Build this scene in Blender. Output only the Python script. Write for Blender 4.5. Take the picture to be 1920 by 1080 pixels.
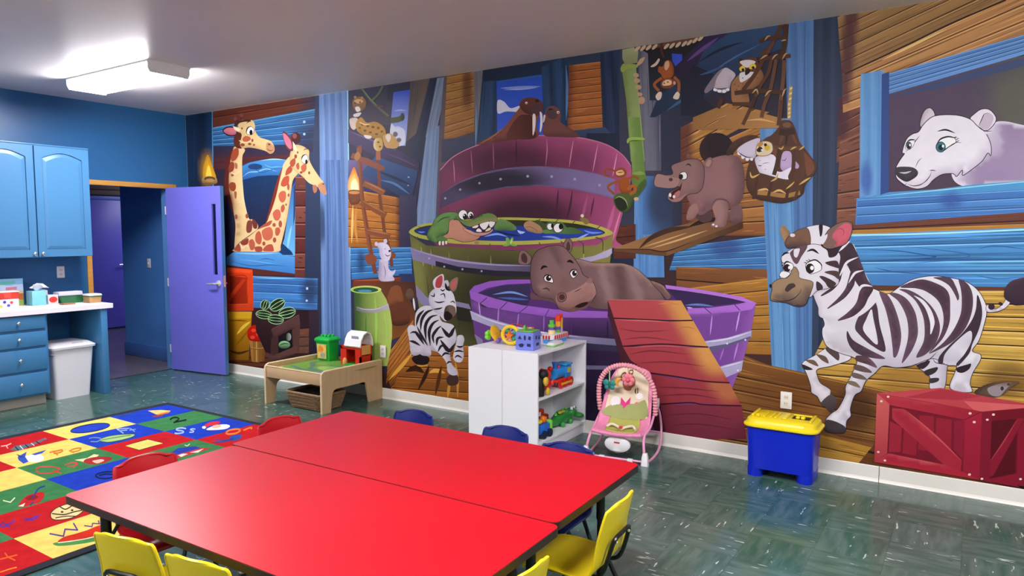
import bpy, bmesh, math, random
import numpy as np
from mathutils import Vector, Matrix
from mathutils.geometry import delaunay_2d_cdt

for o in list(bpy.data.objects):
    bpy.data.objects.remove(o)
SC = bpy.context.scene
COL = SC.collection
rnd = random.Random(7)

# ------------------------------------------------------------------ camera
FPX, YAW, PITCH, ROLL = 1338.19, 0.994300, 0.0772641, -0.000622
HC = 1.55
_F = np.array([math.sin(YAW)*math.cos(PITCH), math.cos(YAW)*math.cos(PITCH), -math.sin(PITCH)])
_R = np.cross(_F, [0, 0, 1]); _R /= np.linalg.norm(_R)
_U = np.cross(_R, _F)
_c, _s = math.cos(ROLL), math.sin(ROLL)
_R, _U = _c*_R+_s*_U, -_s*_R+_c*_U
cam_d = bpy.data.cameras.new('camera')
cam = bpy.data.objects.new('camera', cam_d)
COL.objects.link(cam)
cam_d.sensor_width = 36.0
cam_d.sensor_fit = 'HORIZONTAL'
cam_d.lens = 36.0*FPX/1920.0
cam_d.clip_start = 0.05
cam_d.clip_end = 100
cam.matrix_world = Matrix(((_R[0], _U[0], -_F[0], 0), (_R[1], _U[1], -_F[1], 0), (_R[2], _U[2], -_F[2], HC), (0, 0, 0, 1)))
SC.camera = cam

# ------------------------------------------------------------------ world, exposure (all light comes from the ceiling fixtures)
w = bpy.data.worlds.new('world'); SC.world = w
w.use_nodes = True
w.node_tree.nodes['Background'].inputs[0].default_value = (0.05, 0.055, 0.065, 1)
w.node_tree.nodes['Background'].inputs[1].default_value = 0.3
SC.view_settings.view_transform = 'Standard'
SC.view_settings.look = 'None'
SC.view_settings.gamma = 1.0
SC.view_settings.use_curve_mapping = False
SC.view_settings.exposure = 0.0
SC.cycles.use_denoising = True
SC.cycles.max_bounces = 8
SC.cycles.diffuse_bounces = 5
SC.cycles.sample_clamp_indirect = 6.0
LAMP_POWER = 74.0     # radiance of the lamp diffusers

# ------------------------------------------------------------------ dimensions
XW, YB, H = 4.9035, 7.6308, 2.8872      # long mural wall, back wall, ceiling height
XL, YF = -2.4, -3.2                     # wall left of / behind the camera

def lin1(v):
    v = v/255.0
    return v/12.92 if v <= 0.04045 else ((v+0.055)/1.055)**2.4
def hexl(h):
    h = h.lstrip('#')
    return np.array([lin1(int(h[i:i+2], 16)) for i in (0, 2, 4)])
def rgba(h):
    return tuple(hexl(h))+(1.0,)

# ------------------------------------------------------------------ materials
MATS = {}
def mat(name, col, rough=0.5, metal=0.0, spec=0.5, var=0.06, scale=6.0, bump=0.0, bscale=60.0, coat=0.0, emit=None, trans=0.0, stretch=None, sss=0.0):
    if name in MATS:
        return MATS[name]
    m = bpy.data.materials.new(name); m.use_nodes = True
    nt = m.node_tree; N = nt.nodes; Lk = nt.links
    b = N['Principled BSDF']
    c = rgba(col)
    tc = N.new('ShaderNodeTexCoord')
    mp = N.new('ShaderNodeMapping'); Lk.new(tc.outputs['Object'], mp.inputs[0])
    if stretch: mp.inputs['Scale'].default_value = stretch
    if var > 0:
        nz = N.new('ShaderNodeTexNoise'); nz.inputs['Scale'].default_value = scale; nz.inputs['Detail'].default_value = 4
        Lk.new(mp.outputs[0], nz.inputs['Vector'])
        mx = N.new('ShaderNodeMix'); mx.data_type = 'RGBA'
        mx.inputs['A'].default_value = tuple(max(0, x*(1-var*1.6)) for x in c[:3])+(1,)
        mx.inputs['B'].default_value = tuple(min(1, x*(1+var*1.6)) for x in c[:3])+(1,)
        Lk.new(nz.outputs['Fac'], mx.inputs['Factor']); Lk.new(mx.outputs['Result'], b.inputs['Base Color'])
    else:
        b.inputs['Base Color'].default_value = c
    b.inputs['Roughness'].default_value = rough
    b.inputs['Metallic'].default_value = metal
    b.inputs['Specular IOR Level'].default_value = spec
    if coat: b.inputs['Coat Weight'].default_value = coat; b.inputs['Coat Roughness'].default_value = 0.15
    if trans: b.inputs['Transmission Weight'].default_value = trans
    if bump:
        bn = N.new('ShaderNodeTexNoise'); bn.inputs['Scale'].default_value = bscale; bn.inputs['Detail'].default_value = 3
        Lk.new(mp.outputs[0], bn.inputs['Vector'])
        bp = N.new('ShaderNodeBump'); bp.inputs['Strength'].default_value = bump; bp.inputs['Distance'].default_value = 0.004
        Lk.new(bn.outputs['Fac'], bp.inputs['Height']); Lk.new(bp.outputs[0], b.inputs['Normal'])
    if emit:
        b.inputs['Emission Color'].default_value = rgba(emit[0]); b.inputs['Emission Strength'].default_value = emit[1]
    MATS[name] = m
    return m

# ------------------------------------------------------------------ object helpers
def link(o, parent=None):
    COL.objects.link(o)
    if parent is not None: o.parent = parent
    return o
def tag(o, label=None, cat=None, group=None, kind=None):
    if label: o['label'] = label
    if cat: o['category'] = cat
    if group: o['group'] = group
    if kind: o['kind'] = kind
    return o
def thing(name, label, cat, loc=(0, 0, 0), rz=0.0, group=None):
    o = bpy.data.objects.new(name, None); link(o)
    o.empty_display_size = 0.05
    o.location = loc; o.rotation_euler = (0, 0, rz)
    return tag(o, label, cat, group)
def copy_tree(o, parent=None):
    c = o.copy(); COL.objects.link(c)
    if parent is not None: c.parent = parent
    for ch in list(o.children): copy_tree(ch, c)
    return c

def catmull(P, closed=False, step=None, n=6):
    P = np.asarray(P, float); m = len(P)
    if m < 3 and not closed: 
        k = n if step is None else max(2, int(np.linalg.norm(P[-1]-P[0])/step))
        t = np.linspace(0, 1, k+1)[:, None]
        return P[0]*(1-t)+P[-1]*t
    out = []
    rng = range(m) if closed else range(m-1)
    for i in rng:
        p1, p2 = P[i], P[(i+1) % m]
        p0 = P[(i-1) % m] if (closed or i > 0) else 2*p1-p2
        p3 = P[(i+2) % m] if (closed or i+2 < m) else 2*p2-p1
        k = n if step is None else max(1, min(24, int(math.ceil(np.linalg.norm(p2-p1)/step))))
        for j in range(k):
            t = j/k
            out.append(0.5*((2*p1)+(-p0+p2)*t+(2*p0-5*p1+4*p2-p3)*t*t+(-p0+3*p1-3*p2+p3)*t**3))
    if not closed: out.append(P[-1])
    return np.array(out)

class B:
    """collects shapes into one bmesh, then links it as one mesh object"""
    def __init__(s): s.bm = bmesh.new()
    def box(s, a, b, bev=0.0, seg=2, M=None):
        r = bmesh.ops.create_cube(s.bm, size=1.0); vs = r['verts']
        a = Vector(a); b = Vector(b); c = (a+b)/2; d = b-a
        for v in vs: v.co = Vector((v.co.x*d.x, v.co.y*d.y, v.co.z*d.z))+c
        if bev > 0:
            es = set(e for v in vs for e in v.link_edges)
            res = bmesh.ops.bevel(s.bm, geom=list(es), offset=bev, segments=seg, profile=0.5, affect='EDGES')
            vs = list(set(v for f in res['faces'] for v in f.verts) | set(v for v in vs if v.is_valid))
        if M is not None: bmesh.ops.transform(s.bm, matrix=M, verts=vs)
        return s
    def prism(s, pts, axis, lo, hi, M=None):
        """polygon in the plane normal to axis ('x': (y,z), 'y': (x,z), 'z': (x,y)), extruded lo..hi"""
        def mk(p, h):
            return {'x': (h, p[0], p[1]), 'y': (p[0], h, p[1]), 'z': (p[0], p[1], h)}[axis]
        n = len(pts)
        P = [Vector(p) for p in pts]
        A = [s.bm.verts.new(mk(p, lo)) for p in pts]; Bv = [s.bm.verts.new(mk(p, hi)) for p in pts]
        res = delaunay_2d_cdt(P, [], [list(range(n))], 1, 1e-7)
        vv, ff, orig = res[0], res[2], res[3]
        mp = [o[0] if o else None for o in orig]
        for f in ff:
            ids = [mp[i] for i in f]
            if None in ids: continue
            for L in (A, Bv):
                try: s.bm.faces.new([L[i] for i in ids])
                except ValueError: pass
        for i in range(n):
            j = (i+1) % n
            s.bm.faces.new((A[i], A[j], Bv[j], Bv[i]))
        if M is not None: bmesh.ops.transform(s.bm, matrix=M, verts=A+Bv)
        return s
    def lathe(s, prof, c=(0, 0, 0), n=20, M=None, sx=1.0, sy=1.0):
        rings = []
        for r, z in prof:
            if r < 1e-6: rings.append([s.bm.verts.new((c[0], c[1], c[2]+z))])
            else: rings.append([s.bm.verts.new((c[0]+sx*r*math.cos(2*math.pi*k/n), c[1]+sy*r*math.sin(2*math.pi*k/n), c[2]+z)) for k in range(n)])
        for a, b in zip(rings[:-1], rings[1:]):
            for k in range(n):
                l = (k+1) % n
                if len(a) == 1 and len(b) == 1: break
                if len(a) == 1: s.bm.faces.new((a[0], b[k], b[l]))
                elif len(b) == 1: s.bm.faces.new((a[k], a[l], b[0]))
                else: s.bm.faces.new((a[k], a[l], b[l], b[k]))
        if M is not None: bmesh.ops.transform(s.bm, matrix=M, verts=[v for r in rings for v in r])
        return s
    def ball(s, c, r, n=14, m=8, sc=(1, 1, 1), M=None):
        prof = [(math.sin(math.pi*i/m), -math.cos(math.pi*i/m)) for i in range(m+1)]
        T = Matrix.Translation(Vector(c)) @ (M or Matrix()) @ Matrix.Diagonal((r*sc[0], r*sc[1], r*sc[2], 1))
        return s.lathe(prof, n=n, M=T)
    def cyl(s, p, q, r, n=14, r2=None):
        p = Vector(p); q = Vector(q); d = q-p; L = d.length
        T = Matrix.Translation(p) @ d.to_track_quat('Z', 'Y').to_matrix().to_4x4()
        r2 = r if r2 is None else r2
        return s.lathe([(0, 0), (r, 0), (r2, L), (0, L)], n=n, M=T)
    def tube(s, pts, r, n=8, smooth=True, closed=False, k=5):
        P = catmull(pts, closed, n=k) if smooth else np.asarray(pts, float)
        P = [Vector(p) for p in P]; m = len(P); rr = r if hasattr(r, '__len__') else None
        rings = []; up = None
        for i in range(m):
            if closed: t = P[(i+1) % m]-P[i-1]
            else: t = P[min(i+1, m-1)]-P[max(i-1, 0)]
            t.normalize()
            if up is None:
                up = Vector((0, 0, 1)) if abs(t.z) < 0.9 else Vector((1, 0, 0))
            u = (up-t*up.dot(t)); u.normalize(); v = t.cross(u); up = u
            ri = np.interp(i/(m-1), np.linspace(0, 1, len(rr)), rr) if rr else r
            rings.append([s.bm.verts.new(P[i]+u*(ri*math.cos(2*math.pi*k2/n))+v*(ri*math.sin(2*math.pi*k2/n))) for k2 in range(n)])
        prs = list(zip(rings[:-1], rings[1:]))
        if closed: prs.append((rings[-1], rings[0]))
        for a, b in prs:
            for k2 in range(n):
                l = (k2+1) % n
                s.bm.faces.new((a[k2], a[l], b[l], b[k2]))
        if not closed:
            s.bm.faces.new(rings[0][::-1]); s.bm.faces.new(rings[-1])
        return s
    def quad(s, a, b, c, d):
        s.bm.faces.new([s.bm.verts.new(p) for p in (a, b, c, d)]); return s
    def sheet(s, G, closed_u=False):
        """grid of points G[i][j]"""
        V = [[s.bm.verts.new(p) for p in row] for row in G]
        for i in range(len(V)-1):
            for j in range(len(V[0])-1):
                s.bm.faces.new((V[i][j], V[i+1][j], V[i+1][j+1], V[i][j+1]))
            if closed_u: s.bm.faces.new((V[i][-1], V[i+1][-1], V[i+1][0], V[i][0]))
        return s
    def obj(s, name, m, parent=None, smooth=True, loc=None, rz=None, solid=None, sub=0, label=None, kind=None):
        bmesh.ops.recalc_face_normals(s.bm, faces=s.bm.faces)
        me = bpy.data.meshes.new(name); s.bm.to_mesh(me); s.bm.free()
        if isinstance(m, (list, tuple)):
            for x in m: me.materials.append(x)
        else: me.materials.append(m)
        if smooth:
            me.polygons.foreach_set('use_smooth', [True]*len(me.polygons))
            me.set_sharp_from_angle(angle=math.radians(38))
        o = bpy.data.objects.new(name, me); link(o, parent)
        if loc is not None: o.location = loc
        if rz is not None: o.rotation_euler = (0, 0, rz)
        if solid:
            md = o.modifiers.new('solid', 'SOLIDIFY'); md.thickness = solid; md.offset = 0
        if sub:
            md = o.modifiers.new('sub', 'SUBSURF'); md.levels = sub; md.render_levels = sub
        if label: o['label'] = label
        if kind: o['kind'] = kind
        return o
def T(x, y, z): return Matrix.Translation((x, y, z))
def RZ(a): return Matrix.Rotation(a, 4, 'Z')
def RX(a): return Matrix.Rotation(a, 4, 'X')
def RY(a): return Matrix.Rotation(a, 4, 'Y')
def rrect(x0, y0, x1, y1, r, n=5):
    out = []
    for cx, cy, a0 in ((x1-r, y1-r, 0), (x0+r, y1-r, 90), (x0+r, y0+r, 180), (x1-r, y0+r, 270)):
        for k in range(n+1):
            a = math.radians(a0+90*k/n); out.append((cx+r*math.cos(a), cy+r*math.sin(a)))
    return out
# ================================================================== THE ROOM
m_blue = mat('wall_blue_paint', '#236094', 0.38, var=0.05, scale=1.5, bump=0.03, bscale=180)
m_hall = mat('hall_blue_paint', '#4a84cc', 0.45, var=0.04, scale=1.5)
m_ceil = mat('ceiling_paint', '#efe8e6', 0.42, var=0.04, scale=1.2, bump=0.04, bscale=120)
m_plain = mat('plaster_back', '#c9c5bd', 0.6, var=0.03)
m_purple = mat('door_purple', '#6c6cd2', 0.32, var=0.03, scale=3)
m_purple2 = mat('door_purple_deep', '#6a62d2', 0.4, var=0.03, scale=3)
m_trimwood = mat('trim_oak', '#c08a3e', 0.4, var=0.16, scale=5, stretch=(1, 1, 9))
m_base = mat('baseboard_vinyl', '#eae6de', 0.35, var=0.04, scale=4)
m_chrome = mat('chrome', '#efece4', 0.3, metal=0.65, var=0.0)
m_white = mat('white_plastic', '#e6e4e2', 0.35, var=0.02)
m_dark = mat('black_plastic', '#0c0c0f', 0.45, var=0.0)
m_edge = mat('door_edge_blue', '#3f78b0', 0.4, var=0.04)

# floor: vinyl composition tiles
def floor_material(name, c1, c2, chip, dark, amt=1.0):
    m = bpy.data.materials.new(name); m.use_nodes = True
    nt = m.node_tree; N = nt.nodes; L = nt.links; b = N['Principled BSDF']
    def math_(op, a, bb=None, c=None):
        n = N.new('ShaderNodeMath'); n.operation = op
        for i, v in enumerate((a, bb, c)):
            if v is None: continue
            if isinstance(v, (int, float)): n.inputs[i].default_value = v
            else: L.new(v, n.inputs[i])
        return n.outputs[0]
    g = N.new('ShaderNodeNewGeometry'); sp = N.new('ShaderNodeSeparateXYZ'); L.new(g.outputs['Position'], sp.inputs[0])
    x, y = sp.outputs[0], sp.outputs[1]
    ix = math_('FLOOR', math_('DIVIDE', x, 0.305)); iy = math_('FLOOR', math_('DIVIDE', y, 0.305))
    par = math_('FLOORED_MODULO', math_('ADD', ix, iy), 2.0)
    inv = math_('SUBTRACT', 1.0, par)
    u = math_('ADD', math_('MULTIPLY', x, par), math_('MULTIPLY', y, inv))
    v = math_('ADD', math_('MULTIPLY', y, par), math_('MULTIPLY', x, inv))
    def vec(a, bb, c):
        n = N.new('ShaderNodeCombineXYZ')
        for i, q in enumerate((a, bb, c)):
            if isinstance(q, (int, float)): n.inputs[i].default_value = q
            else: L.new(q, n.inputs[i])
        return n.outputs[0]
    tid = math_('ADD', math_('MULTIPLY', ix, 3.7), math_('MULTIPLY', iy, 7.3))
    def noise(vx, detail=2.0, rough=0.5):
        n = N.new('ShaderNodeTexNoise'); n.inputs['Scale'].default_value = 1.0; n.inputs['Detail'].default_value = detail
        n.inputs['Roughness'].default_value = rough
        L.new(vx, n.inputs['Vector']); return n.outputs['Fac']
    def step(val, lo, hi):
        n = N.new('ShaderNodeMapRange'); n.interpolation_type = 'SMOOTHSTEP'
        L.new(val, n.inputs[0]); n.inputs[1].default_value = lo; n.inputs[2].default_value = hi; return n.outputs[0]
    s1 = step(noise(vec(math_('MULTIPLY', u, 9.0), math_('MULTIPLY', v, 42.0), tid), 2.0, 0.5), 0.668, 0.71)
    s2 = step(noise(vec(math_('MULTIPLY', u, 9.0), math_('MULTIPLY', v, 50.0), math_('ADD', tid, 41.3)), 2.0), 0.745, 0.79)
    fade = step(noise(vec(math_('MULTIPLY', x, 2.4), math_('MULTIPLY', y, 2.4), 3.1), 2.0), 0.30, 0.55)
    s1 = math_('MULTIPLY', math_('MULTIPLY', s1, fade), amt)
    soft = noise(vec(math_('MULTIPLY', u, 5.0), math_('MULTIPLY', v, 26.0), math_('ADD', tid, 9.0)), 4.0)
    wn = N.new('ShaderNodeTexWhiteNoise'); wn.noise_dimensions = '2D'; L.new(vec(ix, iy, 0.0), wn.inputs['Vector'])
    def mix(f, a, bb):
        n = N.new('ShaderNodeMix'); n.data_type = 'RGBA'
        if isinstance(f, (int, float)): n.inputs['Factor'].default_value = f
        else: L.new(f, n.inputs['Factor'])
        for k, q in (('A', a), ('B', bb)):
            if isinstance(q, tuple): n.inputs[k].default_value = q
            else: L.new(q, n.inputs[k])
        return n.outputs['Result']
    base = mix(math_('MULTIPLY', wn.outputs['Value'], 0.8), rgba(c1), rgba(c2))
    base = mix(step(soft, 0.3, 0.75), base, mix(0.10, base, rgba(chip)))
    base = mix(math_('MULTIPLY', s2, 0.75), base, rgba(dark))
    base = mix(math_('MULTIPLY', s1, 0.85), base, rgba(chip))
    L.new(base, b.inputs['Base Color'])
    b.inputs['Roughness'].default_value = 0.17
    b.inputs['Specular IOR Level'].default_value = 0.5
    bn = N.new('ShaderNodeTexNoise'); bn.inputs['Scale'].default_value = 6.0; L.new(g.outputs['Position'], bn.inputs['Vector'])
    bp = N.new('ShaderNodeBump'); bp.inputs['Strength'].default_value = 0.06; bp.inputs['Distance'].default_value = 0.02
    L.new(bn.outputs['Fac'], bp.inputs['Height']); L.new(bp.outputs[0], b.inputs['Normal'])
    return m
m_tile = floor_material('floor_tile_green', '#2c5448', '#42605a', '#c4d2c8', '#182622')
m_grout = mat('floor_bed', '#22332d', 0.7, var=0.05)
m_halltile = floor_material('hall_tile_brown', '#5e5450', '#716564', '#a89c94', '#3a322f', 0.5)

fl = B().box((XL, YF, -0.08), (XW, YB+0.065, -0.003)).obj('floor', m_grout, smooth=False, kind='structure')
TS = 0.305
tile_me = None
def project(P):
    d = np.asarray(P, float)-np.array([0, 0, HC])
    z = d @ _F
    return 960+FPX*(d @ _R)/z, 540-FPX*(d @ _U)/z, z
tiles = []
for i in range(int(math.floor(XL/TS)), int(math.ceil(XW/TS))):
    for j in range(int(math.floor(YF/TS)), int(math.ceil(YB/TS))):
        x0, x1 = max(i*TS, XL), min((i+1)*TS, XW); y0, y1 = max(j*TS, YF), min((j+1)*TS, YB)
        if x1-x0 < 0.01 or y1-y0 < 0.01: continue
        cx, cy = (x0+x1)/2, (y0+y1)/2
        px, py, pz = project((cx, cy, 0))
        vis = pz > 0.5 and -40 < px < 1960 and 380 < py < 1120
        onrug = x1 < 3.67 and 3.56 < y0 and y1 < 6.13
        undertab = 1.35 < x0 and x1 < 2.6 and 1.5 < y0 and y1 < 2.9
        full = (x1-x0 > TS-0.001 and y1-y0 > TS-0.001)
        tiles.append((0 if (vis and not onrug and not undertab) else 1, pz if pz > 0 else 99, x0, y0, x1, y1, full))
tiles.sort(key=lambda t: (t[0], t[1]))
rest = B(); nt_ = 0
gp = 0.0004
for k, (f, z, x0, y0, x1, y1, full) in enumerate(tiles):
    if f == 0 and nt_ < 300:
        if full:
            if tile_me is None:
                o = B().box((gp, gp, -0.003), (TS-gp, TS-gp, 0.0)).obj('floor_tile', m_tile, fl, smooth=False); tile_me = o.data
            else:
                o = link(bpy.data.objects.new('floor_tile', tile_me), fl)
            o.location = (x0, y0, 0)
        else:
            o = B().box((gp, gp, -0.003), (x1-x0-gp, y1-y0-gp, 0.0)).obj('floor_tile', m_tile, fl, smooth=False); o.location = (x0, y0, 0)
        nt_ += 1
    else:
        rest.box((x0+gp, y0+gp, -0.003), (x1-gp, y1-gp, 0.0))
rest.obj('floor_tile_field', m_tile, fl, smooth=False, kind='stuff')

B().box((XL-0.12, YF-0.12, H), (XW+0.12, YB+0.13, H+0.1)).obj('ceiling', m_ceil, smooth=False, kind='structure')
B().box((XW, YF, 0), (XW+0.12, YB, H)).obj('wall_right', m_plain, smooth=False, kind='structure')
B().box((XL-0.12, YF, 0), (XL, YB, H)).obj('wall_left', m_plain, smooth=False, kind='structure')
B().box((XL-0.12, YF-0.12, 0), (XW+0.12, YF, H)).obj('wall_front', m_plain, smooth=False, kind='structure')
DX0, DX1, DZ = 3.80, 4.675, 2.045
wb = B()
wb.box((XL-0.12, YB, 0), (DX0, YB+0.13, H)).box((DX1, YB, 0), (XW+0.12, YB+0.13, H)).box((DX0, YB, DZ), (DX1, YB+0.13, H))
wb.obj('wall_back', m_blue, smooth=False, kind='structure')

# oak door casing and painted jamb
tr = B().box((DX0-0.05, YB-0.018, DZ-0.002), (DX1+0.075, YB-0.0005, DZ+0.05), 0.004).obj('trim_1', m_trimwood, kind='structure', label='oak head casing over the doorway')
B().box((DX0-0.05, YB-0.018, 0), (DX0, YB-0.0005, DZ-0.003), 0.004).obj('trim_2', m_trimwood, kind='structure', label='oak side casing of the doorway')
jb = B().box((DX1-0.022, YB-0.02, 0.001), (DX1, YB+0.13, DZ)).box((DX1-0.022, YB-0.018, 0.001), (DX1+0.05, YB-0.0005, DZ-0.002))
jb.obj('trim_3', mat('jamb_blue', '#5688c8', 0.4, var=0.03), smooth=False, kind='structure', label='light blue painted door jamb')

# vinyl cove baseboards
def base_prof(): return [(0, 0), (0.016, 0), (0.010, 0.010), (0.006, 0.02), (0.006, 0.094), (0.004, 0.098), (0, 0.098)]
bbr = bpy.data.objects.new('baseboard_right', None); link(bbr); tag(bbr, 'off-white vinyl cove baseboard under the mural', kind='structure')
for y0, y1 in ((YF+0.01, 0.4495), (0.453, 3.9), (3.9015, YB-0.01)):
    B().prism([(XW-0.0125-a, z) for a, z in base_prof()], 'y', y0, y1).obj('baseboard_section', m_base, bbr, smooth=False)
B().prism([(YB-0.001-a, z) for a, z in base_prof()], 'x', DX1+0.055, XW-0.03).obj('baseboard_back', mat('baseboard_blue', '#3a78b4', 0.4), smooth=False, kind='structure')

# ------------------------------------------------------------------ hallway beyond the doorway
B().box((2.6, YB+0.065, -0.08), (8.2, 11.8, -0.001)).obj('floor_hall', m_halltile, smooth=False, kind='structure')
B().box((2.6, YB+0.13, 2.6), (8.2, 11.8, 2.7)).obj('ceiling_hall', m_ceil, smooth=False, kind='structure')
B().box((4.905, YB+0.131, 0), (8.2, 9.085, 2.6)).obj('wall_hall_right', m_hall, smooth=False, kind='structure')
B().box((2.5, YB+0.131, 0), (2.6, 11.75, 2.6)).obj('wall_hall_left', m_hall, smooth=False, kind='structure')
B().box((8.2, 9.085, 0), (8.3, 11.75, 2.6)).obj('wall_hall_end', m_hall, smooth=False, kind='structure')
B().box((2.5, 11.75, 0), (8.3, 11.85, 2.6)).obj('wall_hall_back', m_hall, smooth=False, kind='structure')
m_hallbase = mat('hall_baseboard_blue', '#4470b8', 0.4)
B().box((4.887, YB+0.14, 0), (4.9045, 9.10, 0.165), 0.004).obj('baseboard_hall', m_hallbase, kind='structure')
d2 = bpy.data.objects.new('door_2', None); link(d2); d2.location = (5.62, 11.745, 0); tag(d2, 'deep purple flush door at the far end of the hallway', kind='structure')
B().box((0, -0.045, 0.02), (0.82, 0, 2.075), 0.003).obj('door_leaf', m_purple2, d2)
B().box((-0.06, -0.03, 2.08), (0.88, 0.0, 2.145), 0.004).obj('door_head_frame', mat('hall_frame', '#5c6ec8', 0.4), d2)
hd = B().lathe([(0, 0), (0.032, 0), (0.032, 0.012), (0, 0.014)], M=T(0.735, -0.045, 1.04) @ RX(math.pi/2)).obj('door_lever', m_chrome, d2)
B().tube([(0.735, -0.06, 1.04), (0.735, -0.1, 1.04), (0.70, -0.105, 1.04), (0.61, -0.105, 1.035)], 0.011).obj('lever_handle', m_chrome, hd)
m_darkwood = mat('dark_plank', '#5a3d2a', 0.5, var=0.25, scale=4, stretch=(1.2, 8, 8))
for k in range(3):
    o = tag(B().box((5.3, 11.66-0.02*k, 2.15+0.085*k), (7.3, 11.749, 2.233+0.085*k), 0.008).obj('wood_plank', m_darkwood), ['lowest','middle','highest'][k]+' of three dark brown planks above the hallway door', 'plank', 'dark planks above the hallway door')

# light switch in the hall
def wall_plate(name, label, M, toggles):
    t = thing(name, label, 'outlet' if 'outlet' in name else 'switch')
    t.matrix_world = M
    B().box((-0.036, -0.006, -0.057), (0.036, 0, 0.057), 0.003).obj('cover_plate', m_white, t)
    if toggles:
        B().box((-0.006, -0.018, -0.012), (0.006, -0.006, 0.012), 0.002).obj('toggle', m_white, t)
    else:
        for dz in (-0.021, 0.021):
            s = B().prism(rrect(-0.015, dz-0.014, 0.015, dz+0.014, 0.006), 'y', -0.008, -0.006).obj('socket', mat('socket_ivory', '#d9d5ce', 0.4, var=0.0), t)
            b = B()
            for dx in (-0.006, 0.006): b.box((dx-0.0012, -0.0085, dz-0.005), (dx+0.0012, -0.0079, dz+0.005))
            b.obj('slot', m_dark, s, smooth=False)
    return t
wall_plate('light_switch', 'pale light switch on the blue hallway wall', T(4.9047, 8.49, 1.18) @ RZ(-math.pi/2), True)
wall_plate('wall_outlet', 'white outlet on the blue wall above the counter', T(3.497, YB-0.0003, 1.163), False)
wall_plate('wall_outlet', 'white outlet plate on the mural behind the blue toy bin', T(XW-0.0122, 1.015, 0.443) @ RZ(-math.pi/2), False)
wall_plate('wall_outlet', 'white outlet plate on the mural behind the play table', T(XW-0.0122, 4.62, 0.443) @ RZ(-math.pi/2), False)

# ------------------------------------------------------------------ open classroom door
hx, hy = 4.652, 7.602
ex, ey = 4.764, 6.778
ang = math.atan2(ey-hy, ex-hx)
Wd = math.hypot(ex-hx, ey-hy)
d1 = bpy.data.objects.new('door_1', None); link(d1); d1.location = (hx, hy, 0); d1.rotation_euler = (0, 0, ang)
tag(d1, 'open violet classroom door with a narrow window slot', kind='structure')
# local x along the leaf from the hinge, local y: -y faces the room side seen in the photo
ws0, ws1, wz0, wz1 = Wd-0.135, Wd-0.075, 1.10, 1.86
lf = B()
lf.box((0.0, -0.044, 0.012), (ws0, 0, 2.05)).box((ws1, -0.044, 0.012), (Wd-0.004, 0, 2.05)).box((ws0, -0.044, 0.012), (ws1, 0, wz0)).box((ws0, -0.044, wz1), (ws1, 0, 2.05))
lf.obj('door_leaf', m_purple, d1, smooth=False)
B().box((Wd-0.004, -0.0435, 0.012), (Wd, -0.0005, 2.05)).obj('door_edge', m_edge, d1, smooth=False, label='blue painted lock edge')
B().box((ws0, -0.026, wz0), (ws1, -0.018, wz1)).obj('window_pane', mat('slot_glass', '#0a1230', 0.08, var=0.0), d1, smooth=False, label='dark narrow glass slot')
B().box((Wd-0.0005, -0.036, 0.97), (Wd+0.001, -0.008, 1.09)).obj('latch_plate', m_chrome, d1, smooth=False)
for sgn, y0 in ((-1, -0.044), (1, 0.0)):
    z = 1.005
    r = B().lathe([(0, 0), (0.034, 0), (0.034, 0.008), (0.024, 0.014), (0, 0.014)], M=T(Wd-0.062, y0, z) @ RX(math.pi/2*(1 if sgn < 0 else -1))).obj('lever_rose', m_chrome, d1)
    y1 = y0+sgn*0.055
    B().tube([(Wd-0.062, y0, z), (Wd-0.062, y1, z), (Wd-0.08, y1+sgn*0.006, z), (Wd-0.175, y1+sgn*0.004, z-0.004)], [0.011, 0.011, 0.011, 0.008]).obj('lever_handle', m_chrome, r)
for z in (0.25, 1.0, 1.8):
    B().cyl((-0.006, -0.05, z-0.045), (-0.006, -0.05, z+0.045), 0.007, 10).obj('hinge', m_chrome, d1)

# ------------------------------------------------------------------ ceiling fixtures (fluorescent wraparounds)
m_lens = mat('lamp_lens', '#ffffff', 0.4, var=0.0, emit=('#fdf9fb', LAMP_POWER))
m_cap = mat('lamp_end_cap', '#f4f4f8', 0.4, var=0.02)
def fixture(cx, cy, label, rz=0.0, zc=H):
    t = thing('ceiling_light', label, 'ceiling light', (cx, cy, zc), rz, 'fluorescent ceiling lights')
    L2 = 0.635
    B().box((-0.178, -L2, -0.015), (0.181, L2, 0.0)).obj('base_pan', m_cap, t, smooth=False)
    prof = [(-0.165, -0.0155), (-0.163, -0.055), (-0.15, -0.082), (0.15, -0.082), (0.163, -0.055), (0.165, -0.0155)]
    B().prism(prof, 'y', -L2+0.014, L2-0.014).obj('diffuser', m_lens, t, smooth=False)
    for s in (-1, 1):
        a, b = sorted((s*L2, s*(L2-0.014)))
        B().prism([(-0.176, -0.0151), (-0.174, -0.06), (-0.157, -0.092), (0.157, -0.092), (0.174, -0.06), (0.176, -0.0151)], 'y', a, b).obj('end_cap', m_cap, t, smooth=False)
    return t
fixture(3.36, 6.055, 'bright white ceiling light above the doorway side of the room')
fixture(1.5, 1.3, 'ceiling light over the near side of the red tables')
fixture(2.3, -1.1, 'ceiling light in the room behind the camera')
fixture(-0.8, 3.7, 'ceiling light over the far left of the counter side')
hl = fixture(7.5, 10.3, 'ceiling light in the hallway', zc=2.6)
for c_ in hl.children:
    if c_.name.startswith('diffuser'): c_.data.materials[0] = mat('hall_lamp_lens', '#ffffff', 0.4, var=0.0, emit=('#fdf9fb', LAMP_POWER*0.3))
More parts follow.
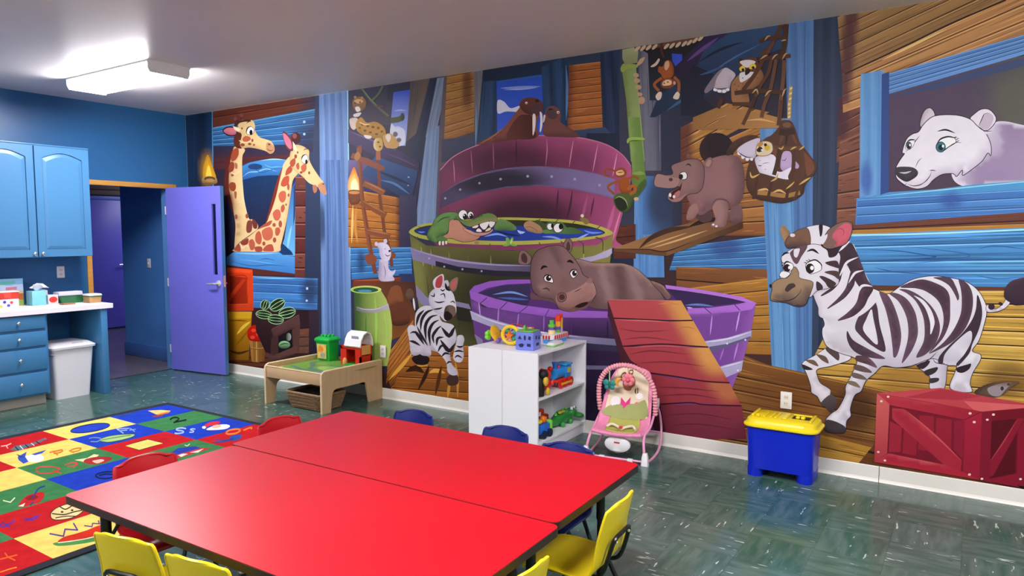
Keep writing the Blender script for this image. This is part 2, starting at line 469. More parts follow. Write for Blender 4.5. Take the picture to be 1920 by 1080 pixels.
# ================================================================== FLAT PRINT ENGINE (mural on the wall, print on the rug)
# Shapes are listed in picture coordinates and laid onto a real plane (wall or rug) as coloured polygons.
def ray_dirs(px):
    px = np.asarray(px, float)
    return _F[None]*FPX+_R[None]*(px[:, :1]-960)+_U[None]*(540-px[:, 1:2])
def wall_map(px, off):
    d = ray_dirs(px); t = XW/d[:, 0]
    y = np.clip(t*d[:, 1], -1.0, YB-0.002); z = np.clip(HC+t*d[:, 2], 0.03, H-0.0015)
    return np.stack([XW-off, y, z], -1) if hasattr(off, '__len__') else np.stack([np.full(len(y), XW-off), y, z], -1)
RUGZ = 0.009
RUG = (0.0, 3.555, 3.665, 6.13)
def rug_map(px, off):
    d = ray_dirs(px); t = (RUGZ-HC)/d[:, 2]
    return np.stack([np.clip(t*d[:, 0], RUG[0]+0.055, RUG[2]-0.055), np.clip(t*d[:, 1], RUG[1]+0.06, RUG[3]-0.085), np.full(len(t), RUGZ+off) if not hasattr(off, '__len__') else RUGZ+off], -1)

class Painter:
    def __init__(s, mapper, step0=1.2e-5):
        s.map = mapper; s.parts = {}; s.order = []; s.cur = None; s.layer = 5.0; s.mods = []; s.fr = (0, 0, 1); s.dl = step0; s.rng = np.random.RandomState(5); s.tone = 1.0; s.gam = 1.0
    def part(s, name, label=None):
        s.cur = name
        if name not in s.parts: s.parts[name] = {'v': [], 'f': [], 'c': [], 'n': 0, 'label': label}; s.order.append(name)
    def add(s, V, F, Cc, off=None):
        p = s.parts[s.cur]
        V = np.asarray(V, float); Cc = np.asarray(Cc, float)
        for md in s.mods:
            if md[0] == 'e':
                _, cx, cy, rx, ry, col, am = md
                q = np.sqrt(((V[:, 0]-cx)/rx)**2+((V[:, 1]-cy)/ry)**2)
            else:
                _, x1, y1, x2, y2, wd, col, am = md
                a = np.array([x1, y1]); b = np.array([x2, y2])-a
                t = np.clip(((V-a) @ b)/(b @ b), 0, 1)
                q = np.linalg.norm(V-a-t[:, None]*b, axis=1)/wd
            wgt = np.clip(1.5-1.5*q, 0, 1); wgt = am*wgt*wgt*(3-2*wgt)
            Cc = Cc*(1-wgt[:, None])+col*wgt[:, None]
        Cc = s.tone*np.clip(Cc, 0, 1)**s.gam
        W = s.map(V, (s.layer if off is None else off)*s.dl)
        p['v'].append(W); p['c'].append(Cc); p['f'] += [tuple(i+p['n'] for i in f) for f in F]; p['n'] += len(V)
    def up(s): s.layer += 1
    # ---- shapes
    def poly(s, P, base, grad=None, ks=(), step=None):
        P = np.asarray(P, float)
        bb = P.max(0)-P.min(0); size = max(bb.max(), 1)
        if step is None: step = min(9.0, max(2.0, size/9))
        flat = grad is None and not ks and not s.mods
        out = []
        for i in range(len(P)):
            a, b = P[i], P[(i+1) % len(P)]
            k = 1 if flat else max(1, int(np.linalg.norm(b-a)/step))
            for j in range(k): out.append(a+(b-a)*j/k)
        P2 = np.array(out)
        pts = [Vector(q) for q in P2]
        if not flat:
            xs = np.arange(P[:, 0].min(), P[:, 0].max(), step); ys = np.arange(P[:, 1].min(), P[:, 1].max(), step*0.87)
            gx, gy = np.meshgrid(xs, ys); gx = gx+(np.arange(len(ys)) % 2)[:, None]*step/2
            G = np.stack([gx.ravel(), gy.ravel()], -1)
            ins = np.zeros(len(G), bool); x0, y0 = P2[:, 0], P2[:, 1]; x1, y1 = np.roll(x0, -1), np.roll(y0, -1)
            for i in range(len(P2)):
                c = ((y0[i] > G[:, 1]) != (y1[i] > G[:, 1]))
                xi = (x1[i]-x0[i])*(G[:, 1]-y0[i])/((y1[i]-y0[i]) or 1e-9)+x0[i]
                ins ^= c & (G[:, 0] < xi)
            G = G[ins]
            if len(G):
                d, _ = s.bdist(G, P2); G = G[d > step*0.45]
            pts += [Vector(q) for q in G]
        n = len(P2)
        r = delaunay_2d_cdt(pts, [], [list(range(n))], 1, 1e-6)
        V = np.array([tuple(v) for v in r[0]]); F = [tuple(f) for f in r[2]]
        if len(F) == 0: return
        C = np.repeat(base[None], len(V), 0)
        if grad is not None:
            g2, ang = grad; dv = np.array([math.cos(math.radians(ang)), math.sin(math.radians(ang))])
            q = V @ dv; qb = P2 @ dv
            t = np.clip((q-qb.min())/max(1e-6, qb.max()-qb.min()), 0, 1)[:, None]
            C = C*(1-t)+g2*t
        if ks:
            d, nv = s.bdist(V, P2)
            for col, ang, wd, am in ks:
                if ang is None: dirw = 1.0
                else:
                    dv = np.array([math.cos(math.radians(ang)), math.sin(math.radians(ang))])
                    cen = P2.mean(0)
                    bn = nv/np.maximum(1e-6, np.linalg.norm(nv, axis=1))[:, None]
                    onb = d < 0.3
                    cn = V-cen; cn = cn/np.maximum(1e-6, np.linalg.norm(cn, axis=1))[:, None]
                    bn = np.where(onb[:, None], cn, bn)
                    dirw = np.clip(bn @ dv*1.2+0.1, 0, 1)
                wgt = (am*np.clip(1-d/wd, 0, 1)*dirw)[:, None]
                C = C*(1-wgt)+col*wgt
        s.add(V, F, C); s.up()
    @staticmethod
    def bdist(V, P):
        A = P; Bq = np.roll(P, -1, 0); best = np.full(len(V), 1e9); bn = np.zeros((len(V), 2))
        for a, b in zip(A, Bq):
            e = b-a; L = e @ e
            t = np.clip(((V-a) @ e)/L, 0, 1) if L > 1e-12 else np.zeros(len(V))
            q = a+t[:, None]*e-V; dd = np.linalg.norm(q, axis=1)
            m = dd < best; best[m] = dd[m]; bn[m] = q[m]
        return best, bn
    def stroke(s, P, col, w, taper=0, smooth=True, closed=False, off=None, bump=True):
        P = np.asarray(P, float)
        Q = catmull(P, closed, step=max(1.2, w*0.9)) if smooth else P
        if closed: Q = np.vstack([Q, Q[:1]])
        m = len(Q)
        if m < 2: return
        t = np.gradient(Q, axis=0); t /= np.maximum(1e-9, np.linalg.norm(t, axis=1))[:, None]
        if closed: tt = t[0]+t[-1]; tt /= max(1e-9, np.linalg.norm(tt)); t[0] = t[-1] = tt
        nrm = np.stack([-t[:, 1], t[:, 0]], -1)
        u = np.linspace(0, 1, m)
        prof = np.ones(m) if taper == 0 else (np.maximum(0.05, np.sin(np.pi*u))**0.7 if taper == 1 else np.maximum(0.08, 1-u**1.5))
        h = nrm*(w*0.5*prof)[:, None]
        V = np.vstack([Q+h, Q-h]); F = [(i, i+1, m+i+1, m+i) for i in range(m-1)]
        s.add(V, F, np.repeat(np.asarray(col)[None], len(V), 0), off)
        if bump and off is None: s.up()
    def grid(s, C4, cols, nu, nv):
        """bilinear quad TL TR BR BL; cols(u,v) -> n x 3"""
        TL, TR, BR, BL = [np.asarray(c, float) for c in C4]
        u, v = np.meshgrid(np.linspace(0, 1, nu+1), np.linspace(0, 1, nv+1)); u = u.ravel(); v = v.ravel()
        V = (TL*(1-u)[:, None]+TR*u[:, None])*(1-v)[:, None]+(BL*(1-u)[:, None]+BR*u[:, None])*v[:, None]
        F = [(j*(nu+1)+i, j*(nu+1)+i+1, (j+1)*(nu+1)+i+1, (j+1)*(nu+1)+i) for j in range(nv) for i in range(nu)]
        s.add(V, F, cols(u, v)); s.up()
    def planks(s, C4, c1, c2, n, q, seam, lite):
        TL, TR, BR, BL = [np.asarray(c, float) for c in C4]; R = s.rng
        cuts = np.linspace(0, 1, n+1); 
        if n > 1: cuts[1:-1] += R.uniform(-0.12, 0.12, n-1)/n
        L = max(np.linalg.norm(TR-TL), np.linalg.norm(BR-BL)); Ht = max(np.linalg.norm(BL-TL), np.linalg.norm(BR-TR))
        for k in range(n):
            a, b = cuts[k], cuts[k+1]
            q4 = [TL+(BL-TL)*a, TR+(BR-TR)*a, TR+(BR-TR)*b, TL+(BL-TL)*b]
            base = c1+(c2-c1)*R.uniform()
            s.grid(q4, lambda u, v: base[None]*(1.10-0.24*v)[:, None], max(2, int(L/9)), 3)
        l0 = s.layer
        for k in range(n):
            a, b = cuts[k], cuts[k+1]
            base = c1+(c2-c1)*R.uniform()
            for _ in range(q):
                v = a+(b-a)*R.uniform(0.08, 0.95); u0 = R.uniform(-0.1, 0.85); ln = R.uniform(0.15, 0.55)
                u1 = min(1.0, u0+ln); u0 = max(0.0, u0)
                if u1-u0 < 0.05: continue
                um = (u0+u1)/2; dv = (b-a)*R.uniform(-0.06, 0.06)
                pp = lambda u, vv: (TL*(1-u)+TR*u)*(1-vv)+(BL*(1-u)+BR*u)*vv
                dk = R.uniform() < 0.62
                c = base*R.uniform(0.45, 0.8) if dk else np.minimum(1, base*R.uniform(1.2, 1.6))
                s.stroke([pp(u0, v), pp(um, np.clip(v+dv, 0, 1)), pp(u1, v)], c, max(0.8, Ht/n*R.uniform(0.03, 0.09)), 1, off=s.layer+R.uniform(0, 0.9))
        s.up()
        for k in range(n+1):
            a = cuts[k]; A_ = TL+(BL-TL)*a; B_ = TR+(BR-TR)*a
            mid = (A_+B_)/2+(BL-TL)*R.uniform(-0.02, 0.02)/n
            if 0 < k < n and seam is not None: s.stroke([A_, mid, B_], seam, max(1.3, Ht/n*0.07), 0, off=s.layer)
            if k < n and lite is not None:
                dn = (BL-TL)/max(1e-6, np.linalg.norm(BL-TL))*max(1.5, Ht/n*0.09)
                s.stroke([A_+dn, mid+dn, B_+dn], lite, max(1.0, Ht/n*0.05), 0, off=s.layer+0.4)
        s.up()
    def folds(s, C4, c1, c2, n, q):
        TL, TR, BR, BL = [np.asarray(c, float) for c in C4]; R = s.rng
        ph = R.uniform(0, 6.28, 3); c1, c2 = c1*0.85+c2*0.15, c2*0.82+c1*0.18
        def cols(u, v):
            f = 0.5+0.3*np.sin(2*np.pi*n*u+ph[0]+0.7*np.sin(3*v+ph[1]))+0.12*np.sin(2*np.pi*n*2.3*u+ph[2]+v)
            f = np.clip(f, 0, 1)[:, None]
            return c1*(1-f)+c2*f
        W = max(np.linalg.norm(TR-TL), np.linalg.norm(BR-BL)); L = max(np.linalg.norm(BL-TL), np.linalg.norm(BR-TR))
        s.grid(C4, cols, max(6, int(n*9)), max(6, int(L/10)))
        for _ in range(q):
            u = R.uniform(0.04, 0.96); v0 = R.uniform(-0.1, 0.8); v1 = min(1, v0+R.uniform(0.2, 0.6)); v0 = max(0, v0)
            pp = lambda uu, v: (TL*(1-uu)+TR*uu)*(1-v)+(BL*(1-uu)+BR*uu)*v
            c = (c1*0.9 if R.uniform() < 0.5 else np.minimum(1, c2*1.02))
            s.stroke([pp(u, v0), pp(np.clip(u+R.uniform(-0.03, 0.03), 0, 1), (v0+v1)/2), pp(u, v1)], c, W*R.uniform(0.015, 0.05), 1, off=s.layer+R.uniform(0, 0.9))
        s.up()
    # ---- text format
    def run(s, txt):
        for ln in txt.strip().splitlines():
            ln = ln.strip()
            if not ln or ln.startswith('%'): continue
            if ln[0] == '@': s.fr = tuple(float(x) for x in ln[1:].split()); continue
            if ln[0] == '!':
                a = ln[1:].split('|'); s.part(a[0].strip(), a[1].strip() if len(a) > 1 else None); continue
            if ln[0] == '+': s.part(ln[1:].strip()+'#%d' % len(s.order)); continue
            ox, oy, sc = s.fr
            if ln[0] == 'M':
                t = ln.split()
                if t[1] == '0': s.mods = []; continue
                if t[1] == 'e': s.mods.append(('e', ox+float(t[2])/sc, oy+float(t[3])/sc, float(t[4])/sc, float(t[5])/sc, hexl(t[6]), float(t[7])))
                else: s.mods.append(('l', ox+float(t[2])/sc, oy+float(t[3])/sc, ox+float(t[4])/sc, oy+float(t[5])/sc, float(t[6])/sc, hexl(t[7]), float(t[8])))
                continue
            head, pts = ln.split(':'); h = head.split(); ty = h[0]
            num = np.array([float(x) for x in pts.split()])
            cols = []; grad = None; ks = []; outl = None; w = 2.0; n = 4; q = 6; seam = None; lite = None; step = None
            for a in h[1:]:
                if a[0] == '#': cols.append(hexl(a))
                elif a[0] == 'g': c, an = a[1:].split(','); grad = (hexl(c), float(an))
                elif a[0] == 'k':
                    c, an, wd, am = a[1:].split(','); ks.append((hexl(c), None if an == '*' else float(an), float(wd)/sc, float(am)))
                elif a[0] == 'o': c, wd = a[1:].split(','); outl = (hexl(c), float(wd)/sc)
                elif a[0] == 'w': w = float(a[1:])/sc
                elif a[0] == 'n': n = int(a[1:])
                elif a[0] == 'q': q = int(a[1:])
                elif a[0] == 's': seam = hexl(a[1:])
                elif a[0] == 'i': lite = hexl(a[1:])
                elif a[0] == 'z': step = float(a[1:])
            if ty in 'EY':
                for c0 in range(0, len(num), 5 if (len(num) % 5 == 0 and len(num) % 4) or 'r' in h else 4):
                    r5 = (len(num) % 5 == 0 and len(num) % 4) or 'r' in h
                    cx, cy, rx, ry = num[c0:c0+4]; rot = math.radians(num[c0+4]) if r5 else 0.0
                    nn = 26 if max(rx, ry)/sc > 6 else 14
                    an = np.linspace(0, 2*np.pi, nn, endpoint=False)
                    ex_, ey_ = rx*np.cos(an), ry*np.sin(an)
                    P = np.stack([ox+(cx+ex_*math.cos(rot)-ey_*math.sin(rot))/sc, oy+(cy+ex_*math.sin(rot)+ey_*math.cos(rot))/sc], -1)
                    s.poly(P, cols[0], grad, ks, step)
                    if outl: s.stroke(P, outl[0], outl[1], 0, False, True)
                    if ty == 'Y':
                        for kk in (-0.55, 0.0, 0.55):
                            tt = np.linspace(-0.95, 0.95, 7); xx = rx*tt; yy = ry*kk*np.sqrt(1-tt**2)*1.1
                            Q = np.stack([ox+(cx+xx*math.cos(rot)-yy*math.sin(rot))/sc, oy+(cy+xx*math.sin(rot)+yy*math.cos(rot))/sc], -1)
                            s.stroke(Q, cols[1], ry*0.52/sc, 1)
                continue
            P = num.reshape(-1, 2)/sc+np.array([ox, oy])
            if ty == 'P' or ty == 'S':
                if ty == 'S': P = catmull(P, True, step=max(1.5, 3.0 if np.ptp(P, 0).max() > 40 else 1.5))
                s.poly(P, cols[0], grad, ks, step)
                if outl: s.stroke(P, outl[0], outl[1], 0, False, True)
            elif ty == 'L': s.stroke(P, cols[0], w, 0)
            elif ty == 'Z':
                for i_ in range(len(P)-1):
                    e_ = P[i_+1]-P[i_]; e_ = e_/max(1e-6, np.linalg.norm(e_))*w*0.3
                    s.stroke([P[i_]-e_, P[i_+1]+e_], cols[0], w, 0, False)
            elif ty == 'T': s.stroke(P, cols[0], w, 1)
            elif ty == 'D': s.stroke(P, cols[0], w, 2)
            elif ty == 'W': s.planks(P, cols[0], cols[1], n, q, seam, lite)
            elif ty == 'C': s.folds(P, cols[0], cols[1], n, q)
            elif ty == 'F':
                c4 = cols if len(cols) == 4 else [cols[0], cols[0], cols[-1], cols[-1]]
                s.grid(P, lambda u, v: (c4[0]*(1-u)[:, None]+c4[1]*u[:, None])*(1-v)[:, None]+(c4[3]*(1-u)[:, None]+c4[2]*u[:, None])*v[:, None], 20, 14)
    def build(s, m, parent):
        for nm in s.order:
            p = s.parts[nm]
            if not p['v']: continue
            V = np.vstack(p['v']); C = np.vstack(p['c'])
            nm = nm.split('#')[0]; me = bpy.data.meshes.new(nm); me.from_pydata(V.tolist(), [], p['f'])
            at = me.color_attributes.new('print', 'FLOAT_COLOR', 'POINT')
            at.data.foreach_set('color', np.hstack([np.clip(C, 0, 1), np.ones((len(C), 1))]).astype(np.float32).ravel())
            me.materials.append(m)
            o = link(bpy.data.objects.new(nm, me), parent)
            if p['label']: o['label'] = p['label']

def print_material(name, rough, spec, var, bump):
    m = bpy.data.materials.new(name); m.use_nodes = True
    nt = m.node_tree; N = nt.nodes; L = nt.links; b = N['Principled BSDF']
    a = N.new('ShaderNodeAttribute'); a.attribute_name = 'print'
    g = N.new('ShaderNodeNewGeometry')
    nz = N.new('ShaderNodeTexNoise'); nz.inputs['Scale'].default_value = 14; nz.inputs['Detail'].default_value = 5
    L.new(g.outputs['Position'], nz.inputs['Vector'])
    mr = N.new('ShaderNodeMapRange'); mr.inputs[1].default_value = 0.3; mr.inputs[2].default_value = 0.7; mr.inputs[3].default_value = 1-var; mr.inputs[4].default_value = 1+var
    L.new(nz.outputs['Fac'], mr.inputs[0])
    vm = N.new('ShaderNodeVectorMath'); vm.operation = 'SCALE'; L.new(a.outputs['Color'], vm.inputs[0]); L.new(mr.outputs[0], vm.inputs['Scale'])
    L.new(vm.outputs[0], b.inputs['Base Color'])
    b.inputs['Roughness'].default_value = rough; b.inputs['Specular IOR Level'].default_value = spec
    if bump:
        bn = N.new('ShaderNodeTexNoise'); bn.inputs['Scale'].default_value = 350; L.new(g.outputs['Position'], bn.inputs['Vector'])
        bp = N.new('ShaderNodeBump'); bp.inputs['Strength'].default_value = bump; bp.inputs['Distance'].default_value = 0.004
        L.new(bn.outputs['Fac'], bp.inputs['Height']); L.new(bp.outputs[0], b.inputs['Normal'])
    return m
# ================================================================== THE MURAL
MURAL_A = '''
! painted_backdrop | painted wooden ship interior with blue posts and brown planks
@ 0 0 1
F #20263e #2a3148 #5a3a26 #4a2a26 : 338 190 2500 -190 2500 1140 338 720
% --- left end
M e 389 318 20 44 #b88a30 .8
C #0e1526 #24466f n1 q8 : 344 195 399 195 402 705 344 705
M 0
L #4f90ba w2.2 : 398 206 399 300 401 420
M e 610 190 60 60 #2e3450 .8
W #5c2c1e #6c3826 n2 q7 s#3c1a14 i#7d4a34 : 399 200 606 168 606 206 399 240
M 0
M e 600 265 75 55 #2a2e48 .9
M e 450 290 80 26 #2a2c46 .75
W #4480b0 #34649c n5 q9 s#234672 i#7ab4d8 : 399 239 602 202 598 274 400 277
M 0
E #9fc0e0 : 570.5 228.5 2.6 2.6 570.5 251.5 2.4 2.4
F #2c2e48 #30324c #3a2638 #4a2a34 : 400 274 600 270 600 300 400 302
W #5c3030 #4a2428 n2 q4 : 400 297 600 288 600 312 400 318
P #12365e g#2c1f2e,90 : 425 308 566 308 560 480 425 480
@ 340 190 6
P #4a8cc4 g#24508a,90 : 600 770 760 690 900 660 1040 648 1165 655 1320 670 1330 860 1160 832 1000 832 850 842 690 885 600 905
T #9ad0f0 w12 : 900 664 1040 651 1165 659
T #8cc4ea w10 : 690 850 760 800 860 790 960 760 1080 790
T #2c5a94 w10 : 700 790 820 760 900 800 1060 760 1150 760
T #6aaade w10 : 920 700 1000 740 1100 735 1160 745
E #24406e : 830 735 80 34
@ 400 340 6
P #2f4f88 g#6aaede,90 : 870 90 935 -20 918 838 735 838 800 640 850 300
P #204070 : 905 60 935 -10 918 400 900 500
T #86c4ea w26 : 880 500 850 650 830 800
P #1c3a66 : 780 700 880 790 900 830 780 830 740 800
W #5a2a28 #75443a n9 q3 s#2c1416 i#a06c54 : 925 -60 1060 -60 1052 1500 915 1500
@ 0 0 1
F #323c58 #34405e #2c3850 #2a3450 : 574 285 604 285 606 700 570 700
F #3a4460 #34405e #323c58 #343e5c : 592 172 606 170 606 300 586 300
M e 600 420 26 60 #2c3c58 .85
C #44649c #88a8d8 n4 q16 : 598 166 653 160 668 700 604 700
M 0
C #3a588e #7898cc n3 q10 : 607 300 640 300 652 700 614 700
L #98d4ec w3.6 : 652 160 654 300 658 480 664 580 670 700
% window sill below giraffes
@ 400 340 6
P #5a9ad4 g#3f7cc0,90 : 150 850 230 795 740 795 790 835 918 845 918 1040 690 1010 440 980 150 940
T #8ec4ee w16 : 230 805 500 815 740 805
T #30609c w10 : 200 900 420 950 640 940 860 960
T #2c5a96 w8 : 520 880 600 870 700 890
T #7ab4e4 w8 : 300 880 480 900 700 930
P #5c2e28 : 150 940 440 985 690 1012 918 1042 918 1062 450 1052 150 1000
@ 420 490 5.4
M e 870 300 130 210 #2c3856 .85
W #4a86c6 #3f6fae n4 q10 s#2c508c i#7ab4e2 : 280 145 950 172 945 495 280 470
M 0
T #8cc8ec w10 : 295 165 500 172 720 176
E #b8ccec : 842 275 12 14 838 398 12 12
F #3a2228 #2c1c26 #3a2020 #4a2618 : 280 470 960 495 960 1100 280 1100
W #6a4a3c #7a4c38 n3 q4 s#2a1818 : 740 690 860 680 860 930 740 930
F #3c2a36 #3a2c3a #2c2430 #2a2230 : 860 490 960 490 960 1100 860 1100
W #5a3220 #6c3c24 n4 q5 s#2a140e : 0 930 500 930 500 1120 0 1120
! painted_torch | painted flaming torch near the room corner
@ 340 190 6
S #f0c030 k#c88018,*,60,.7 : 255 870 245 760 270 660 300 600 340 700 370 780 385 870
S #ffe45a : 280 860 285 780 310 720 335 800 340 865
S #c8a868 g#7a5a30,90 : 250 850 380 850 395 925 250 925
E #6a4a24 : 320 872 62 26
E #b8945a : 322 888 50 20
! painted_crates | painted orange and yellow crates stacked by the door
@ 420 490 5.4
P #c83a18 g#e0481e,0 : 30 60 290 85 300 500 30 505
P #e8542a : 30 60 290 85 288 120 30 110
P #7a2010 g#a83014,0 : 60 150 235 165 235 435 60 440
P #c03c18 : 60 330 190 180 225 185 60 400
L #8a2410 w6 : 60 150 235 165 236 436
P #d8481e : 240 120 292 110 300 480 242 470
P #d04420 : 40 440 300 430 300 498 40 505
L #f07040 w5 : 40 438 240 432
P #c89018 g#8a5a14,90 : 40 508 285 508 250 1000 40 1000
P #d8a828 : 45 515 285 510 270 580 50 580
T #e8c848 w30 : 130 740 200 660 270 610
T #7a5210 w12 : 60 600 180 600 240 605
T #8a6218 w20 : 110 860 200 760 240 700
T #4a2c10 w26 : 50 900 150 930 260 900
! painted_apple_basket | painted basket heaped with red apples
P #b8823c g#6a4420,0 : 258 790 432 788 410 1005 345 1025 280 1015
L #7a5222 w6 : 300 800 308 1010
L #e0b468 w7 : 330 800 332 1015
L #7a5222 w6 : 365 800 362 1015
L #8a5c28 w8 : 265 880 345 892 425 880
L #c89450 w7 : 268 870 345 882 425 870
S #c4200f k#7a0e08,90,50,.8 : 265 800 235 740 250 680 300 645 350 660 400 710 420 760 428 798 350 812
E #ee4a34 : 300 700 24 18 350 740 26 18 390 770 20 14 290 770 24 18
! painted_melon_crate | painted dark crate filled with striped watermelons
P #3a2428 g#2a181c,90 : 310 560 480 690 510 780 510 970 430 940 330 720
P #1e161a : 545 760 700 680 700 900 545 950
E #9cd49a g#2c4a30,90 : 612 845 58 40
T #2a4430 w10 : 560 850 612 832 665 838
E #a8b8a8 g#303c34,180 : 655 765 26 40
P #5c3e3c k#3a2424,90,30,.7 : 478 690 762 536 772 640 500 785
P #4c302f : 478 780 552 750 552 960 470 975
P #5a3c38 : 690 690 772 640 760 910 700 915
P #64443f k#3a2424,90,24,.7 : 425 918 500 955 745 848 742 925 560 1000 470 1000 430 965
L #7a5a54 w5 : 480 690 760 540
Y #b0dca4 #22301e r : 540 440 85 58 -32 415 440 52 46 -70 405 540 85 44 8 640 520 88 56 -14 525 588 82 50 6
! painted_giraffe | painted giraffe holding its head high
@ 400 340 6
S #d6ba88 k#6a3020,180,70,.9 k#e8d4a8,0,40,.6 : 240 -390 195 -300 165 -180 150 -70 148 20 165 120 200 240 235 380 250 500 245 620 240 760 290 700 430 590 500 530 495 470 450 425 410 430 385 370 365 290 345 180 335 60 327 -50 325 -180 330 -290 355 -360
T #5e2416 w50 : 230 -390 180 -260 155 -100 150 40 170 160 200 260 232 380
S #9a4a30 : 230 -360 280 -370 285 -300 250 -240 205 -230 200 -290
S #8a4028 : 195 -215 235 -205 230 -130 185 -100 170 -150
S #a86a48 : 245 -210 272 -190 268 -140 245 -150
S #8a4228 : 175 40 205 10 245 20 255 70 235 110 195 100
S #9a5a3c : 235 120 262 120 262 180 245 195
E #8a5238 : 258 400 16 30 380 390 18 28 215 -70 18 16
S #7a4034 : 385 450 430 440 440 480 430 560 390 580 370 540
S #6a3430 : 440 420 495 470 490 530 450 520
L #e0c8a0 w9 : 200 -100 240 -80 300 -110
@ 340 190 6
S #d8bc86 k#8a5a3a,120,60,.5 : 650 225 720 208 800 215 830 270 830 330 880 400 960 430 1010 450 1050 520 1040 570 1000 590 950 560 860 535 760 520 690 530 640 500 640 440 650 380 640 300
S #4a2418 : 600 250 620 200 650 220 700 210 780 205 770 225 700 232 650 250 610 300 595 290
E #7a4a44 : 610 195 20 24 676 155 20 24
L #5a2c20 w16 : 612 215 625 250
L #5a2c20 w16 : 676 175 670 220
S #3a2030 : 465 330 500 290 570 280 640 300 650 330 620 380 560 395 500 375
S #d07888 k#8a4a58,90,40,.6 : 478 332 520 300 590 300 620 330 610 370 560 380 510 365
P #f0e0b8 : 580 280 640 295 670 320 640 345 600 320
S #5a2a1c : 600 390 650 350 680 380 660 480 680 530 620 520 590 470
S #b06040 : 690 420 720 390 770 400 780 430 740 455 700 450
E #8a4a30 : 800 440 12 18 818 490 14 10 770 480 20 14 690 490 26 18 684 305 9 12
L #ecd8a8 w8 : 650 440 690 460 740 460 790 440
S #f8f8f8 o#3a2c28,5 : 735 360 750 305 785 285 815 310 815 345 800 370 770 375
E #181010 : 785 350 18 30
T #2a1810 w9 : 728 360 745 300 790 278
T #3a2014 w10 : 732 250 760 228 790 225
S #b88a64 : 960 470 1000 470 1050 520 1030 575 1000 585 960 550
E #6a3a28 : 990 485 14 10
T #4a2818 w7 : 960 530 1000 555 1040 545
! painted_giraffe_lowered | painted giraffe with a lowered head
@ 400 340 6
S #dcbc8c k#a87850,0,30,.3 : 235 760 300 690 430 590 500 540 600 460 640 350 690 180 730 0 770 -130 800 -210 880 -280 960 -120 900 -20 880 80 860 220 830 420 800 560 760 720 735 790 500 792 235 788
T #7a2c1c w36 : 590 470 640 330 690 160 730 0 780 -160
S #b05a42 : 480 590 520 560 545 620 540 690 510 710 475 670
S #b8644a : 545 570 580 530 640 515 670 560 665 630 620 665 570 650
S #b8604a : 670 360 710 315 750 330 760 390 730 440 690 430
S #b46048 : 735 150 770 110 815 120 815 200 780 240 745 210
S #b05a44 : 700 530 740 520 755 560 730 610 700 600
S #a85640 : 765 280 795 260 805 310 780 350 760 330
S #b05c44 : 400 680 440 650 470 700 460 760 420 770
S #a04c38 : 235 770 290 705 310 760 300 788
S #8a4030 : 310 690 390 640 390 700 340 720
S #a85040 : 560 780 600 720 660 710 680 760 670 788
S #a04c3c : 470 740 540 735 550 785 480 788
S #a05040 : 500 540 590 470 660 440 640 490 560 520
E #9a5040 : 685 490 20 22 755 480 20 40 690 660 20 30 570 700 18 24 845 60 14 40 848 155 12 20 820 262 10 14
S #a85038 : 790 -40 850 -60 850 20 800 60 760 40
S #a04a34 : 830 -140 880 -180 890 -120 850 -80 810 -70
L #f0d8b0 w9 : 300 700 330 750 370 720 400 740
T #4a2018 w8 : 230 770 300 690 430 595 500 540
@ 340 190 6
S #dcc08c k#9a6a48,200,40,.5 : 1240 540 1290 490 1360 500 1410 530 1440 560 1440 650 1480 740 1560 860 1600 910 1630 1000 1635 1045 1600 1045 1560 1000 1530 960 1440 920 1370 850 1290 790 1240 740 1220 640
S #6a3434 : 1140 350 1170 345 1240 420 1260 520 1250 560 1200 540 1160 460
S #cc7488 : 1145 365 1175 370 1230 440 1245 520 1220 535 1170 470
S #4a2020 : 1240 380 1290 350 1335 380 1340 450 1290 480 1250 450
E #8a4a48 : 1275 390 26 30
P #f0dcb0 : 1255 450 1290 500 1300 560 1260 540
S #a05038 : 1240 660 1280 640 1285 700 1250 740 1220 700
S #b4604a : 1350 730 1400 700 1410 760 1380 800 1355 780
S #a85a40 : 1290 720 1320 690 1330 750 1310 770
E #8a4a34 : 1310 575 10 14 1288 620 16 24 1350 800 16 14 1440 805 12 18
S #f8f8f8 o#3a2c28,5 : 1352 670 1370 620 1405 600 1425 630 1425 680 1400 700 1370 690
E #181010 : 1408 680 14 28
T #2a1810 w9 : 1350 670 1365 615 1410 592
T #3a2014 w9 : 1375 555 1400 535 1425 545
S #c08a68 : 1540 940 1600 915 1630 1000 1632 1045 1590 1040 1550 990
S #a8705a : 1480 950 1520 945 1530 1000 1505 1035 1485 1010
E #6a3a30 : 1598 930 10 8
'''
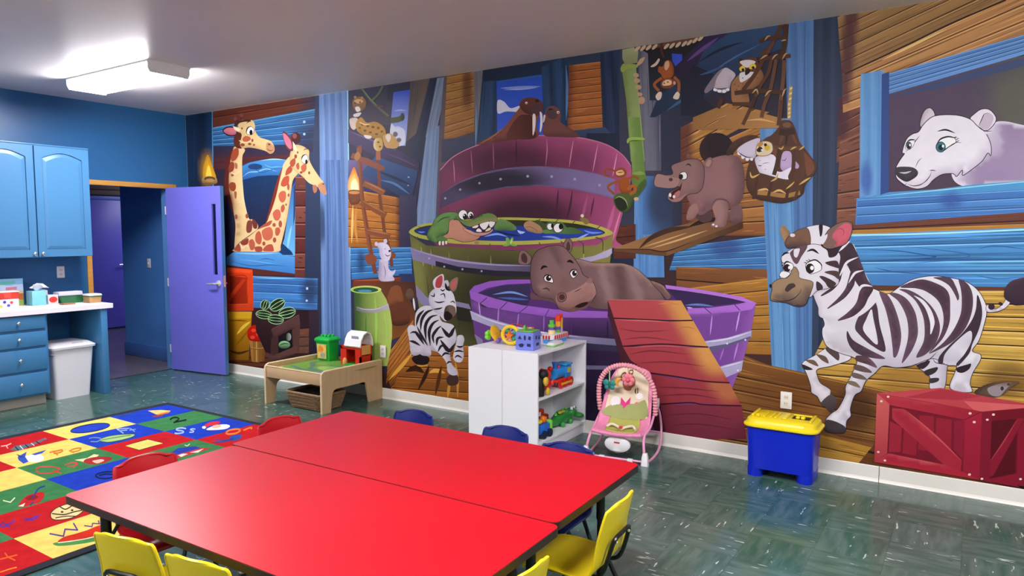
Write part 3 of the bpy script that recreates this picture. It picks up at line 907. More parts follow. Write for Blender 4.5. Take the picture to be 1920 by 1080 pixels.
MURAL_B = '''
! painted_backdrop_upper | painted posts, sky windows and beams behind the tubs
@ 0 0 1
F #38384e #3a3a50 #32324a #34304a : 653 150 850 120 850 320 655 320
F #30304a #383450 #3c3450 #3a3a58 : 655 300 830 300 830 700 660 700
@ 640 140 6
P #343650 g#4a3e50,90 : 80 180 560 100 560 560 80 600
P #3658d0 g#b4c0ea,90 : 588 200 780 165 752 520 722 800 556 800 560 500
T #a8b4ec w18 : 590 410 660 400 740 405
T #c8d0f0 w40 : 560 620 640 600 720 640
S #d8dcf4 : 560 560 620 600 700 610 720 700 700 790 560 790
P #2a3048 : 520 120 800 80 790 165 590 195 560 300 520 300
C #4c4448 #7a685e n1 q6 : 780 70 1010 40 870 640 730 760
C #202a44 #2e3a58 n1 q6 : 1000 40 1090 30 900 1080 740 1080
C #64789c #98a4b8 n2 q10 : 1080 40 1200 20 1060 700 950 700
@ 0 0 1
F #6a5c5c #5a4c50 #54465a #5a5468 : 835 120 905 110 880 440 806 440
C #6c84ac #8ea4c2 n3 q12 : 800 250 824 235 816 440 776 440
@ 820 80 4.8
M e 270 400 60 300 #4a2420 .7
W #b48448 #9a6a38 n9 q5 s#6a4426 i#c89a5a : 90 240 330 200 335 800 60 890
M 0
M e 60 500 90 400 #8a7a6c .6
F #4c4e66 #46506c #3a4662 #40405a : 40 870 345 840 340 1000 40 1080
M 0
C #6a6a72 #8a888c n1 q6 : 325 200 425 170 395 960 345 980
C #243450 #3c5c84 n1 q8 : 415 190 545 150 540 900 350 960
T #6aa0c8 w12 : 350 560 350 760 345 930
F #243048 #283450 #2c4460 #22304a : 415 180 1200 60 1180 270 415 350
P #2c58c8 g#4868d8,90 : 535 345 945 285 965 600 965 900 540 900
T #90a4e8 w26 : 570 410 740 405 930 395
T #b0bcf0 w10 : 600 425 760 420 900 405
S #dce2f6 : 545 520 600 530 660 590 740 570 740 620 620 620 560 640 540 620
L #3c6c94 w10 : 545 350 940 300
C #1e2a42 #3a5c86 n2 q10 : 940 220 1185 110 1175 820 960 880
T #5c88b8 w22 : 1160 200 1170 450 1160 700
F #2a3850 #303e58 #3a445c #384860 : 1180 110 1500 40 1480 190 1180 220
M l 1190 210 1170 760 60 #5a2820 .7
W #b87440 #a0602e n9 q6 s#5a3018 i#cc9058 : 1185 205 1470 170 1500 770 1170 800
M 0
C #1e2840 #34486c n2 q8 : 1465 100 1650 40 1740 1060 1500 1060
F #3c4c6c #3c5070 #2c3854 #2a3450 : 1230 790 1510 760 1740 1000 1240 870
@ 0 0 1
F #202a42 #2a344c #2a3450 #24304a : 1100 250 1200 250 1200 620 1100 620
% --- right of the bamboo
F #46485c #2a3048 #2c3246 #3c4258 : 1162 70 1300 50 1300 480 1162 480
C #4a4c62 #8a8c9c n1 q8 : 1196 90 1238 80 1240 330 1204 330
F #4a4a60 #2c3248 #2e3448 #464a60 : 1205 320 1285 320 1285 440 1205 440
C #4e84c4 #74a6de n2 q10 : 1190 345 1242 345 1246 520 1188 520
M e 1240 380 40 70 #34405c .9
F #5a8ac8 #34445e #34445e #5484c0 : 1205 330 1262 330 1262 440 1205 440
M 0
@ 1120 30 5.683
P #251c20 g#2a3040,90 : 400 320 1040 200 1100 260 900 480 700 900 560 900 540 400
P #3c5ad0 : 795 400 905 408 905 480 835 540 800 480
P #3c2c5a g#2a2038,120 : 1190 205 1420 140 1364 300 1100 500 840 700 830 540
T #6a4a8c w40 : 960 480 1100 370 1290 230
P #2f4a70 g#26344c,90 : 1420 240 1700 60 1700 500 1100 900 740 1010 620 1080 560 1080 640 880 900 660 1120 480
T #43648c w30 : 740 1010 900 900 1090 780
T #1e2a40 w20 : 900 720 1100 560 1300 430
T #45688f w36 : 1200 560 1350 440 1500 340
@ 1300 30 5.142
P #35547c g#26385a,90 : 340 170 860 80 900 300 560 420 430 440 180 560 40 480 100 330
T #4c6e98 w16 : 180 540 400 400 650 270
T #1c263c w26 : 60 440 250 330 480 250
P #20243a : 0 470 200 560 120 700 100 800 200 880 60 960 -120 960 -120 600
T #3c5a86 w24 : 60 570 160 540 300 480
% wood ceiling behind the small hippo
@ 1120 220 4.153
M l 660 0 660 840 120 #5a2a2c .85
M e 900 800 260 160 #5a2c22 .6
W #bc8848 #a8703a n4 q10 s#3a1e16 i#d8a860 : 650 330 1340 20 1340 330 660 640
W #c09050 #b07c40 n3 q10 s#3a1e16 i#dcb068 : 650 80 1010 -110 1340 -40 650 340
W #b88448 #8a5430 n6 q10 s#2a1612 i#c89a58 : 660 400 1340 200 1340 920 660 920
M 0
E #241620 k#3c2028,180,90,.8 : 930 250 135 130
M e 1000 1010 180 120 #38508c .75
W #4a88c4 #4478b4 n5 q10 s#2a4c84 i#86c8ec : 620 1010 1340 920 1340 1190 560 1190
M 0
W #6a3a2a #5a2e24 n3 q6 s#2c1612 : 110 860 300 830 300 1100 130 1100
@ 0 0 1
W #3a2422 #8a5a34 n4 q8 s#2a1612 : 1268 500 1440 505 1440 640 1270 600
W #b88840 #a87434 n6 q9 s#3a2214 i#d0a458 : 1290 540 1450 520 1450 665 1290 660
% --- blue post right of the cage
C #44689e #6a94c8 n3 q16 : 1472 40 1534 22 1534 745 1488 745
C #5284bc #7cb0e0 n2 q16 : 1424 222 1484 222 1496 742 1448 700
M e 1500 560 30 160 #4a6c9c .6
C #26324a #40506c n3 q18 : 1526 10 1604 0 1592 735 1522 745
M 0
% --- right wood wall
@ 1540 0 4.908
M l 240 60 160 1200 130 #4a2a3a .85
W #8a5a4a #74463c n5 q10 s#3c2022 i#a87860 : 160 900 500 740 500 1300 140 1500
W #8a5c4a #7a4e40 n5 q10 s#3c2022 i#a87458 : 170 1300 520 1150 520 2080 140 2080
M 0
M l 280 100 200 900 100 #56323c .9
W #9a7450 #b08a58 n5 q14 s#4a3024 i#c8a068 : 150 160 2600 -1000 2600 -420 190 690
W #d09c64 #b8855a n4 q16 s#6a4430 i#ecc080 : 190 680 2600 -420 2600 180 200 1040
M 0
L #3a2620 w16 : 220 680 800 410 1200 215 1700 0
T #f2d088 w22 : 560 555 900 390 1150 270
@ 0 0 1
F #5e5068 #585264 #4a4450 #584458 : 1655 165 2350 20 2350 380 1655 372
M e 1900 190 60 80 #6a6a58 .6
F #5a5068 #606058 #565664 #5a4a5c : 1800 120 1960 100 1960 300 1800 300
M 0
@ 1540 0 4.908
M e 1900 600 100 80 #8098c8 .3
W #6c9cd8 #5a8ccc n5 q10 s#3a64a0 i#94c0ee : 575 690 4300 -379 4300 -207 575 880
M 0
P #46557c g#4a5478,0 : 600 900 1300 690 1900 520 4300 -170 4300 -90 1900 600 1100 810
C #5a88cc #86bae8 n2 q8 : 358 770 585 680 585 1800 352 1850
P #3c5690 : 565 690 600 690 600 1820 570 1830
! painted_polar_bear | painted white polar bear looking out of a blue window
@ 1600 180 4.909
S #a894b6 k#6a5a80,0,300,.5 k#ece6f4,180,330,1 : 900 700 1000 500 1150 350 1290 250 1400 235 1571 270 2000 345 2600 430 3300 560 3300 700 1571 800 1040 835
S #ded2de k#a898ac,180,40,.7 o#2c2034,7 : 618 285 628 190 665 125 715 113 752 180 720 300
S #eee8f4 o#2c2034,7 : 1075 215 1120 160 1180 122 1250 125 1305 180 1312 230 1270 290 1220 320 1150 290
S #cfc0d2 : 1160 275 1190 195 1250 158 1290 200 1265 275 1220 312
T #4a3a50 w8 : 1150 285 1180 220 1205 170 1250 155
S #f2eef8 k#c8bcd2,60,90,.8 o#241a2c,7 : 600 330 640 270 700 210 760 182 870 173 980 182 1080 217 1140 275 1205 325 1250 400 1270 480 1264 552 1238 525 1185 600 1100 670 1008 732 1003 682 950 742 920 716 820 722 740 770 680 830 590 856 500 832 470 818 405 765 388 715 392 660 430 590 472 530 452 528 458 480 492 395 545 350
T #4a3a48 w9 : 612 365 560 430 480 520
P #e8e0ee : 1205 320 1285 330 1215 355
T #3a2c3c w8 : 1150 290 1210 322 1280 325
T #8a7a90 w8 : 570 660 600 600 632 570
S #46424c k#2a2630,90,40,.8 : 383 675 420 652 540 656 592 690 590 730 550 765 490 790 430 762 392 722
T #cfccd4 w16 : 425 705 480 708 535 692
T #2a2030 w9 : 400 765 440 800 472 822 492 800
T #2a2030 w9 : 490 808 560 828 640 806 700 745 722 690
T #2a2030 w8 : 698 688 730 684 762 690
S #e4dae8 : 510 832 600 830 690 770 715 740 680 825 590 852
S #fbfbfe o#2a2030,5 : 765 455 800 400 870 376 928 385 942 428 880 470 812 516 775 500
E #3c7c84 o#1c3038,5 : 804 470 44 48
E #14242a : 806 475 22 27
E #f4fcff : 826 462 11 14
T #221826 w15 : 762 460 800 400 870 375 935 385 960 380
T #221826 w8 : 810 515 880 468 945 430 1000 432
T #221826 w7 : 925 388 950 372 
T #221826 w7 : 940 405 975 388
T #221826 w7 : 940 425 978 408
T #221826 w16 : 772 326 850 312 938 342
S #fbfbfe o#2a2030,4 : 478 475 505 418 565 412 545 470 505 496
E #4a5560 : 512 456 26 36
E #121a20 : 512 464 14 20
E #ffffff : 522 452 9 12
T #221826 w10 : 482 440 520 404 575 402
! painted_window_sill | painted blue window sill under the polar bear
@ 1600 180 4.909
M e 900 960 150 110 #3f62a8 .85
M e 120 760 80 220 #4a66b4 .8
P #5cb0dc g#5088cc,90 : 190 925 330 885 760 860 1100 815 1571 780 4200 540 4200 860 1571 1040 700 1120 20 1200 30 940
C #5a90d0 #80b8e6 n2 q0 : 70 -200 280 -240 270 905 62 925
P #3a5694 : 262 -200 330 -220 326 880 250 912
W #5a90d0 #4a7cc0 n3 q10 s#2c5290 i#8ac4ee : 40 950 4200 706 4200 1017 30 1180
M 0
T #9adcf2 w12 : 190 928 760 870 1571 790 3600 600
@ 0 0 1
W #5a3430 #7a4a3a n2 q9 s#33191c : 1560 425 2400 362 2400 414 1560 437
W #cc9c54 #b4843e n2 q9 : 1590 432 2400 402 2400 440 1590 442
M e 1720 520 120 40 #4a74b8 .5
W #64a8dc #5090cc n4 q20 s#34609e i#98dcf4 : 1583 440 2400 408 2400 545 1583 535
M 0
@ 1640 400 4.911
L #b0eaf8 w16 : -270 200 400 190 1375 150 3500 40
T #2c5c98 w10 : -200 330 200 345 500 390 560 400 400 420 -100 440
T #3a6cac w10 : 250 300 700 350 880 385 700 430 300 460
T #346098 w9 : 950 330 1100 300 1400 330
T #2f5c98 w9 : 0 500 200 540 500 560
T #3868a4 w9 : 900 560 1100 600 1400 590
@ 0 0 1
W #5a3428 #6a4030 n1 q8 : 1583 534 2400 545 2400 575 1583 552
M e 1890 710 70 50 #5a3c1e .7
M e 1700 700 80 60 #8a5a26 .5
W #d8b45c #c09444 n8 q12 s#3c2412 i#eed088 : 1590 545 2400 545 2400 800 1500 720
M 0
M e 1600 770 70 60 #3c2216 .8
M e 1480 740 140 60 #5a341c .5
W #8a5c30 #6c4424 n7 q12 s#2e1a10 i#a87844 : 1330 640 1480 700 1760 830 1330 880
W #9a6c38 #7a5028 n6 q12 s#2e1a10 i#b88a4c : 1330 660 1700 740 1700 905 1330 850
W #c89c48 #ac7c34 n3 q8 s#4a2c14 : 1480 800 1680 850 1680 900 1480 870
M 0
W #6a4020 #7a4c28 n4 q8 s#2e1a10 : 1700 760 2400 860 2400 1100 1600 880
'''
MURAL_C = '''
! painted_ladder_corner | painted wooden ladder corner lit by a torch
@ 640 300 4.5
F #7a6a98 #3c3450 #2c2438 #34406a : 60 0 620 0 500 330 60 260
P #3c5a8c g#2c3a5c,90 : 300 -40 650 60 640 150 600 320 480 300 330 200 160 120
T #5a7cae w20 : 330 170 450 200 580 290
T #24304c w24 : 300 90 450 150 590 210
E #9ab4d8 : 570 145 7 7 566 215 6 6
M l 500 300 500 760 50 #3a2228 .9
M e 120 240 120 120 #e8a038 .6
W #a8682e #bc7c38 n6 q9 s#4a2414 i#dca050 : 60 240 500 320 500 740 60 735
M 0
T #e8c070 w20 : 100 380 96 520 90 700
T #c89048 w24 : 130 400 120 560 140 700
F #4a4460 #3c3c56 #343850 #3c3450 : 495 300 640 300 640 800 495 800
M e 170 860 60 130 #24385c .8
W #4a8cc8 #4078b4 n5 q8 s#2a5088 i#7cc0ea : 78 742 592 735 600 965 90 1010
M 0
F #34406a #303c60 #2c344c #30384f : 490 960 640 960 640 1500 490 1500
S #f8a820 g#fff0a0,90 k#d06018,*,30,.7 : 65 260 60 180 80 120 110 60 140 130 165 200 160 262
S #fff4c0 : 85 255 90 190 120 160 140 210 140 255
S #7a4a2c k#4a2a1c,90,30,.7 : 65 262 165 262 170 330 140 370 80 370
E #c89058 : 112 275 46 14
L #7a4630 w34 : 150 -120 165 100 180 330 215 560 250 760 290 960
L #8c563c w18 : 140 -100 155 100 172 330 205 560 240 760
L #7a4630 w28 : 300 -120 320 120 330 330 350 470 370 620 410 760 430 900
L #8a5238 w46 : 90 -40 220 20 345 70
L #8e563a w50 : 190 195 280 235 365 280
L #86502f w48 : 170 355 270 410 380 470
L #8a5238 w50 : 215 600 310 620 415 645
T #b07850 w14 : 200 185 290 225 370 268
T #a87048 w14 : 180 345 280 398 380 455
T #b07850 w14 : 220 590 310 606 415 630
S #8a4e38 : 200 810 250 790 300 820 290 870 230 880
S #8a4e38 : 420 780 460 790 455 830 425 820
P #7a3a2a k#4a2018,90,30,.8 : 100 1010 320 1000 500 985 510 1050 480 1080 100 1110
T #a05c40 w14 : 110 1018 320 1010 498 995
@ 720 500 4.32
F #6a3e28 #4a2c2a #7a4a26 #8a5628 : -60 120 260 120 260 520 -60 640
S #8a5434 k#4a281c,90,60,.8 : 60 170 130 160 160 260 150 300 60 330 20 300
S #6a3c28 k#3a1e18,90,60,.8 : 60 320 160 290 210 400 200 460 110 480 60 450
W #a8642e #b87834 n5 q7 s#4a2410 i#cc9040 : 40 700 240 430 240 640 20 950
! painted_green_barrel | painted tall green barrel with a grey hoop
@ 420 490 5.4
P #44642e g#bcd070,0 k#34502a,180,120,.8 : 1320 300 1400 268 1500 262 1590 290 1645 380 1685 500 1705 640 1705 760 1690 900 1655 1060 1340 1060 1325 700
T #4a7a34 w14 : 1440 520 1440 760 1450 980
T #9ccc5c w24 : 1530 340 1545 600 1540 900
T #a8d468 w16 : 1620 500 1650 700 1640 900
E #a4cc58 g#d0dc80,0 : 1440 286 158 40
E #2c5c48 : 1438 290 128 27
E #5a94ac : 1430 300 70 14
P #6a6a70 g#c0b8c0,0 : 1340 455 1420 478 1540 478 1668 428 1678 482 1545 520 1420 516 1345 498
T #d0ccd4 w8 : 1345 462 1420 484 1540 484 1668 436
! painted_leopards | painted pair of leopards resting on a beam
@ 640 140 6
P #4e4068 g#3a3454,90 : 80 610 200 670 600 820 880 990 880 1090 500 960 80 770
T #6a5a88 w20 : 100 640 300 720 620 850
T #5c4c78 w16 : 500 880 700 960 860 1040
L #8a4c3c w44 : 210 800 220 880
L #a86848 w50 : 418 820 420 960
P #8a5040 : 220 920 300 940 500 1040 480 1080 260 1010
S #a87848 : 170 880 200 870 220 920 180 970 150 930
S #d8c4b8 : 100 500 180 490 190 560 150 620 110 590
S #b88a38 k#8a6020,90,60,.6 : 180 520 230 480 290 540 380 530 450 560 500 620 500 700 440 720 360 720 260 690 190 640 165 580
E #6a4820 : 240 560 16 14 300 580 18 12 360 590 18 14 420 600 16 14 270 630 16 12 330 650 18 12 400 670 18 12 210 600 12 12 460 640 14 12
T #f0d8a0 w12 : 200 530 260 560 330 560
S #e8dcd4 : 260 680 340 690 330 720 280 715
S #c8a450 k#e8dcc8,180,40,.7 : 390 720 460 720 470 820 430 860 380 840 365 780
E #6a4820 : 420 760 14 10 440 810 12 10
S #caa060 : 470 700 540 660 600 700 650 770 630 825 560 830 500 810
S #e4d8cc : 500 690 550 670 560 720 530 760
E #7a6a68 : 610 670 24 28 650 735 24 24
S #8a6844 k#5a4030,90,50,.6 : 130 300 170 260 230 250 280 290 280 360 240 410 180 420 140 380
E #d8a870 : 200 300 50 24
E #3a2a20 : 160 320 8 10 215 310 8 10
S #e8dcd8 : 160 370 200 360 220 400 180 420
S #e0d4d0 : 140 450 190 430 230 430 200 470 150 475
E #a88858 : 160 255 16 16 235 262 16 16
L #5e6a50 w26 : 235 160 330 280 420 370 540 470
L #66724e w22 : 470 130 420 220 350 290
T #8a9670 w8 : 240 160 330 275 420 360
L #4e5a3c w60 : 560 515 640 505 690 485
E #36422a : 690 475 20 44
L #6a4040 w24 : 400 350 480 360
! painted_white_cub | painted white bear cub sitting by the ladder
@ 640 300 4.5
S #cfc4dc k#8a7c9c,180,50,.7 : 330 840 320 900 315 980 335 1020 400 1024 450 1015 445 990 420 960 400 900 395 850
S #d8d0e4 : 400 920 430 940 460 925 450 960 420 985 400 970
S #dcd4e8 k#a094b4,180,40,.7 : 300 710 350 695 400 720 420 770 420 810 400 850 350 840 325 800 320 750
E #d0c4d8 : 298 708 14 18 375 685 16 20
E #3a2a40 : 410 768 10 10
T #3a2a40 w7 : 370 790 390 810 420 800
T #3a2a40 w5 : 365 752 380 745
T #8a7c9c w7 : 360 880 375 950 365 1000
! painted_back_tub | painted tall maroon tub with a riveted iron band
@ 760 240 4.174
M e 950 700 620 280 #351a2b .9
M e 820 280 560 230 #4a2138 .9
M e 1350 330 260 260 #6a3052 .6
S #7c3e5e g#a8527e,0 k#c0648f,0,120,.8 k#6a3a5a,180,100,.6 : 275 330 380 225 550 142 750 88 1000 62 1200 62 1400 82 1580 132 1700 210 1768 300 1765 420 1720 600 1650 860 1600 940 330 940 280 760 262 600 272 450
M 0
T #c884a8 w7 : 378 250 385 340 388 430
T #b06a92 w7 : 515 170 522 260 528 360
T #a4628a w7 : 690 105 692 210 695 325
T #3a1a2c w9 : 870 85 872 300
T #c07aa2 w9 : 1108 75 1112 180 1100 300
T #d48cb4 w9 : 1320 90 1300 200 1285 310
T #dc94bc w9 : 1510 125 1490 230 1468 350
T #e49cc4 w10 : 1660 195 1640 300 1625 380
T #4a2238 w16 : 1200 480 1190 600 1180 720
T #4a2238 w16 : 1310 490 1290 620 1260 730
T #a85a88 w22 : 1430 520 1400 650 1380 740
T #5c2c4a w14 : 1480 540 1450 700
T #c86a9c w30 : 1640 600 1600 760 1560 860
T #e08ab8 w16 : 1690 640 1650 780 1620 900
L #d88cb0 w6 : 275 330 380 225 550 142 750 88 1000 62 1200 62 1400 82 1580 132 1700 210 1768 300
P #55496a g#8a7cac,0 k#26222f,90,60,.7 : 282 515 420 430 600 360 800 320 1050 305 1300 325 1500 360 1645 402 1640 555 1500 520 1300 477 1050 452 800 467 600 505 420 565 270 630
M e 720 420 560 160 #2a2636 .95
P #4c4462 g#8a7cac,0 : 290 516 420 436 600 366 800 326 1050 311 1300 331 1500 366 1640 408 1636 545 1500 510 1300 467 1050 442 800 457 600 495 420 555 275 620
M 0
T #7a6c94 w6 : 282 515 420 430 600 360 800 318 1050 303 1300 323 1500 358 1645 400
E #a8a4b8 : 315 550 9 9 432 482 9 9 583 432 9 9 748 400 10 10 960 378 11 11 1148 380 11 11 1328 400 11 11 1522 448 11 11
! painted_walrus_pair | painted brown walrus pair above the maroon tub
@ 820 80 4.8
S #8a5246 k#4a2a28,90,80,.7 : 360 920 450 860 560 800 640 720 700 640 745 580 745 540 790 500 860 495 920 515 950 560 950 620 910 680 895 760 900 850 640 880
M 0
S #4a2a26 g#6a3c34,180 : 640 860 660 760 740 660 800 650 850 660 870 760 880 860
S #6a3c34 k#3c2220,90,60,.6 : 745 580 752 535 800 498 870 496 930 520 955 570 945 630 905 660 850 650 790 630
E #3a2224 : 900 525 18 14
E #f4ece8 : 805 543 11 11
E #20100e : 806 545 5 5
S #5a4046 : 860 560 920 560 950 600 930 650 880 660 850 620
S #f0e8e4 : 862 650 885 650 888 720 878 800 862 835 860 760
S #f0e8e4 : 925 625 945 640 950 720 938 790 925 800 930 700
S #7a4e48 k#4a2c2c,90,60,.6 : 960 830 970 700 975 620 1000 580 1050 570 1100 600 1115 650 1110 710 1160 750 1240 800 1280 850 1100 850
S #5a4448 : 985 620 1030 590 1070 620 1080 670 1040 690 1000 670
E #f0e8e8 : 1090 628 12 12
E #1c1012 : 1092 630 6 6
E #3a2426 : 1020 600 18 10
S #ece4e4 : 960 655 975 655 968 700 956 720
T #a8705c w14 : 380 915 500 845 600 770
! painted_bamboo | painted bamboo post with hanging rope
@ 820 80 4.8
P #869c5a g#9cae78,0 k#647c40,180,40,.7 : 1660 225 1790 215 1820 500 1850 830 1870 1070 1745 1070 1730 900 1700 500
@ 1120 220 4.153
P #84a456 g#6a8c48,0 k#a0bc78,180,20,.6 : 242 0 330 0 345 150 365 330 378 460 330 480 275 450 262 200
P #7ca04c : 250 150 360 165 362 190 245 180
S #9cc060 : 232 180 262 155 360 160 362 178 265 180 240 205
T #4c6c30 w8 : 240 205 268 184 360 180
S #6c8c40 : 275 440 330 415 375 440 385 490 350 540 300 560 270 500
S #90a858 : 270 440 330 418 372 440 330 450
@ 1120 30 5.683
S #9cac58 : 250 560 280 510 340 510 420 520 430 550 340 560 270 600
P #b0b888 g#8c946c,90 : 270 360 420 330 440 380 430 500 300 520 270 460
T #c8a888 w46 : 420 540 470 480 510 440
E #c4a488 r : 415 632 32 24 10 425 690 34 26 10 440 760 34 26 10 455 835 30 20 10 475 900 36 40 10
L #6a4a3c w40 : 400 350 700 310 1120 225
E #cdb79e r : 430 350 40 18 -40 490 345 40 16 -45 550 338 40 16 -45 615 330 40 16 -45 740 325 40 16 -45 800 318 40 16 -45 865 308 40 16 -45 930 298 40 16 -45 985 285 40 16 -45 1045 262 40 16 -45 1105 240 40 16 -45
! painted_hanging_monkey | painted monkey hanging upside down from a rope
L #5a3028 w26 : 690 290 685 360 710 440
S #a85c2c k#6a3418,0,30,.6 : 660 540 700 540 730 480 780 480 815 540 815 630 770 670 710 670 680 620 650 590
S #e0c8b0 : 570 540 620 500 655 455 668 470 640 520 600 545
S #d8b090 : 725 500 760 480 770 530 740 580 720 560
L #a4602f w30 : 690 660 610 730 660 800
L #a4602f w30 : 820 650 870 710 870 810
S #e4d4c4 : 625 850 660 810 690 820 680 880 650 900 630 880
S #e4d4c4 : 810 870 850 810 880 830 870 880 840 890
S #8a4a24 : 690 690 740 660 820 680 830 730 780 770 710 770 680 740
S #ecc8a0 : 700 710 740 680 790 690 790 730 740 745 700 740
E #4a2418 : 715 718 8 8 755 705 8 8
T #5a2c20 w7 : 705 745 740 755 780 740
E #d8a890 : 825 715 14 20
! painted_reclining_monkey | painted monkey lounging on a cut bamboo end
@ 760 240 4.174
S #546c38 k#2c3a20,90,40,.7 : 1630 560 1650 520 1720 500 1780 500 1840 430 1880 400 1890 440 1840 520 1790 570 1760 640 1700 660 1650 620
S #26301c : 1640 560 1670 540 1720 570 1740 620 1700 650 1660 620
T #a8b880 w8 : 1640 555 1680 538 1725 565 1745 620
S #a85a28 k#6a3418,90,30,.6 : 1680 400 1740 390 1760 440 1770 500 1700 510 1670 460
L #a05828 w18 : 1690 410 1610 440 1590 470 1640 520
L #a05828 w18 : 1740 400 1790 380 1830 400
L #b06830 w26 : 1740 480 1790 450 1800 490 1760 520
S #9a5226 : 1650 330 1690 310 1730 330 1730 370 1690 390 1650 375
S #e8c090 : 1655 340 1700 330 1715 360 1680 372 1655 365
T #6a3018 w7 : 1660 350 1710 345
L #9a5226 w14 : 1650 340 1580 320 1565 360 1600 380
E #e0b890 : 1810 555 20 14
! painted_middle_tub | painted olive tub with lavender bands
@ 0 0 1
M e 950 570 190 150 #2a2a1a .9
M e 780 560 30 160 #9a9c58 .5
P #5e5c34 g#8e8c4c,0 : 769 440 800 460 960 470 1120 460 1151 440 1142 510 1128 600 1100 720 818 720 797 640 781 545
M 0
T #b4b460 w2 : 790 462 795 500
T #9a9a50 w2 : 808 466 812 505
T #8a8848 w2 : 842 470 845 505
T #6a6838 w2 : 878 476 880 510
T #8e8e4c w2 : 921 478 921 505
T #3a3820 w2 : 800 510 810 600 818 680
T #7e7c40 w2 : 822 520 830 620
T #3a3820 w2 : 860 525 862 640
T #36341e w2 : 905 530 905 640
T #b0b05c w2.2 : 1095 460 1095 498
T #b0b05c w2.2 : 1132 450 1133 486
@ 760 240 4.174
S #a8ac50 g#c0bc5c,0 : 35 805 100 765 230 740 700 702 1000 705 1300 722 1500 760 1628 818 1560 850 1380 880 1100 905 800 915 400 905 150 870 50 835
T #64642e w6 : 100 770 160 790
S #34341e : 72 806 130 775 260 755 700 722 1000 725 1300 745 1480 780 1565 818 1480 845 1200 870 800 885 400 870 150 840
S #233070 g#2c4cb8,0 : 80 808 140 785 280 775 700 765 1000 770 1300 785 1480 790 1555 820 1470 842 1200 868 800 884 400 868 160 838
L #5c5c2c w8 : 1050 895 1062 920
L #5c5c2c w8 : 1220 888 1250 908
L #5c5c2c w8 : 1355 880 1395 905
L #4a4a24 w8 : 1395 905 1398 985
L #5c5c2c w8 : 665 905 668 940
L #4a4a24 w8 : 1490 855 1545 880 1550 960
L #5c5c2c w8 : 100 850 90 875
L #5c5c2c w7 : 1060 712 1040 730
L #5c5c2c w7 : 1200 715 1180 735
L #5c5c2c w7 : 1330 728 1310 748
L #5c5c2c w7 : 1530 765 1500 790
T #84a8f4 w16 : 620 850 720 830 800 850
T #b8ccfc w22 : 880 800 905 818 940 815
T #86a8f0 w16 : 1075 850 1160 855 1240 880
T #a4bcf8 w14 : 1340 870 1400 845 1440 825
T #7a9cf0 w16 : 1400 800 1460 820 1540 818
T #6c8ce8 w12 : 100 812 130 816 160 812
T #16205c w16 : 700 800 800 830 900 845
P #8a80a8 g#5a526c,0 : 40 932 100 955 240 995 420 1035 700 1062 1000 1070 1000 1165 700 1160 420 1125 240 1080 60 1030
M 0
T #a89cc4 w14 : 40 940 100 962 240 1002 420 1042 700 1070 1000 1078
P #2a2634 : 240 1040 420 1085 700 1115 1000 1125 1000 1165 700 1160 420 1125 240 1080
E #b0accc : 190 1020 8 8 308 1085 8 8 450 1105 8 8 600 1120 8 8
P #c4bcdc g#a49cc4,180 : 1620 940 1620 980 1590 1010 1400 1060 1240 1070 1300 1035 1480 1000
@ 0 0 1
P #8a84ac : 780 534 800 556 806 560 808 580 790 570 782 556
P #8a86a8 : 855 565 880 570 884 580 856 574
P #2a2a20 : 856 574 884 580 884 604 858 600
! painted_crocodile | painted grinning green crocodile on the tub rim
@ 780 370 8.309
S #688c50 k#3c5c38,100,80,.8 k#7aa05c,280,60,.5 : 1230 440 1300 345 1350 340 1480 390 1570 470 1550 515 1400 515 1240 510
S #6a9050 k#2f4a30,120,120,.8 o#2a3a24,6 : 270 410 300 340 400 260 520 228 640 242 690 300 660 370 560 345 520 400 505 530 440 600 350 640 340 710 250 690 180 620 190 530 240 450
T #3a5a34 w20 : 330 400 420 330 540 300
S #c48e76 k#a8705c,90,70,.5 o#3a241c,7 : 520 400 560 345 660 352 740 440 850 520 950 590 1012 602 950 660 850 690 740 696 640 670 560 640 470 640 430 600 505 550
S #5a8048 k#34502c,90,40,.7 : 335 650 380 610 440 610 490 650 480 700 400 710 350 690
S #e8e4d4 : 365 690 390 685 385 745 362 735
S #e8e4d4 : 415 690 440 685 440 740 415 740
S #e8e4d4 : 462 685 485 680 488 725 468 730
S #3a2040 : 860 462 980 420 1120 376 1235 380 1205 470 1150 535 1050 545 950 535
S #f2ecec : 1000 425 1060 396 1142 380 1122 450 1080 500 1040 490
S #f0e8e8 : 1150 380 1235 375 1222 430 1180 470 1150 440
S #f0e8e4 : 885 462 975 430 960 470 900 478
S #f0e8e4 : 945 530 970 488 1010 495 1028 538
S #e8dcb0 : 1085 532 1120 488 1172 472 1160 512
S #d4a48e k#a87060,90,30,.5 o#3a241c,5 : 735 480 850 512 930 548 1050 550 1150 534 1196 490 1202 520 1130 572 1012 602 900 588 800 538
S #6a8a4c k#a88862,60,60,.8 o#2a3a24,5 : 668 335 760 365 900 345 1000 282 1080 246 1180 250 1250 288 1278 340 1262 384 1150 372 1000 412 865 458 750 425
T #3a5230 w16 : 880 350 960 310 1060 280
T #2c3e24 w18 : 1010 285 1060 250 1110 255
S #f8f6f8 o#222018,9 : 668 275 690 220 740 195 790 220 808 280 790 330 745 350 695 330
S #f8f6f8 o#222018,8 : 810 270 835 228 870 222 902 260 895 310 860 335 825 315
E #14120f : 768 300 34 46 866 295 30 42
E #ffffff : 755 282 10 12 855 280 9 10
T #4a6038 w22 : 650 250 690 190 745 175
T #4a6038 w18 : 805 230 840 190 880 200
T #2c3a24 w14 : 590 355 630 345 660 360
S #b08068 : 920 690 960 680 990 700 960 740 920 725
E #7cb04c r : 1440 680 30 60 -20 1500 660 22 40 20 1420 740 60 20 -10 1520 740 60 18 10
E #c4dc80 r : 1490 690 14 40 20
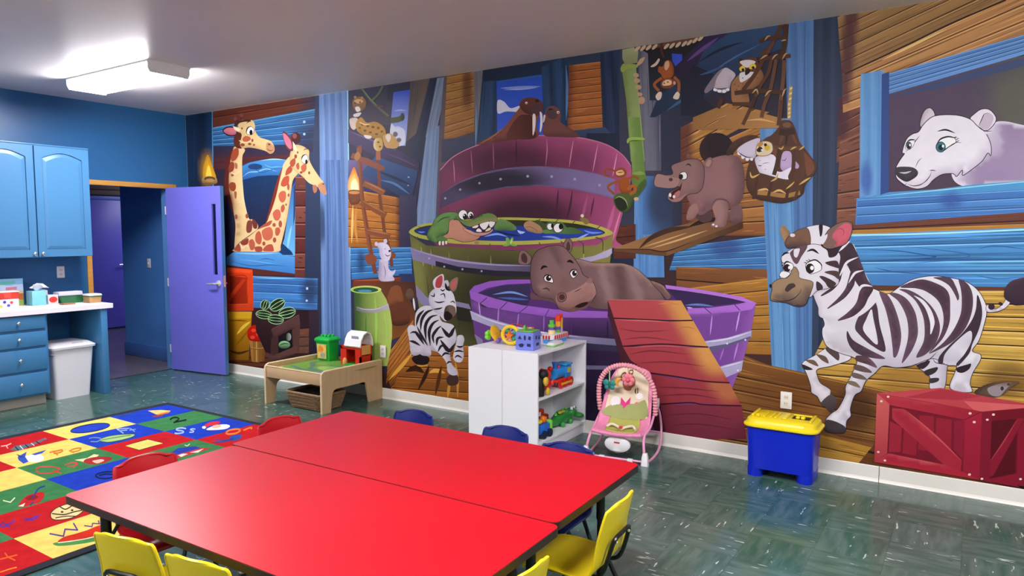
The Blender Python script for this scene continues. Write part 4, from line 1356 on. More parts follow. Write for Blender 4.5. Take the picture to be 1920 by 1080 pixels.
! painted_swimming_crocodile | painted crocodile with round eyes swimming in the olive tub
@ 960 380 8.309
S #46582c : 350 300 420 272 520 330 560 360 560 460 480 470 400 420
S #b48e6c k#8a6448,90,50,.6 : 190 360 220 302 300 282 385 325 450 372 490 455 425 482 330 464 240 432
T #7a5440 w9 : 200 385 280 375 360 410 430 460
S #6a9254 g#46683a,0 : 480 440 560 420 700 460 800 420 850 390 960 388 1112 452 1092 480 900 492 700 480 520 480
S #587a44 : 540 330 600 300 660 310 700 310 770 300 830 350 850 400 700 440 560 420
S #f8f6f8 o#1c1c14,8 : 550 370 570 330 610 322 640 350 640 400 610 425 570 415
S #f8f6f8 o#1c1c14,9 : 652 390 680 340 730 322 790 350 800 400 770 450 720 468 675 450
E #0e0c0a : 634 362 20 36 768 372 34 46
E #e8dcc0 : 1100 205 26 26
S #8a7a48 : 1060 260 1120 230 1200 270 1200 320 1150 340 1100 290
! painted_front_tub | painted purple tub with silver bands
@ 0 0 1
S #5a3478 : 888 548 930 534 1000 530 1250 536 1340 550 1405 566 1330 580 1150 588 1000 586 910 568
P #3a3458 g#40305c,90 : 895 550 940 536 995 532 995 560 990 574 930 566
T #7aa0dc w4 : 925 552 960 548 990 556
T #4a70b8 w4 : 935 558 965 560 992 562
P #3c2a58 : 1250 540 1330 552 1400 566 1330 574 1280 574
T #6a8cd0 w4 : 1285 572 1310 571 1338 574
T #c4d4f4 w2.5 : 1288 576 1300 578
M e 1110 690 190 150 #2e2040 .95
M e 1060 800 260 130 #261a36 .9
P #6c4488 g#8450a4,0 k#a06cc0,0,24,.6 : 881 548 905 575 1000 590 1150 594 1330 587 1418 568 1408 622 1394 676 1373 728 1330 830 930 830 905 690 890 620
M 0
T #c09adc w2.4 : 898 560 902 600
T #b48cd4 w2.4 : 936 572 934 612
T #a880cc w2.4 : 974 580 970 618
T #9870bc w2.4 : 1021 588 1020 622
T #5a3478 w2.4 : 1074 596 1070 640
T #2c1a3c w3 : 1140 600 1140 640
T #d0a0ec w2.6 : 1336 590 1332 628
T #d8a8f0 w3 : 1388 582 1380 622
T #b078d0 w3 : 1358 652 1350 676
T #c890e4 w3 : 1385 640 1376 676
P #a066c8 k#7a4a9c,90,6,.5 : 881 546 892 548 930 560 980 572 1040 580 1140 584 1140 596 1040 595 975 586 915 576 884 560
L #5a3478 w1.6 : 914 558 900 570
L #5a3478 w1.6 : 952 566 938 580
L #5a3478 w1.6 : 990 574 972 588
L #5a3478 w1.6 : 1030 580 1022 594
P #9a60c4 : 881 546 890 536 920 527 960 524 996 524 996 531 950 533 915 540 897 549
P #b878dc k#9058b4,90,5,.5 : 1290 578 1330 577 1385 570 1402 566 1419 568 1410 580 1385 584 1335 588 1290 588
P #c080e0 : 1248 534 1300 541 1345 548 1390 556 1419 568 1402 567 1370 559 1330 552 1290 546 1250 541
L #5a3478 w1.6 : 1322 577 1334 588
L #5a3478 w1.6 : 1378 571 1388 582
P #b8b2d4 g#7a7496,0 : 882 582 913 595 953 607 975 613 1022 622 1090 630 1160 636 1160 650 1090 645 1022 637 970 627 930 616 886 599
T #dcd8ec w3 : 884 585 913 598 953 610 1022 624 1090 632
P #3a3450 : 1022 637 1160 648 1160 660 1022 650
P #b8b2d8 k#6a648c,270,12,.3 : 1318 640 1365 633 1410 619 1409 633 1366 648 1330 660
T #e0dcf4 w3.4 : 1320 642 1365 635 1409 622
P #6a6488 : 1330 650 1366 644 1408 630 1408 634 1366 650 1332 661
P #b4aed4 : 1350 687 1394 675 1391 695 1358 709
T #dcd8f0 w3 : 1352 689 1393 678
E #e8e6f8 : 1364 644 1.8 1.8 1398 637 1.8 1.8 1384 694 1.6 1.6
P #8a84a4 : 890 626 905 636 912 660 900 655
P #7a7494 : 1060 684 1160 686 1160 693 1060 692
! painted_hippo | painted big brown hippo resting its head on the purple tub
@ 860 440 4.32
M l 1160 280 1230 520 46 #a48686 .75
M l 1300 280 1340 520 60 #604a4a .8
M l 1400 280 1470 520 50 #a08282 .75
M e 1080 520 90 120 #604848 .7
S #86686a k#5a4444,90,120,.6 k#c0a090,280,34,.8 o#3a2828,4 : 940 205 1100 226 1250 230 1350 236 1450 280 1540 360 1600 400 1640 470 1660 540 1500 590 1080 590 1000 400
M 0
S #7c5e5e k#c0a090,300,20,.7 o#3a2828,4 : 1560 372 1650 405 1690 450 1726 502 1690 525 1640 470 1590 420
S #8a6a68 o#3a2828,4 : 490 230 488 170 505 130 540 130 590 180 580 230 540 245
S #4e3434 : 515 210 512 165 535 150 560 190 550 230
S #8a6a66 o#3a2828,4 : 850 100 870 40 895 28 918 50 925 90 910 140 880 140
S #5a3a38 : 875 110 882 65 898 60 908 100 898 130
M l 770 110 830 230 36 #665052 .7
M e 690 430 60 50 #a88684 .6
M e 860 400 60 90 #7a5c5c .5
S #8c6c6c k#5a4046,180,90,.6 k#5e4446,100,60,.5 o#3a2828,5 : 585 350 588 260 600 190 640 130 720 97 800 86 860 102 905 150 950 205 990 270 1010 320 1060 352 1085 372 1112 430 1116 470 1092 530 1040 580 980 610 900 622 820 602 790 560 760 522 700 512 640 490 600 440
M 0
S #a87e78 k#7a5654,100,60,.6 k#c09a90,280,40,.5 : 790 530 800 490 860 475 940 445 1010 405 1050 370 1085 378 1113 440 1110 490 1060 535 970 570 880 592 815 575
S #9a7470 : 1040 385 1055 352 1080 352 1090 380 1080 395
S #8a625e o#3a2424,5 : 805 505 815 478 850 470 875 490 870 525 840 545 812 535
E #4e3230 : 840 505 24 24
S #7a5654 k#3a2424,270,30,.6 : 830 590 900 600 960 575 1030 545 1080 545 1040 590 980 612 900 622
S #241414 : 945 582 990 556 1040 545 1050 556 1020 580 980 592
T #3a2222 w6 : 935 465 970 450 1000 432
S #f6f4f8 o#221416,5 : 695 350 710 330 745 330 765 360 768 388 740 385 705 375
E #2a1512 : 732 352 22 24
E #ffffff : 740 342 7 8
T #1c0e10 w10 : 688 352 715 326 755 332
S #f6f4f8 o#221416,5 : 905 318 920 290 950 285 968 310 960 330 930 352
E #2a1512 : 942 312 20 24
E #ffffff : 950 302 7 8
T #1c0e10 w10 : 900 310 925 284 960 284
T #1a0c0e w22 : 668 285 690 258 725 262
T #1a0c0e w22 : 880 222 905 212 935 232
T #5a4044 w14 : 680 440 720 435 745 460
S #6a4e50 : 590 470 640 492 700 512 760 524 790 560 760 545 680 530 590 520
! painted_ramp | painted red plank ramp against the purple tub
@ 1100 520 3.6
P #4e2432 : 142 150 190 275 250 465 430 645 500 858 545 1085 480 1085 400 860 250 640 230 560 150 260
M l 640 90 880 520 190 #e0a45c .95
P #bc5258 : 147 150 640 157 717 290 187 275
P #b64c56 : 188 281 722 293 822 468 246 462
P #ae4650 : 247 468 826 474 966 710 700 690 425 642 300 560
M 0
M l 900 700 960 760 120 #c07a50 .8
P #a2404c : 425 650 700 696 968 714 1048 866 800 850 500 852
M 0
P #8a3848 g#7a3044,90 : 500 858 800 856 1050 870 1080 1090 545 1090
L #3c1820 w9 : 186 275 400 285 560 292 718 290
L #3c1820 w9 : 246 465 500 450 700 462 824 470
L #3c1820 w9 : 400 640 600 668 800 700 966 711
L #3c1820 w9 : 500 855 700 845 800 858 1048 866
T #d8787a w9 : 195 285 400 292 560 300
T #c8686c w8 : 255 475 500 462 700 472
T #8a3440 w8 : 220 345 360 365 560 358
T #8a3440 w8 : 240 420 400 405 600 430
T #7c2e3a w8 : 280 520 450 495 700 520
T #7c2e3a w8 : 330 580 550 570 800 600
T #742a38 w8 : 470 740 650 745 900 770
T #742a38 w8 : 480 800 700 790 900 820
T #6a2636 w8 : 540 930 760 920 1000 960
T #6a2636 w8 : 560 1000 760 990 1040 1030
T #d48a58 w9 : 480 180 560 175 640 185
T #c88450 w9 : 600 340 680 335 740 350
L #c87a7a w4 : 147 150 640 157
! painted_baby_zebra | painted laughing zebra foal by the barrels
@ 720 500 4.32
M 0
W #7a4820 #945a26 n5 q7 s#3c1e0e i#b87a34 : 30 900 330 560 420 700 100 1080
W #8a5424 #a86a2c n5 q7 s#3c1e0e i#c88c3c : 240 640 690 640 690 1110 30 1060
T #e0a848 w30 : 40 920 150 800 240 690
T #d89c40 w40 : 270 800 330 790 360 800
T #e4b050 w36 : 370 860 420 840 500 860
T #3a1e10 w50 : 180 850 260 820 330 860
T #3a1e10 w30 : 280 1000 340 880 370 800
T #5a3014 w30 : 420 1040 450 900 470 800
T #d0963c w24 : 520 1060 530 980 540 920
T #d0963c w20 : 600 1060 600 900 580 760
S #1e1518 : 230 740 300 700 370 740 350 790 270 790
S #4a3430 : 510 900 560 870 605 890 600 950 530 960
L #2c2228 w18 : 262 365 240 300 215 250
T #e8e4ec w16 : 255 355 250 320 240 240
S #6a5442 k#3a2c28,90,40,.7 : 180 240 190 190 220 175 245 210 240 260 200 275
S #d8d4de k#9a90a4,90,80,.6 : 255 440 265 370 300 330 350 315 420 330 450 370 470 440 560 470 585 520 590 590 560 640 480 690 400 680 330 650 280 620 260 560
S #d4cfda k#9a90a4,90,60,.7 : 195 500 230 470 270 500 320 560 350 620 360 680 380 715 320 720 270 690 220 680 210 600
S #cfc8d4 k#8a8294,90,40,.6 : 220 660 290 650 300 700 260 720 230 710
S #cfc8d4 k#8a8294,90,40,.6 : 310 650 370 640 385 715 330 715
S #dcd8e2 k#a098ac,0,50,.6 : 400 620 460 570 520 560 560 600 540 680 550 780 590 830 600 870 560 880 520 850 510 780 470 720 430 680
S #d8d4de k#a098ac,0,40,.5 : 570 690 590 610 600 560 640 555 655 590 645 640 650 720 630 770 590 770 565 740
T #2c2028 w24 : 265 480 285 400 330 350
T #2c2028 w24 : 300 520 310 430 350 370 410 345
T #2c2028 w26 : 345 600 340 480 380 410 440 390
T #2c2028 w26 : 380 640 370 530 400 460 450 430
T #2c2028 w24 : 410 620 400 560 440 500 470 480
T #2c2028 w22 : 430 640 440 580 490 570
T #2c2028 w20 : 440 690 470 640 520 650
T #2c2028 w18 : 470 730 500 700 545 710
T #2c2028 w14 : 510 790 530 770 555 775
T #2c2028 w26 : 215 540 260 530 330 630
T #2c2028 w22 : 210 600 250 610 300 640
T #2c2028 w20 : 270 480 310 560 360 640
T #2c2028 w34 : 470 490 530 560 560 520 580 480
T #2c2028 w34 : 460 590 530 680 580 620
T #2c2028 w16 : 590 640 620 650 650 640
T #2c2028 w16 : 570 690 610 680 650 690
T #2c2028 w14 : 575 740 600 720 640 740
S #dcd8e4 k#a29aae,180,50,.6 : 370 290 370 230 395 190 450 165 510 170 560 210 580 270 590 330 585 380 540 420 500 440 450 390 400 350
S #7a6458 k#3a2a2a,180,50,.8 : 500 330 540 310 580 330 585 380 560 410 520 440 490 410
S #241418 : 490 380 520 360 560 400 530 435 495 425
S #d8d0dc : 400 130 420 90 480 60 490 110 470 170 420 180
S #b0484c : 420 150 430 100 470 70 480 110 465 165 430 170
S #8a7468 : 530 150 550 110 595 85 605 110 590 180 560 200
S #b86860 : 545 155 560 120 590 100 595 130 575 180 555 190
S #c8c4cc : 485 120 520 110 530 150 500 170 480 160
T #1c1216 w22 : 500 130 515 180 545 195
T #2c2028 w12 : 380 230 410 240 410 210
T #2c2028 w12 : 410 280 450 290 500 280
T #2c2028 w14 : 400 345 450 340 480 330
T #2c2028 w10 : 455 230 490 220 500 260
T #2c2028 w10 : 540 290 565 280 580 300
T #2c2028 w12 : 460 180 480 195 500 180
! painted_small_hippo | painted laughing young hippo on a gangplank
@ 1120 220 4.153
P #a67c50 g#6a4630,0 : 130 1020 600 852 760 815 1135 815 540 1045
P #6e4c32 : 130 1020 540 1045 545 1080 138 1046
P #84603c g#4a3020,0 : 540 1045 1135 812 1135 862 545 1080
T #4a3020 w40 : 330 1020 420 940 560 880 740 850
T #d8b078 w14 : 420 1020 620 960 860 880
T #d0a870 w12 : 360 1010 520 960 700 900
T #3c2618 w10 : 170 1025 400 1030 540 1042 760 960
T #2c1a14 w40 : 720 850 860 800 1000 800
S #7a5c5e k#4c3438,90,60,.7 : 1030 780 1050 700 1120 690 1130 800 1080 830 1040 820
S #5a4044 : 760 740 840 720 900 740 890 800 830 820 780 790
S #967072 k#5a4046,0,120,.8 k#6a4c50,90,80,.6 : 830 420 850 370 900 320 1000 295 1080 300 1130 360 1150 480 1140 600 1100 680 1020 700 900 710 820 760 770 740 720 660 700 600 740 520
S #a07a76 k#7a5654,90,40,.6 : 695 790 720 700 770 670 790 720 770 770 740 800
S #a07c78 k#76565a,0,50,.7 k#76565a,90,30,.5 : 900 700 940 650 1000 660 1025 720 1015 800 990 850 930 855 885 845 920 800 915 760
T #6a4c50 w12 : 885 700 930 640 1010 650 1050 720
S #8a6a68 : 820 390 850 330 885 312 905 340 890 390 850 400
S #b08a84 : 845 370 870 330 890 345 870 385
E #7a5a5c : 712 300 16 18
S #967472 k#76565a,0,80,.7 o#4a3034,5 : 590 440 580 380 640 350 720 325 790 330 830 380 835 470 820 550 780 590 720 600 650 640 600 655 555 640 560 590 640 540 560 550 500 545 450 530 445 490 470 440 530 450
S #a88480 : 448 500 470 445 540 455 600 470 640 480 620 540 560 552 500 546 455 535
E #5a3e40 : 575 485 16 14
S #4a1820 : 585 580 640 545 660 510 650 570 600 640 560 620
S #b87878 : 600 600 640 570 645 600 600 640
S #a87c78 : 555 630 590 640 650 625 700 590 650 650 590 658
E #f4ecec : 570 606 10 16 600 618 10 12
S #f6f4f8 o#2a181c,5 : 640 470 650 435 685 425 702 450 695 480 660 485
E #1a0e10 : 655 462 16 20
T #241418 w10 : 690 375 715 365 735 385
E #f0e8e8 : 905 835 10 8 930 848 10 8
'''
MURAL_D = '''
! painted_owl | painted brown horned owl on a rope swing of sticks
@ 1300 30 5.142
P #9a7040 g#b88850,0 : 0 980 240 880 600 920 860 990 880 1080 0 1100
T #d8b070 w16 : 120 1070 240 1000 320 960
T #3c2216 w8 : 100 1080 220 1010 320 965
T #dcb478 w16 : 500 1010 650 1000 800 1030
S #c8bcc8 k#6a5a68,90,60,.6 : 200 700 230 600 300 505 360 520 410 570 370 640 350 710 310 740 250 740
S #8a7c88 : 110 720 160 640 240 540 290 510 230 600 200 690 130 745
E #f0ecf2 : 215 712 20 16 255 725 20 16 300 728 20 16 335 712 18 14
T #241a20 w10 : 205 695 260 706 340 695
S #a07450 k#6a4428,0,90,.7 : 370 660 400 610 460 560 560 540 640 510 680 580 640 660 540 740 540 830 440 850 380 830 368 740
S #6a3c20 : 440 470 460 430 530 410 590 400 625 440 630 510 590 560 520 580 470 570
P #3a2620 : 440 450 450 400 480 425
S #e4dce0 : 455 440 530 425 600 440 580 470 520 500 470 470
S #e8e0e4 : 450 560 500 540 560 540 590 550 540 600 460 640
S #e8c84c : 448 505 480 480 500 500 500 530 470 535 452 528
S #e8c84c : 540 490 570 462 600 470 605 500 570 515 545 510
E #161008 : 482 522 14 16 580 500 14 14
S #22181c : 505 530 530 510 555 530 535 560 505 572
E #6a4428 : 400 660 7 5 440 680 7 5 480 660 7 5 420 710 7 5 480 600 7 5 620 600 7 5
L #5a3826 w40 : 860 80 800 200 700 380 600 560 480 720
L #4e3022 w48 : 900 80 880 300 840 420
L #664230 w30 : 780 250 720 360
L #573624 w36 : 700 320 640 440
L #5e3c2a w34 : 760 420 720 560 640 690 560 880 480 1050
L #6a4834 w36 : 800 420 770 600 740 730 690 850 660 980
L #704e3a w38 : 880 430 870 600 850 780 830 1000 820 1060
L #4a2c20 w30 : 600 780 560 900
L #503222 w44 : 400 745 620 725 870 740
L #553624 w36 : 640 250 720 215 900 205
L #553624 w40 : 640 425 780 400 940 385
L #5a3826 w36 : 380 850 480 850 560 850
L #54361f w40 : 240 890 280 800
T #c8a878 w14 : 690 240 720 200 750 195
T #c8a878 w14 : 850 245 880 235 900 235
T #c8a878 w14 : 650 420 690 390 720 380
T #c8a878 w14 : 760 425 790 385 820 370
T #c8a878 w14 : 860 420 890 370 915 365
T #c8a878 w16 : 570 750 610 710 630 760
T #c8a878 w16 : 690 780 730 730 760 720
T #c8a878 w16 : 860 780 880 720 900 700
L #c0a060 w34 : 945 680 935 800 930 900 925 990
E #ead8a0 r : 945 700 16 9 -40 940 750 16 9 -40 938 800 16 9 -40 934 850 16 9 -40 930 900 16 9 -40 928 950 16 9 -40
! painted_caged_owl | painted white owl in a hanging cage of sticks
@ 1360 200 4.908
S #5a3a2a k#33201a,90,80,.7 : 360 300 430 260 500 180 520 130 600 130 640 190 690 330 760 420 840 540 820 620 740 720 720 800 640 860 520 890 380 870 270 840 200 740 200 600 260 420
S #7a4e36 : 720 420 800 500 820 580 760 640 740 560
S #54382c k#2c1c18,90,30,.7 : 10 440 60 340 160 280 270 262 330 300 320 340 250 310 150 350 60 440
S #d8d0e2 k#a89cb4,90,40,.6 : 110 400 180 340 300 290 325 310 300 360 290 440 260 480 200 480 140 450
E #f0ecf4 : 130 430 16 18 165 465 16 18 205 485 16 16 245 485 14 14
T #20161a w9 : 115 405 150 440 200 465 255 468
S #c8b0d8 k#a088b8,90,60,.5 : 530 430 580 410 612 440 612 560 560 600 510 560
S #c0a8d0 : 640 500 680 540 670 570 640 560
S #eeeaf6 k#c0b4d0,180,50,.7 : 280 470 330 450 430 440 470 480 470 580 520 600 610 560 580 640 580 690 470 690 380 650 320 610 280 520
S #7a4a30 : 440 360 500 380 490 450 450 450
S #e4d4b4 o#8a6438,6 : 290 370 320 330 380 318 430 340 440 400 410 440 350 455 290 440
S #c09050 : 300 340 340 325 350 350 310 375
E #d8b82c : 388 378 26 28
E #181008 : 372 352 14 14
S #2c2024 : 290 400 320 370 345 385 340 410 310 420
E #f4f2fa : 340 400 10 8
T #8a7c98 w6 : 310 500 330 495 
T #8a7c98 w6 : 340 530 370 520 410 515
T #4a3c50 w8 : 300 540 325 545 340 540
T #8a7c98 w6 : 360 580 380 575
T #6a4a88 w7 : 520 490 550 495 565 470
L #4a2e22 w38 : 500 390 480 520 450 630
L #54362a w36 : 630 380 630 540 610 690
L #5e3e2c w30 : 705 390 720 520 710 690
L #5a3c28 w40 : 230 610 320 630 430 660 560 690 680 680 760 660
L #684630 w30 : 440 370 560 385 720 375
T #6a4a38 w30 : 500 350 520 300 540 220
T #33211a w20 : 560 360 565 300 570 240
T #6a4a38 w26 : 660 350 630 280 600 220
L #3e281e w60 : 500 230 560 240 640 220
E #7a5a44 : 570 170 40 24
L #a8804c w40 : 300 790 400 800 560 820 690 790
T #e0b87a w20 : 300 770 380 760 400 780
T #e0b87a w20 : 440 790 500 770 560 800
L #4c3022 w24 : 300 650 260 850
L #4c3022 w28 : 430 690 390 870
L #4c3022 w28 : 590 720 560 870
L #5a3c28 w26 : 690 700 640 860
T #d8b46c w18 : 230 600 250 650 320 620
T #d8b46c w18 : 420 690 470 660 490 610
T #d8b46c w16 : 560 760 610 720 640 690
T #d8b46c w18 : 680 720 740 680 790 650
T #d8b46c w14 : 490 380 520 390 540 360
T #d8b46c w14 : 600 400 630 380 660 370
T #d8b46c w14 : 680 400 710 380 730 360
L #5c3c2a w34 : 520 -60 510 60 495 170
L #c8a868 w30 : 592 -40 590 110
E #ead8a0 r : 590 -20 14 8 -40 590 20 14 8 -40 590 60 14 8 -40 590 95 14 8 -40
! painted_zebra | painted big trotting zebra with blushing ears
@ 1480 560 4.154
S #e4dfea k#b8aebf,90,40,.7 o#2c2230,4 : 320 370 200 440 112 490 102 525 125 560 150 620 170 690 175 730 220 760 250 808 300 790 325 720 300 690 245 655 220 600 222 548 340 520 480 465 420 390
S #5c5054 g#3c3438,90 : 250 808 325 745 375 800 330 882 285 845
S #5a4a4c : 310 372 385 420 385 480 340 450 285 396
S #6a5850 : 215 432 285 450 308 502 265 485 235 460
S #74604f : 130 478 195 478 228 525 170 505
S #3a2c30 : 102 510 165 535 182 552 120 550
@ 0 0 1
S #d6d0de k#a89eb0,0,14,.7 o#2c2230,1 : 1719 682 1745 650 1780 660 1776 690 1770 728 1744 728 1743 705
S #e2dee8 k#a69cae,90,40,.6 k#f4f2f8,270,30,.5 o#2c2230,1.2 : 1526 548 1560 540 1600 545 1636 541 1664 551 1689 536 1711 524 1738 518 1762 518 1799 524 1819 532 1836 547 1848 569 1850 585 1847 602 1836 637 1823 657 1838 664 1838 675 1824 699 1819 718 1821 735 1782 728 1791 696 1793 686 1775 684 1750 672 1719 682 1707 686 1681 689 1656 686 1640 700 1624 714 1615 733 1603 741 1595 765 1596 779 1588 789 1584 810 1562 810 1547 803 1549 786 1560 774 1572 765 1585 740 1586 724 1598 700 1606 674 1576 662 1552 650 1543 632 1542 617 1546 606 1536 580 1530 562
@ 1480 560 4.154
S #4a4044 k#2c2428,90,30,.7 : 272 1015 285 945 350 950 430 990 440 1020 420 1042 340 1046
S #5c4048 k#7c6078,0,60,.7 : 528 442 620 458 685 535 600 508 522 480
S #6a5654 : 515 512 592 530 645 574 560 566 505 545
S #74625c : 495 575 562 590 604 630 500 612
S #80705e : 470 638 522 650 552 692 462 662
S #54404e k#3c2c38,0,40,.6 : 650 0 685 60 705 200 750 405 640 362 540 272 513 220 540 140 600 60
S #e8e4ee : 640 82 655 150 690 350 620 302 575 232 600 160
S #4c3a48 k#6c5468,0,60,.6 : 453 250 500 322 620 392 748 465 600 452 500 402 453 322
@ 1640 400 4.911
S #54404c k#7a5c76,*,40,.6 : 45 720 115 745 170 830 215 950 238 1050 246 1130 235 1220 205 1310 175 1322 165 1230 150 1110 130 1000 100 880 65 790
S #5a4650 k#7a5c76,*,40,.5 : 135 738 205 735 300 790 370 900 396 1020 395 1130 350 1250 290 1340 250 1376 275 1280 305 1160 310 1050 285 930 220 810
S #54404c k#705468,*,30,.5 : 228 700 310 703 420 760 520 850 580 950 602 1060 570 1180 480 1290 392 1328 390 1300 450 1180 460 1050 440 930 380 810 300 738
S #ece8f2 : 363 757 450 800 520 890 552 990 540 1060 514 1112 510 1000 470 880 410 800
S #4c3844 k#6c5064,*,40,.5 : 238 680 350 625 450 608 560 640 650 690 690 760 696 870 690 1000 640 1130 560 1230 500 1282 590 1150 632 1020 626 900 580 800 480 722 380 690
S #5a4654 : 540 590 690 593 742 660 778 760 765 802 740 750 690 670 620 622
S #4c3844 k#6c5064,*,40,.5 : 775 608 850 643 895 720 906 830 880 960 820 1080 720 1180 600 1250 500 1290 620 1200 720 1080 790 930 802 790 792 690
S #44323e : 945 750 982 840 988 950 955 1080 900 1200 870 1290 770 1402 752 1382 830 1290 892 1170 880 1080 760 1170 650 1290 625 1382 585 1370 600 1310 680 1220 800 1110 890 990 932 880
S #342630 : 758 1420 850 1390 888 1384 870 1432 810 1466 760 1456
S #3a2c36 : 388 1395 502 1354 496 1390 440 1432
S #3c3038 : 458 1450 578 1414 560 1462 490 1492
S #443a40 : 508 1520 588 1514 582 1546 514 1562
T #2c2230 w8 : 390 1400 500 1345 580 1270
T #2c2230 w7 : 535 1320 560 1370 640 1388 680 1390
S #e4dee8 k#a89cb0,90,20,.7 o#2c2230,4 : 1028 850 1060 845 1100 880 1150 860 1190 820 1220 775 1252 810 1200 872 1120 906 1035 906
E #3a2c38 r : 1075 858 30 30 0 1160 832 22 14 30
S #44303e k#2c2030,90,70,.7 k#6a4e62,270,40,.5 : 1195 775 1200 690 1260 622 1370 592 1500 600 1600 680 1560 800 1320 846 1250 822
@ 1400 380 4.909
S #e8e4ee k#b4aabe,180,40,.5 : 620 830 700 800 800 700 860 560 900 420 980 380 1030 500 1090 640 1160 790 1200 900 1000 1060 700 1060 660 960
S #46343f k#6a5062,0,50,.6 : 880 430 960 370 1012 450 1062 570 1112 700 1165 792 1060 790 990 700 930 580 870 500
S #42303a k#6a4e60,200,50,.6 : 820 470 900 430 965 500 930 560 885 640 862 720 800 800 700 858 688 848 780 780 842 720 852 640 840 560
S #48343f k#7a5c70,200,60,.6 : 970 620 1060 600 1085 650 1010 690 985 770 900 880 750 977 742 972 840 880 910 790 940 700
S #4a3640 k#7a5c70,200,60,.6 : 1060 780 1165 790 1120 880 1080 960 990 1040 880 1080 840 1080 930 1010 1010 920
T #ece8f2 w22 : 850 690 890 610 930 545 1030 500
T #ece8f2 w22 : 940 740 980 670 1010 640 1080 622
T #ece8f2 w24 : 1010 870 1050 780 1090 760 1160 770
T #ece8f2 w22 : 850 450 900 400 955 350
S #a88a64 k#6a4c38,0,30,.7 : 310 255 340 205 375 240 405 290 370 360 380 420 335 330
S #eae6f0 o#2c2230,4 : 545 235 620 210 700 205 775 235 745 290 690 385 600 395 580 300
S #24202a : 668 208 702 208 697 290 680 312 672 270
S #80604c k#4a3440,100,90,.9 o#2c2230,4 : 355 365 400 300 480 250 555 232 586 290 588 380 540 412 440 412 380 420
E #e8e0e8 : 425 300 24 16
S #e9e5ef k#c0b6ca,60,80,.6 o#2c2230,5 : 325 495 385 445 430 422 500 412 600 382 690 392 760 420 840 450 866 500 852 600 852 720 830 760 740 792 650 812 585 870 540 800 420 700 330 700 305 670 340 620 330 560
S #3c2a33 : 688 392 760 330 810 330 838 362 802 402 852 432 822 490 762 502 742 440
S #846860 o#2c2028,5 : 700 385 740 270 820 202 900 174 962 180 977 222 962 300 922 372 862 402 760 425
S #d4687a k#b04c60,90,40,.6 : 790 315 830 242 900 192 955 200 966 260 930 352 862 396 808 402 832 370
T #a84c60 w9 : 815 260 860 238 895 260 890 310
T #ece8f0 w34 : 700 385 720 330 745 290
S #6a5058 : 405 455 470 410 562 400 505 500 470 562 438 550 410 495
S #eae6f0 : 438 435 470 422 492 430 468 500 440 492
S #4a3840 : 728 548 830 535 852 600 800 590 750 572
S #52423f k#6a5850,*,20,.5 : 718 640 790 624 852 640 852 705 800 672
S #4a3a3c : 672 680 720 680 826 742 762 782 722 732
S #44343a : 645 725 692 752 702 792 650 806
S #a48a6e k#5a484c,70,150,1 o#2c2028,5 : 240 742 300 702 370 692 408 652 420 610 452 590 482 640 492 692 600 722 614 760 580 860 535 945 450 952 400 932 350 917 250 906 220 882 236 800
T #2c1e22 w8 : 222 882 330 906 430 884 490 830 505 780
S #4c3a3a : 355 800 385 752 435 742 452 770 420 790 380 820
T #2c1e22 w6 : 400 930 440 950 470 940 490 945 540 935
E #2c1e22 : 222 765 10 18
S #fafafe o#22181e,5 : 545 590 570 546 630 530 680 560 692 610 650 640 580 652
E #2a181a : 586 605 40 46
E #ffffff : 604 600 17 20
T #1e1418 w13 : 540 570 590 536 640 528 690 570 690 612
T #1e1418 w8 : 528 548 560 556
T #1e1418 w8 : 545 530 575 542
T #1e1418 w8 : 568 518 590 535
T #1a1216 w22 : 555 450 610 433 668 470
S #fafafe o#22181e,5 : 342 600 368 550 420 560 432 600 382 642
E #2a181a : 374 602 32 38
E #ffffff : 395 597 11 15
T #1e1418 w11 : 335 580 370 542 425 560
T #1e1418 w8 : 322 545 350 560
T #1e1418 w8 : 320 575 345 575
T #1a1216 w18 : 325 495 355 465 395 462
S #f4f2f8 o#22181e,4 : 305 670 330 630 390 640 400 660 350 695
! painted_red_crate | painted big red wooden crate at the right
@ 1600 700 4.5
M e 1300 60 300 60 #6a4a2c .6
S #6a5648 k#3a2c28,180,80,.8 : 1020 160 1080 110 1180 75 1290 60 1400 70 1340 110 1270 170 1200 200 1100 200
S #9a8e94 : 1130 130 1170 105 1260 80 1330 80 1280 140 1230 190 1160 180
E #3a3034 : 1255 125 14 18 1310 90 14 12
M 0
P #c85058 g#a82c40,0 : 200 165 740 120 1080 185 1440 250 2900 150 2900 230 1440 290 1085 320 640 240
P #b03848 : 440 200 740 130 1080 190 880 225
P #d8686a : 930 230 1440 265 2900 165 2900 195 1440 300 1085 322 1010 300
P #8a1e34 g#a02038,0 : 200 165 1085 320 1062 895 175 745
P #7c1a2e : 310 265 940 385 925 830 285 670
P #a02a3c : 310 400 410 450 400 660 300 660
P #982438 : 430 440 545 480 530 690 415 670
P #982438 : 560 350 680 360 680 660 545 640
P #982438 : 700 370 830 390 825 640 690 600
P #90203a : 850 400 940 390 920 720 850 640
P #a82c40 k#c04c54,270,16,.6 : 330 290 430 300 915 730 905 830 790 790 330 380
T #c85c60 w14 : 440 305 680 510 910 730
P #b83848 g#a02438,0 k#c8585c,270,14,.6 : 205 168 1085 320 940 388 300 262
P #d06864 g#b03c48,90 : 200 165 310 262 290 672 178 745
P #b02a40 k#d47070,270,14,.7 : 178 745 300 672 780 770 935 832 1062 895 700 830
P #a82440 g#98203a,90 : 940 388 1085 320 1062 895 935 835
L #6a1428 w6 : 940 388 1085 320
L #6a1428 w6 : 310 262 290 672
P #7a1428 g#6a1024,0 : 1085 320 1440 290 2900 165 2900 1160 1440 965 1062 895
P #5a0e1e : 1165 400 1385 380 1365 840 1150 890
P #8c1c34 : 1385 375 1440 380 1180 860 1140 870 1140 760
